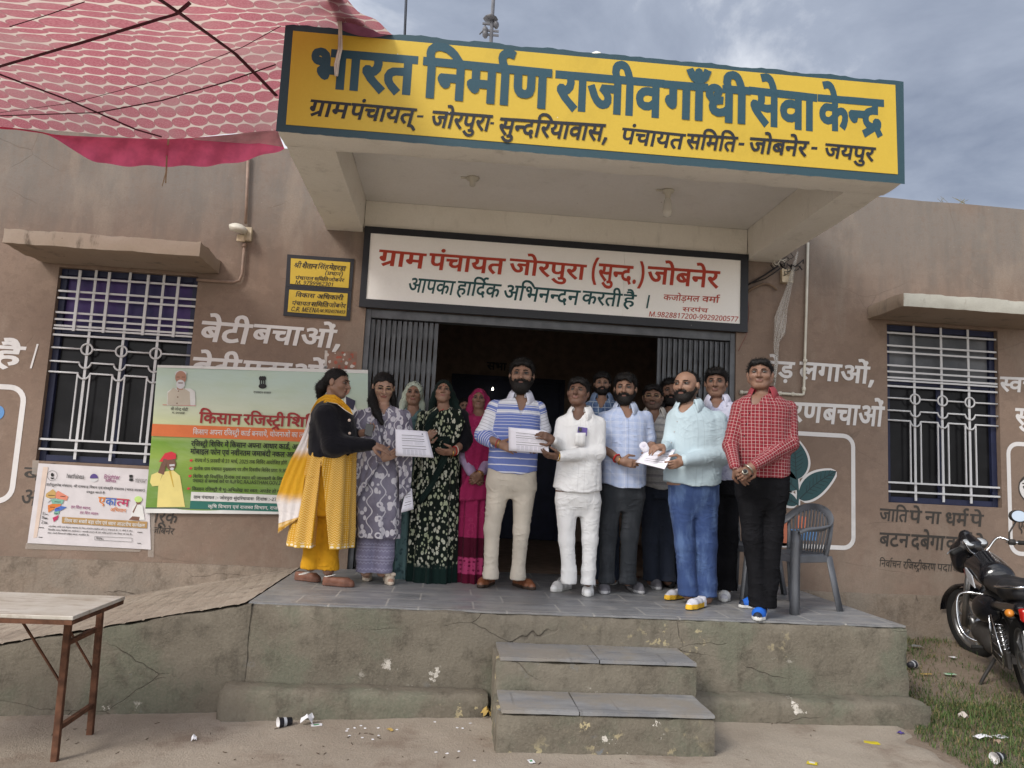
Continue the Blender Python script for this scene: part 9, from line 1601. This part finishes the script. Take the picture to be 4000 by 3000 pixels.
# ------------------------------------------------------------------ moulded plastic armchairs
CH = plain('grey_moulded_plastic', (.105, .11, .122), .42, .4, var=.2, scale=5); CHL = CH
def chair(label, pos, ang):
	t = empty('plastic_chair', (pos[0], pos[1], FLOOR - .001), label, 'chair', 'grey plastic chairs'); M4 = Matrix.Translation((pos[0], pos[1], FLOOR - .001)) @ Matrix.Rotation(ang, 4, 'Z') @ Matrix.Diagonal((.89, .87, .955, 1)); T = lambda x, y, z: M4 @ Vector((x, y, z))
	def arc(k): s = -1 if k < 0 else 1; return k
	mb = MB(); rws = [[T(-.20 + .44 * i / 10, (-.5 + j / 10) * (.40 + .06 * i / 10), .425 - .018 * math.cos((j / 10 - .5) * math.pi) * (1 - abs(i / 10 - .5)) + (.012 if i > 8 else 0) * -1) for j in range(11)] for i in range(11)]; mb.grid(rws[::-1]); o = mb.build('seat', CH, t); s_ = o.modifiers.new('th', 'SOLIDIFY'); s_.thickness = .022; s_.offset = 0
	mb = MB(); mb.bar(T(.235, -.235, .405), T(.235, .235, .405), .02, .05); mb.bar(T(-.19, -.21, .40), T(.235, -.235, .40), .02, .05); mb.bar(T(-.19, .21, .40), T(.235, .235, .40), .02, .05); mb.build('seat_rail', CH, t, .004)
	prof = [(.235, .275, .615), (.14, .282, .640), (.0, .282, .645), (-.12, .275, .655), (-.20, .245, .690), (-.245, .19, .745), (-.268, .10, .785), (-.275, 0, .798)]; path = [T(x, -y, z) for x, y, z in prof] + [T(x, y, z) for x, y, z in prof[-2::-1]]
	def band(P, wd): 
		mb = MB(); rws = []
		for i, p in enumerate(P):
			tt = (P[min(i + 1, len(P) - 1)] - P[max(i - 1, 0)]).normalized(); k = abs(i - (len(P) - 1) / 2) / ((len(P) - 1) / 2); outw = Vector((p.x - T(0.05, 0, 0).x, p.y - T(0.05, 0, 0).y, 0)).normalized(); n = (outw * k + Vector((0, 0, 1)) * (1 - k) * 1.0 - tt * 0).normalized(); n = n - tt * n.dot(tt); n.normalize(); rws.append([p - n * wd * .5 - Vector((0, 0, .028)) * k, p - n * wd * .45, p + n * wd * .45, p + n * wd * .5 - Vector((0, 0, .028)) * k])
		mb.grid(rws); return mb
	fine = [crom(path, i / 56 * (len(path) - 1)) for i in range(57)]; o = band(fine, .055).build('arm_rim', CH, t); s_ = o.modifiers.new('th', 'SOLIDIFY'); s_.thickness = .007; s_.offset = 0
	mb = MB()
	for k in range(12):
		y = -.175 + .35 * k / 11; yt = y * 1.12; tz = .775 - 1.35 * y * y * 1.2; P = [T(-.195 - .015 * math.cos(y * 7), y * .92, .42), T(-.222, y, .53), T(-.250 + .35 * y * y, yt, .66), T(-.268 + .9 * y * y, yt, tz)]
		mb.tube(P, [.0085] * 4, 6)
	mb.build('backrest', CH, t); mb = MB(); mb.bar(T(-.20, -.19, .425), T(-.20, .19, .425), .03, .03)
	for s in (-1, 1): mb.tube([T(-.19, s * .205, .42), T(-.215, s * .222, .55), T(-.225, s * .235, .68)], [.018, .017, .015], 6)
	mb.build('back_frame', CH, t)
	for s in (-1, 1):
		mb = MB(); rws = [[T(.19 + a, s * (.262 + d), z), T(.262 + a, s * (.285 + d), z), T(.272 + a, s * (.235 + d), z)] for z, a, d in ((.0, .03, .025), (.20, .015, .012), (.40, .0, .0), (.52, -.01, -.002), (.62, -.012, -.003))]; mb.grid(rws if s > 0 else [r[::-1] for r in rws]); o = mb.build('leg', CH, t); m_ = o.modifiers.new('th', 'SOLIDIFY'); m_.thickness = .007; m_.offset = 0
		mb = MB(); rws = [[T(-.175 - a, s * (.215 + d), z), T(-.235 - a, s * (.225 + d), z), T(-.235 - a, s * (.17 + d), z)] for z, a, d in ((.0, .085, .045), (.2, .045, .022), (.42, .0, .0))]; mb.grid(rws[::-1] if s > 0 else [r[::-1] for r in rws][::-1]); o = mb.build('leg', CH, t); m_ = o.modifiers.new('th', 'SOLIDIFY'); m_.thickness = .007; m_.offset = 0
chair('grey plastic armchair with slatted back beside the red check shirt man', (2.665, -1.20), math.atan2(-.40, -.92)); chair('grey plastic chair half hidden behind the legs of the red check shirt man', (2.57, -.60), math.atan2(-.75, -.65))

# ------------------------------------------------------------------ motorcycle at the right edge
bp, hv = Vector((4.335, -1.545, .045)), Vector((.395, .917, .06)).normalized(); left = Vector((-hv.y, hv.x, 0)).normalized(); upv = hv.cross(left); lean = R(7); upl = upv * math.cos(lean) + left * math.sin(lean); ll = left * math.cos(lean) - upv * math.sin(lean)
T = lambda x, y, z: bp + hv * x + ll * y + upl * z
mc = empty('motorcycle', bp, 'black commuter motorcycle on its stand facing the wall, cut by the right edge', 'motorcycle')
BLKP = plain('black_gloss_paint', (.008, .008, .010), .14, .6, var=.1); RUB = plain('tyre_rubber', (.016, .016, .016), .8); CHR = plain('chrome', (.55, .56, .58), .12, .5, 1.0, var=.04); ALU = plain('dull_alloy', (.30, .30, .30), .35, .5, .9); ENG = plain('grimy_engine', (.035, .032, .030), .6); SEATV = plain('black_seat_vinyl', (.018, .018, .02), .5); REDL = plain('red_lens', (.35, .012, .01), .12, .6, var=.05); SILV = plain('silver_decal', (.36, .37, .39), .35, .4); GLS = plain('mirror_glass', (.62, .70, .80), .03, .5, 1.0, var=.02); NPW = plain('number_plate_white', (.66, .66, .66), .4)
st = R(26)
def F(x, y, z):   # front assembly, turned to the left about the steering head
	hx, hz = 1.04, .80; r0 = Vector((x - hx, y)); ca, sa = math.cos(st), math.sin(st); return T(hx + r0.x * ca - r0.y * sa, r0.x * sa + r0.y * ca, z)
def wheel(W, cx, r=.30, tw=.045):
	mb = MB(); ring = lambda rr, y, n=40: [W(cx + rr * math.cos(2 * math.pi * k / n), y, r + rr * math.sin(2 * math.pi * k / n)) for k in range(n)]
	ty = MB(); pr_ = [(r - .075, -.03), (r - .035, -tw), (r - .008, -.03), (r, 0), (r - .008, .03), (r - .035, tw), (r - .075, .03)]; R_ = [ring(a, b_) + [ring(a, b_)[0]] for a, b_ in pr_]; ty.grid(R_); tyre = None
	w_ = empty('wheel', W(cx, 0, r)); w_.parent = mc; w_.matrix_parent_inverse = mc.matrix_world.inverted() if False else Matrix.Translation(-mc.location); ty.build('tyre', RUB, w_)
	ri = MB(); R2 = [ring(a, b_) + [ring(a, b_)[0]] for a, b_ in ((r - .075, -.03), (r - .10, -.026), (r - .105, 0), (r - .10, .026), (r - .075, .03))]; ri.grid(R2)
	for k in range(6):
		a = k * math.pi / 3 + .3
		for s in (-1, 1): ri.bar(W(cx + .04 * math.cos(a), s * .02, r + .04 * math.sin(a)), W(cx + (r - .10) * math.cos(a + .10 * s), s * .012, r + (r - .10) * math.sin(a + .10 * s)), .022, .014, ll)
	ri.lathe([(.055, -.05), (.07, -.03), (.07, .03), (.055, .05)], 20, W(cx, 0, r), (W(0, 1, 0) - W(0, 0, 0))); ri.build('rim', ALU, w_)
wheel(F, 1.24); wheel(T, 0, .30, .05)
def part(name, mat, fn, bevel=0, smooth=None): mb = MB(); fn(mb); return mb.build(name, mat, mc, bevel)
def sdf(name, mat, prims, vox=.008, k=.02, cuts=()):
	f = Field(vox)
	for p in prims: f.add(p, k)
	for c_ in cuts: f.cut(c_)
	V, Q = f.mesh(); return mesh_object(name, V, Q, [mat], mc)
sdf('fuel_tank', BLKP, [Cap(T(.58, .05, .80), T(.90, .07, .83), .085, .085), Cap(T(.58, -.05, .80), T(.90, -.07, .83), .085, .085), Cap(T(.60, 0, .83), T(.86, 0, .88), .09, .09)], k=.05)
sdf('seat', SEATV, [Cap(T(.50, .05, .77), T(.0, .06, .80), .06, .075), Cap(T(.50, -.05, .77), T(.0, -.06, .80), .06, .075), Cap(T(.0, .05, .80), T(-.22, .04, .82), .075, .06), Cap(T(0, -.05, .80), T(-.22, -.04, .82), .075, .06)], k=.04)
sdf('tail_cowl', BLKP, [Cap(T(.35, .09, .62), T(-.25, .06, .72), .04, .05), Cap(T(.35, -.09, .62), T(-.25, -.06, .72), .04, .05), Cap(T(.1, 0, .70), T(-.30, 0, .73), .05, .05)], k=.04)
sdf('side_panel', BLKP, [Ell(T(.42, .13, .58), (.06, .16, .11)), Ell(T(.42, -.13, .58), (.06, .16, .11))])
part('tank_decal', SILV, lambda m: m.plate([T(.93, .146, .80), T(.72, .166, .74), T(.60, .152, .71), T(.66, .150, .80), T(.80, .160, .845)], ll, .008))
sdf('engine', ENG, [Cap(T(.62, .02, .42), T(.62, .02, .60), .10, .095), Ell(T(.55, 0, .34), (.20, .20, .13)), Cap(T(.40, .11, .32), T(.70, .12, .34), .09, .09)], k=.02)
part('cooling_fins', ALU, lambda m: [m.box(0, 0, 0, 0, 0, 0) for _ in ()] + [m.hexa([T(.51, -.11, z), T(.73, -.11, z), T(.73, .14, z), T(.51, .14, z), T(.51, -.11, z + .008), T(.73, -.11, z + .008), T(.73, .14, z + .008), T(.51, .14, z + .008)]) for z in (.46, .485, .51, .535, .56, .585)])
part('frame', ENG, lambda m: [m.tube(p, .018, 8) for p in ([T(1.02, 0, .84), T(.86, 0, .55), T(.78, 0, .25), T(.42, 0, .22), T(.33, 0, .45), T(.2, .09, .66), T(-.2, .08, .72)], [T(1.02, 0, .84), T(.5, 0, .68), T(.2, -.09, .66), T(-.2, -.08, .72)], [T(.38, .09, .30), T(0, .10, .30)], [T(.38, -.09, .30), T(0, -.10, .30)])])
part('exhaust', CHR, lambda m: m.tube([T(.72, -.08, .46), T(.86, -.10, .34), T(.70, -.14, .22), T(.30, -.16, .23), T(-.25, -.17, .33)], [.02, .02, .022, .045, .05], 12))
part('rear_fender', BLKP, lambda m: m.grid([[T(.335 * math.cos(a) * 1.0, y, .30 + .345 * math.sin(a)) for y in (-.065, -.04, 0, .04, .065)] for a in [R(d) for d in range(60, 196, 9)]]))
part('front_fender', BLKP, lambda m: m.grid([[F(1.24 + .335 * math.cos(a), y, .30 + (.335 - (.018 if abs(y) > .05 else 0)) * math.sin(a)) for y in (-.06, -.045, 0, .045, .06)] for a in [R(d) for d in range(10, 151, 9)]]))
for s in (-1, 1):
	part('fork_leg', ALU, lambda m: m.tube([F(1.24, s * .085, .28), F(1.17, s * .085, .52), F(1.06, s * .085, .88)], [.026, .026, .018], 10))
	o = part('shock_absorber', ALU, lambda m: m.tube([T(.02, s * .13, .30), T(.10, s * .13, .52)], .014, 8)); mb = MB(); mb.tube([T(.03 + .08 * k / 60, s * .13, .33 + .20 * k / 60) + (hv * math.cos(k * .75) + ll * math.sin(k * .75)) * .027 for k in range(61)], .005, 5); mb.build('spring', CHR, o)
	part('grab_rail', CHR, lambda m: m.tube([T(.12, s * .115, .80), T(-.02, s * .15, .835), T(-.20, s * .14, .86), T(-.30, s * .075, .872), T(-.315, 0, .875)], .011, 8))
	part('indicator_lamp', plain('amber_lens', (.45, .16, .02), .2), lambda m: m.lathe([(0, -.03), (.026, -.02), (.03, .01), (.015, .03), (0, .032)], 12, T(-.30, s * .15, .70), -hv))
	part('footrest', RUB, lambda m: m.tube([T(.46, s * .10, .27), T(.46, s * .27, .28)], .016, 8))
part('crash_guard', CHR, lambda m: (lambda q: m.tube([crom(q, i / 30 * 5) for i in range(31)], .0125, 10))([T(.84, 0, .60), T(.90, .17, .62), T(.91, .24, .56), T(.86, .26, .36), T(.78, .20, .26), T(.70, .02, .25)]))
part('saree_guard', CHR, lambda m: [m.tube(p, .008, 6) for p in ([T(.12, .17, .60), T(-.02, .19, .50), T(-.14, .19, .34), T(-.06, .18, .26), T(.25, .17, .28)], [T(.20, .17, .58), T(.22, .18, .30)])] + [m.tube([T(.20, .18, z), T(-.06, .19, z)], .005, 5) for z in (.34, .40, .46)])
part('side_stand', ENG, lambda m: m.tube([T(.38, .10, .26), T(.30, .24, .10), T(.27, .32, -.015)], .013, 8)); part('swing_arm', ENG, lambda m: [m.bar(T(.38, s * .09, .30), T(-.03, s * .10, .30), .03, .045) for s in (-1, 1)]); part('chain_case', ENG, lambda m: m.hexa([T(-.05, .12, .24), T(.42, .12, .26), T(.42, .15, .26), T(-.05, .15, .24), T(-.05, .12, .37), T(.42, .12, .38), T(.42, .15, .38), T(-.05, .15, .37)]), .01)
part('tail_lamp', REDL, lambda m: m.hexa([T(-.32, -.10, .645), T(-.36, -.085, .64), T(-.36, .085, .64), T(-.32, .10, .645), T(-.30, -.10, .735), T(-.35, -.08, .73), T(-.35, .08, .73), T(-.30, .10, .735)]), .015)
npo = T(-.395, .105, .60); np_x, np_z = -ll, (upl + hv * .25).normalized()
npl = part('number_plate', NPW, lambda m: m.plate([npo, npo + np_x * .20, npo + np_x * .20 - np_z * .115, npo - np_z * .115], np_x.cross(np_z) * -1, .004), .002)
nn = np_x.cross(np_z) * -1; mb = MB(); pl = lambda p: npo + np_x * p[0] + np_z * p[2] + (nn if (nn.dot(-hv) > 0) else -nn) * (.006 - p[1])
for r in RUNS:
	if r[0] == '_plate_R': text_run(mb, [.075, -.012, .10, -.012, .038], 0, 14, r[4], r[5], r[6], 0, 0, pl)
	if r[0] == '_plate_S': text_run(mb, [.09, -.066, .115, -.066, .038], 0, 14, r[4], r[5], r[6], 0, 0, pl)
	if r[0] == '_ind': text_run(mb, [.016, -.05, .045, -.05, .012], 0, 6, r[4], r[5], r[6], 0, 1, pl)
mb.build('lettering', [BLACKV, BLV], npl)
td = MB(); tl_ = lambda p: T(.90 - p[0], .162 + .0015 - p[1], .80 + p[2])
for r in RUNS:
	if r[0] == '_tank1': text_run(td, [0, .018, .085, .018, .018], 0, 16, r[4], r[5], r[6], 0, 0, tl_)
	if r[0] == '_tank2': text_run(td, [.0, -.006, .095, -.006, .018], 0, 16, r[4], r[5], r[6], 0, 0, tl_)
td.build('tank_lettering', MAROONV, mc)
sdf('headlamp_cowl', BLKP, [Ell(F(1.20, 0, .90), (.13, .13, .13)), Cap(F(1.13, 0, .97), F(1.18, 0, 1.06), .10, .05), Cap(F(1.16, -.06, .80), F(1.20, .06, .80), .06, .06)], k=.06)
part('instrument_cluster', ENG, lambda m: [m.lathe([(0, .0), (.052, .0), (.056, -.012), (.045, -.05), (0, -.05)], 20, F(1.07, s * .062, 1.015), (F(-.55, 0, .83) - F(0, 0, 0))) for s in (-1, 1)]); part('dial_glass', plain('dial_face', (.42, .44, .46), .1, .6, var=.1), lambda m: [m.lathe([(0, .002), (.044, .002), (.044, .0005)], 20, F(1.07, s * .062, 1.015) + (F(-.55, 0, .83) - F(0, 0, 0)) * .001, (F(-.55, 0, .83) - F(0, 0, 0))) for s in (-1, 1)])
hb = [F(.86, -.36, .985), F(.92, -.25, 1.0), F(1.0, -.17, 1.04), F(1.04, -.08, .94), F(1.045, 0, .915)]; hb += [F(1.04, .08, .94), F(1.0, .17, 1.04), F(.92, .25, 1.0), F(.86, .36, .985)]; part('handlebar', CHR, lambda m: m.tube([crom(hb, i / 40 * 8) for i in range(41)], .011, 10))
for s in (-1, 1):
	part('grip', RUB, lambda m: m.tube([F(.905, s * .27, .998), F(.84, s * .40, .980)], .0185, 12)); part('brake_lever', ALU, lambda m: m.tube([F(.98, s * .22, 1.0), F(.95, s * .33, .985), F(.90, s * .40, .97)], .006, 6)); part('switch_block', ENG, lambda m: m.lathe([(.024, -.025), (.026, 0), (.024, .025)], 10, F(.93, s * .235, 1.003), F(.84, s * .40, .980) - F(.905, s * .27, .998)))
	if s > 0: continue
	mi_ = part('mirror', ENG, lambda m: m.tube([F(.94, s * .22, 1.01), F(.96, s * .25, 1.08), F(.93, s * .30, 1.17)], .007, 8)); mb = MB(); c_ = F(.92, s * .33, 1.215); ax = (F(-1, 0, .05) - F(0, 0, 0)).normalized(); sx = ax.cross(Vector((0, 0, 1))).normalized(); sz = sx.cross(ax)
	mb.add([c_ + sx * .075 * math.cos(k * math.pi / 12) + sz * .052 * math.sin(k * math.pi / 12) - ax * d for d in (.0, .03) for k in range(24)], [tuple(range(24)), tuple(range(24, 48))[::-1]] + [(k, 24 + k, 24 + (k + 1) % 24, (k + 1) % 24) for k in range(24)]); mb.build('mirror_shell', ENG, mi_); mb = MB(); mb.add([c_ + sx * .069 * math.cos(k * math.pi / 12) + sz * .046 * math.sin(k * math.pi / 12) + ax * .002 for k in range(24)], [tuple(range(24))]); mb.build('mirror_glass', GLS, mi_)

# ------------------------------------------------------------------ grass and litter
def grass():
	V, Fc, Mi = [], [], []; rg = np.random.default_rng(5); n = 0
	def dens(x, y): return .5 + .5 * wob((x * .35, y * .35, 0), 1.0, 3.0) * .9 + (.38 if y < -1.6 else -.12)
	while n < 64000:
		x, y = rg.uniform(3.0, 6.2), rg.uniform(-4.3, -.05)
		if x < 3.06 + .24 * (y + 2) + .06 * math.sin(y * 9) + .04: continue
		if y > -1.84 and x < 3.26 or rg.random() > max(.03, dens(x, y)) ** 1.6: continue
		h = rg.uniform(.014, .045) * (1 if rg.random() < .95 else 2.2); a = rg.uniform(0, 6.28); l = rg.uniform(.3, 1.5) * h; w_ = rg.uniform(.0014, .003); z = gz(x, y) - .006; dx, dy = math.cos(a), math.sin(a); b0 = len(V)
		V += [(x - dy * w_, y + dx * w_, z), (x + dy * w_, y - dx * w_, z), (x + dx * l * .4 + dy * w_ * .7, y + dy * l * .4 - dx * w_ * .7, z + h * .75), (x + dx * l * .4 - dy * w_ * .7, y + dy * l * .4 + dx * w_ * .7, z + h * .75), (x + dx * l, y + dy * l, z + h)]
		Fc += [(b0, b0 + 1, b0 + 2, b0 + 3), (b0 + 3, b0 + 2, b0 + 4)]; k = rg.choice(4, p=[.36, .28, .14, .22]); Mi += [k, k]; n += 1
	me = bpy.data.meshes.new('grass'); me.from_pydata(V, [], Fc)
	for c_ in ((.042, .075, .020), (.062, .105, .028), (.10, .13, .045), (.17, .135, .062)): me.materials.append(plain('grass_blade', c_, .7, .2))
	me.polygons.foreach_set('material_index', np.array(Mi, np.int32)); return link('grass', me)
tag(grass(), 'short trampled grass with dry patches right of the porch', 'grass', kind='stuff')
CUPB = plain('dark_printed_cup', (.02, .02, .026), .5); CUPW = plain('white_cup_paper', (.62, .60, .60), .6); LITW = plain('white_litter_paper', (.66, .65, .67), .7); LITG = plain('green_wrapper', (.05, .26, .10), .35, .4); LITY = plain('yellow_wrapper', (.62, .50, .02), .35, .4); LITP = plain('purple_wrapper', (.05, .03, .16), .35, .4); LEAFD = plain('dry_leaf', (.38, .26, .08), .8); TIN = plain('silver_foil', (.42, .44, .46), .3, .5, .8)
def cup(label, c, u, v, ang, tilt=0.0):
	p = gnd(c, u, v) + Vector((0, 0, .030)); d = Vector((math.cos(ang), math.sin(ang), tilt)).normalized(); t = empty('paper_cup', p, label, 'cup', 'thrown away paper cups'); mb = MB(); mb.lathe([(.0, -.04), (.021, -.04), (.030, .04), (.031, .041)], 20, p, d, cap=False); mb.build('cup_wall', CUPB, t); mb = MB(); mb.lathe([(0, -.034), (.019, -.034), (.0285, .0405), (.032, .0415)], 20, p, d, cap=False); mb.build('lining_or_lit_end', CUPW, t)
	mb = MB(); mb.lathe([(.0256, -.006), (.0276, .012)], 20, p, d, cap=False); mb.build('printed_band', SILV, t)
cup('dark paper cup lying in front of the left ledge with its mouth to the viewer', 'E', 1475, 1447, R(-150)); cup('dark striped paper cup lying in the grass at the bottom right', 'G', 2085, 1275, R(200)); cup('dark paper cup lying behind the right end of the porch', 'G', 1641, 795, R(30))
def scrap(name, label, cat, c, u, v, sz, mat, ang=0.0, lift=.012, group=None, crumple=.35, band=None):
	p = gnd(c, u, v); mb = MB(); n = 5; rws = []; rg = np.random.default_rng(int(u * 7 + v)); ca, sa = math.cos(ang), math.sin(ang)
	for j in range(n):
		row = []
		for i in range(n):
			s, q = i / (n - 1) * 2 - 1, j / (n - 1) * 2 - 1; a = (s / 2 + rg.uniform(-.12, .12) * crumple) * sz[0]; b_ = (q / 2 + rg.uniform(-.12, .12) * crumple) * sz[1]
			dome = max(0, 1 - .8 * (s * s + q * q) / 2); row.append((p.x + a * ca - b_ * sa, p.y + a * sa + b_ * ca, p.z + .004 + lift * (dome * crumple * rg.uniform(.6, 1.1) + .25 * abs(s + .3) * (1 - crumple))))
		rws.append(row)
	mb.grid(rws, 0, False)
	if band: 
		for i, f_ in enumerate(mb.f):
			if i % 4 in (1, 2) and 4 <= i < 12: mb.m[i] = 1
	o = mb.build(name, [mat, band] if band else mat); s_ = o.modifiers.new('th', 'SOLIDIFY'); s_.thickness = .0015; tag(o, label, cat, group)
scrap('crumpled_bag', 'crumpled white carry bag by the left ledge beside the dark cup', 'bag', 'E', 1592, 1438, (.07, .05), LITW, .2, .075, crumple=1.0, band=SILV); scrap('gutkha_sachet', 'flat green and white sachet beside the crumpled white bag', 'wrapper', 'E', 1640, 1440, (.065, .045), LITW, .3, .01, band=LITG); scrap('gutkha_sachet', 'small green sachet at the foot of the lowest step', 'wrapper', 'F', 1697, 1232, (.03, .05), LITW, .2, .02, band=LITG); scrap('gutkha_sachet', 'bright yellow sachet lying on the apron right of the steps', 'wrapper', 'G', 1437, 1178, (.085, .05), LITY, -.3, .016); scrap('gutkha_sachet', 'yellow torn sachet at the bottom edge right of the steps', 'wrapper', 'G', 1135, 1282, (.055, .045), LITY, -.5, .014, band=LITW); scrap('gutkha_sachet', 'crushed purple wrapper near the apron edge by the grass', 'wrapper', 'G', 1585, 1132, (.035, .03), LITP, .4, .025, crumple=.8)
scrap('banknote_wrapper', 'pale green crumpled wrapper on bare earth left of the motorcycle', 'wrapper', 'G', 1835, 828, (.085, .05), plain('pale_green_paper', (.34, .46, .34), .6), -.2, .02, band=LITG); scrap('foil_strip', 'long crumpled white plastic strip behind the porch corner', 'plastic', 'G', 1665, 690, (.10, .05), TIN, -.2, .03, crumple=.8); scrap('torn_paper', 'torn white paper in the grass left of the black and white box', 'paper', 'G', 2000, 1152, (.12, .05), LITW, .3, .03, crumple=.8); scrap('crushed_box', 'flattened black and white carton in the grass', 'carton', 'G', 2092, 1148, (.07, .06), LITW, .2, .02, band=CUPB); scrap('crumpled_tissue', 'crumpled pale tissue in the grass near the right ledge', 'tissue', 'G', 1902, 1052, (.05, .045), plain('dirty_tissue', (.48, .42, .38), .9), .4, .05, crumple=1.0); scrap('crumpled_tissue', 'crumpled brown stained tissue beside the flattened carton', 'tissue', 'G', 2080, 1178, (.05, .04), plain('stained_tissue', (.36, .25, .19), .9), .4, .03, crumple=.9); scrap('cup_cover', 'white round cup lid on the earth beside the motorcycle', 'lid', 'G', 1850, 742, (.05, .045), LITW, .1, .02); scrap('dry_leaf', 'curled yellow dry leaf on earth behind the porch end', 'leaf', 'G', 1712, 828, (.09, .03), LEAFD, .0, .02); scrap('crumpled_tissue', 'small white crumpled paper alone on the apron right of the table', 'paper', 'E', 1003, 1522, (.03, .035), LITW, .4, .04, crumple=.9); scrap('banana_peel', 'shrivelled yellow peel in the corner of ledge and steps', 'peel', 'F', 1415, 955, (.05, .05), LEAFD, .5, .07, crumple=1.0); scrap('dry_twig', 'yellowish dry twig among the white paper bits on the apron', 'twig', 'F', 828, 1038, (.022, .05), LEAFD, .6, .03)
for k, (u, v) in enumerate(((718, 165), (708, 182), (780, 155), (838, 134), (875, 158), (995, 155), (1165, 170), (733, 225), (850, 243), (945, 260), (1000, 224), (1510, 100), (1833, 112), (1714, 153), (1763, 158), (1608, 217), (1600, 243), (1205, 374), (1520, 375), (1622, 388), (1728, 368), (915, 402), (1870, 452))):
	scrap('paper_scrap', 'torn bit of white paper scattered on the apron before the left ledge', 'paper scrap', 'P', 1050 + u / 2.3284, 2780 + v / 2.3284, (RNG.uniform(.012, .018), RNG.uniform(.011, .016)), LITW, RNG.uniform(0, 3), .006, 'torn white paper bits on the apron')
mb = MB()
for k in range(60):
	p = gnd('P', RNG.uniform(200, 3200), RNG.uniform(2830, 2995)); a = RNG.uniform(0, 3.1); l = RNG.uniform(.006, .03); mb.bar(p + Vector((0, 0, .006)), p + Vector((math.cos(a) * l, math.sin(a) * l, .008)), .004, .003)
tag(mb.build('litter', plain('twig_crumbs', (.09, .065, .045), .95)), 'scattered dark twig crumbs and grit on the cement apron', 'litter', kind='stuff')
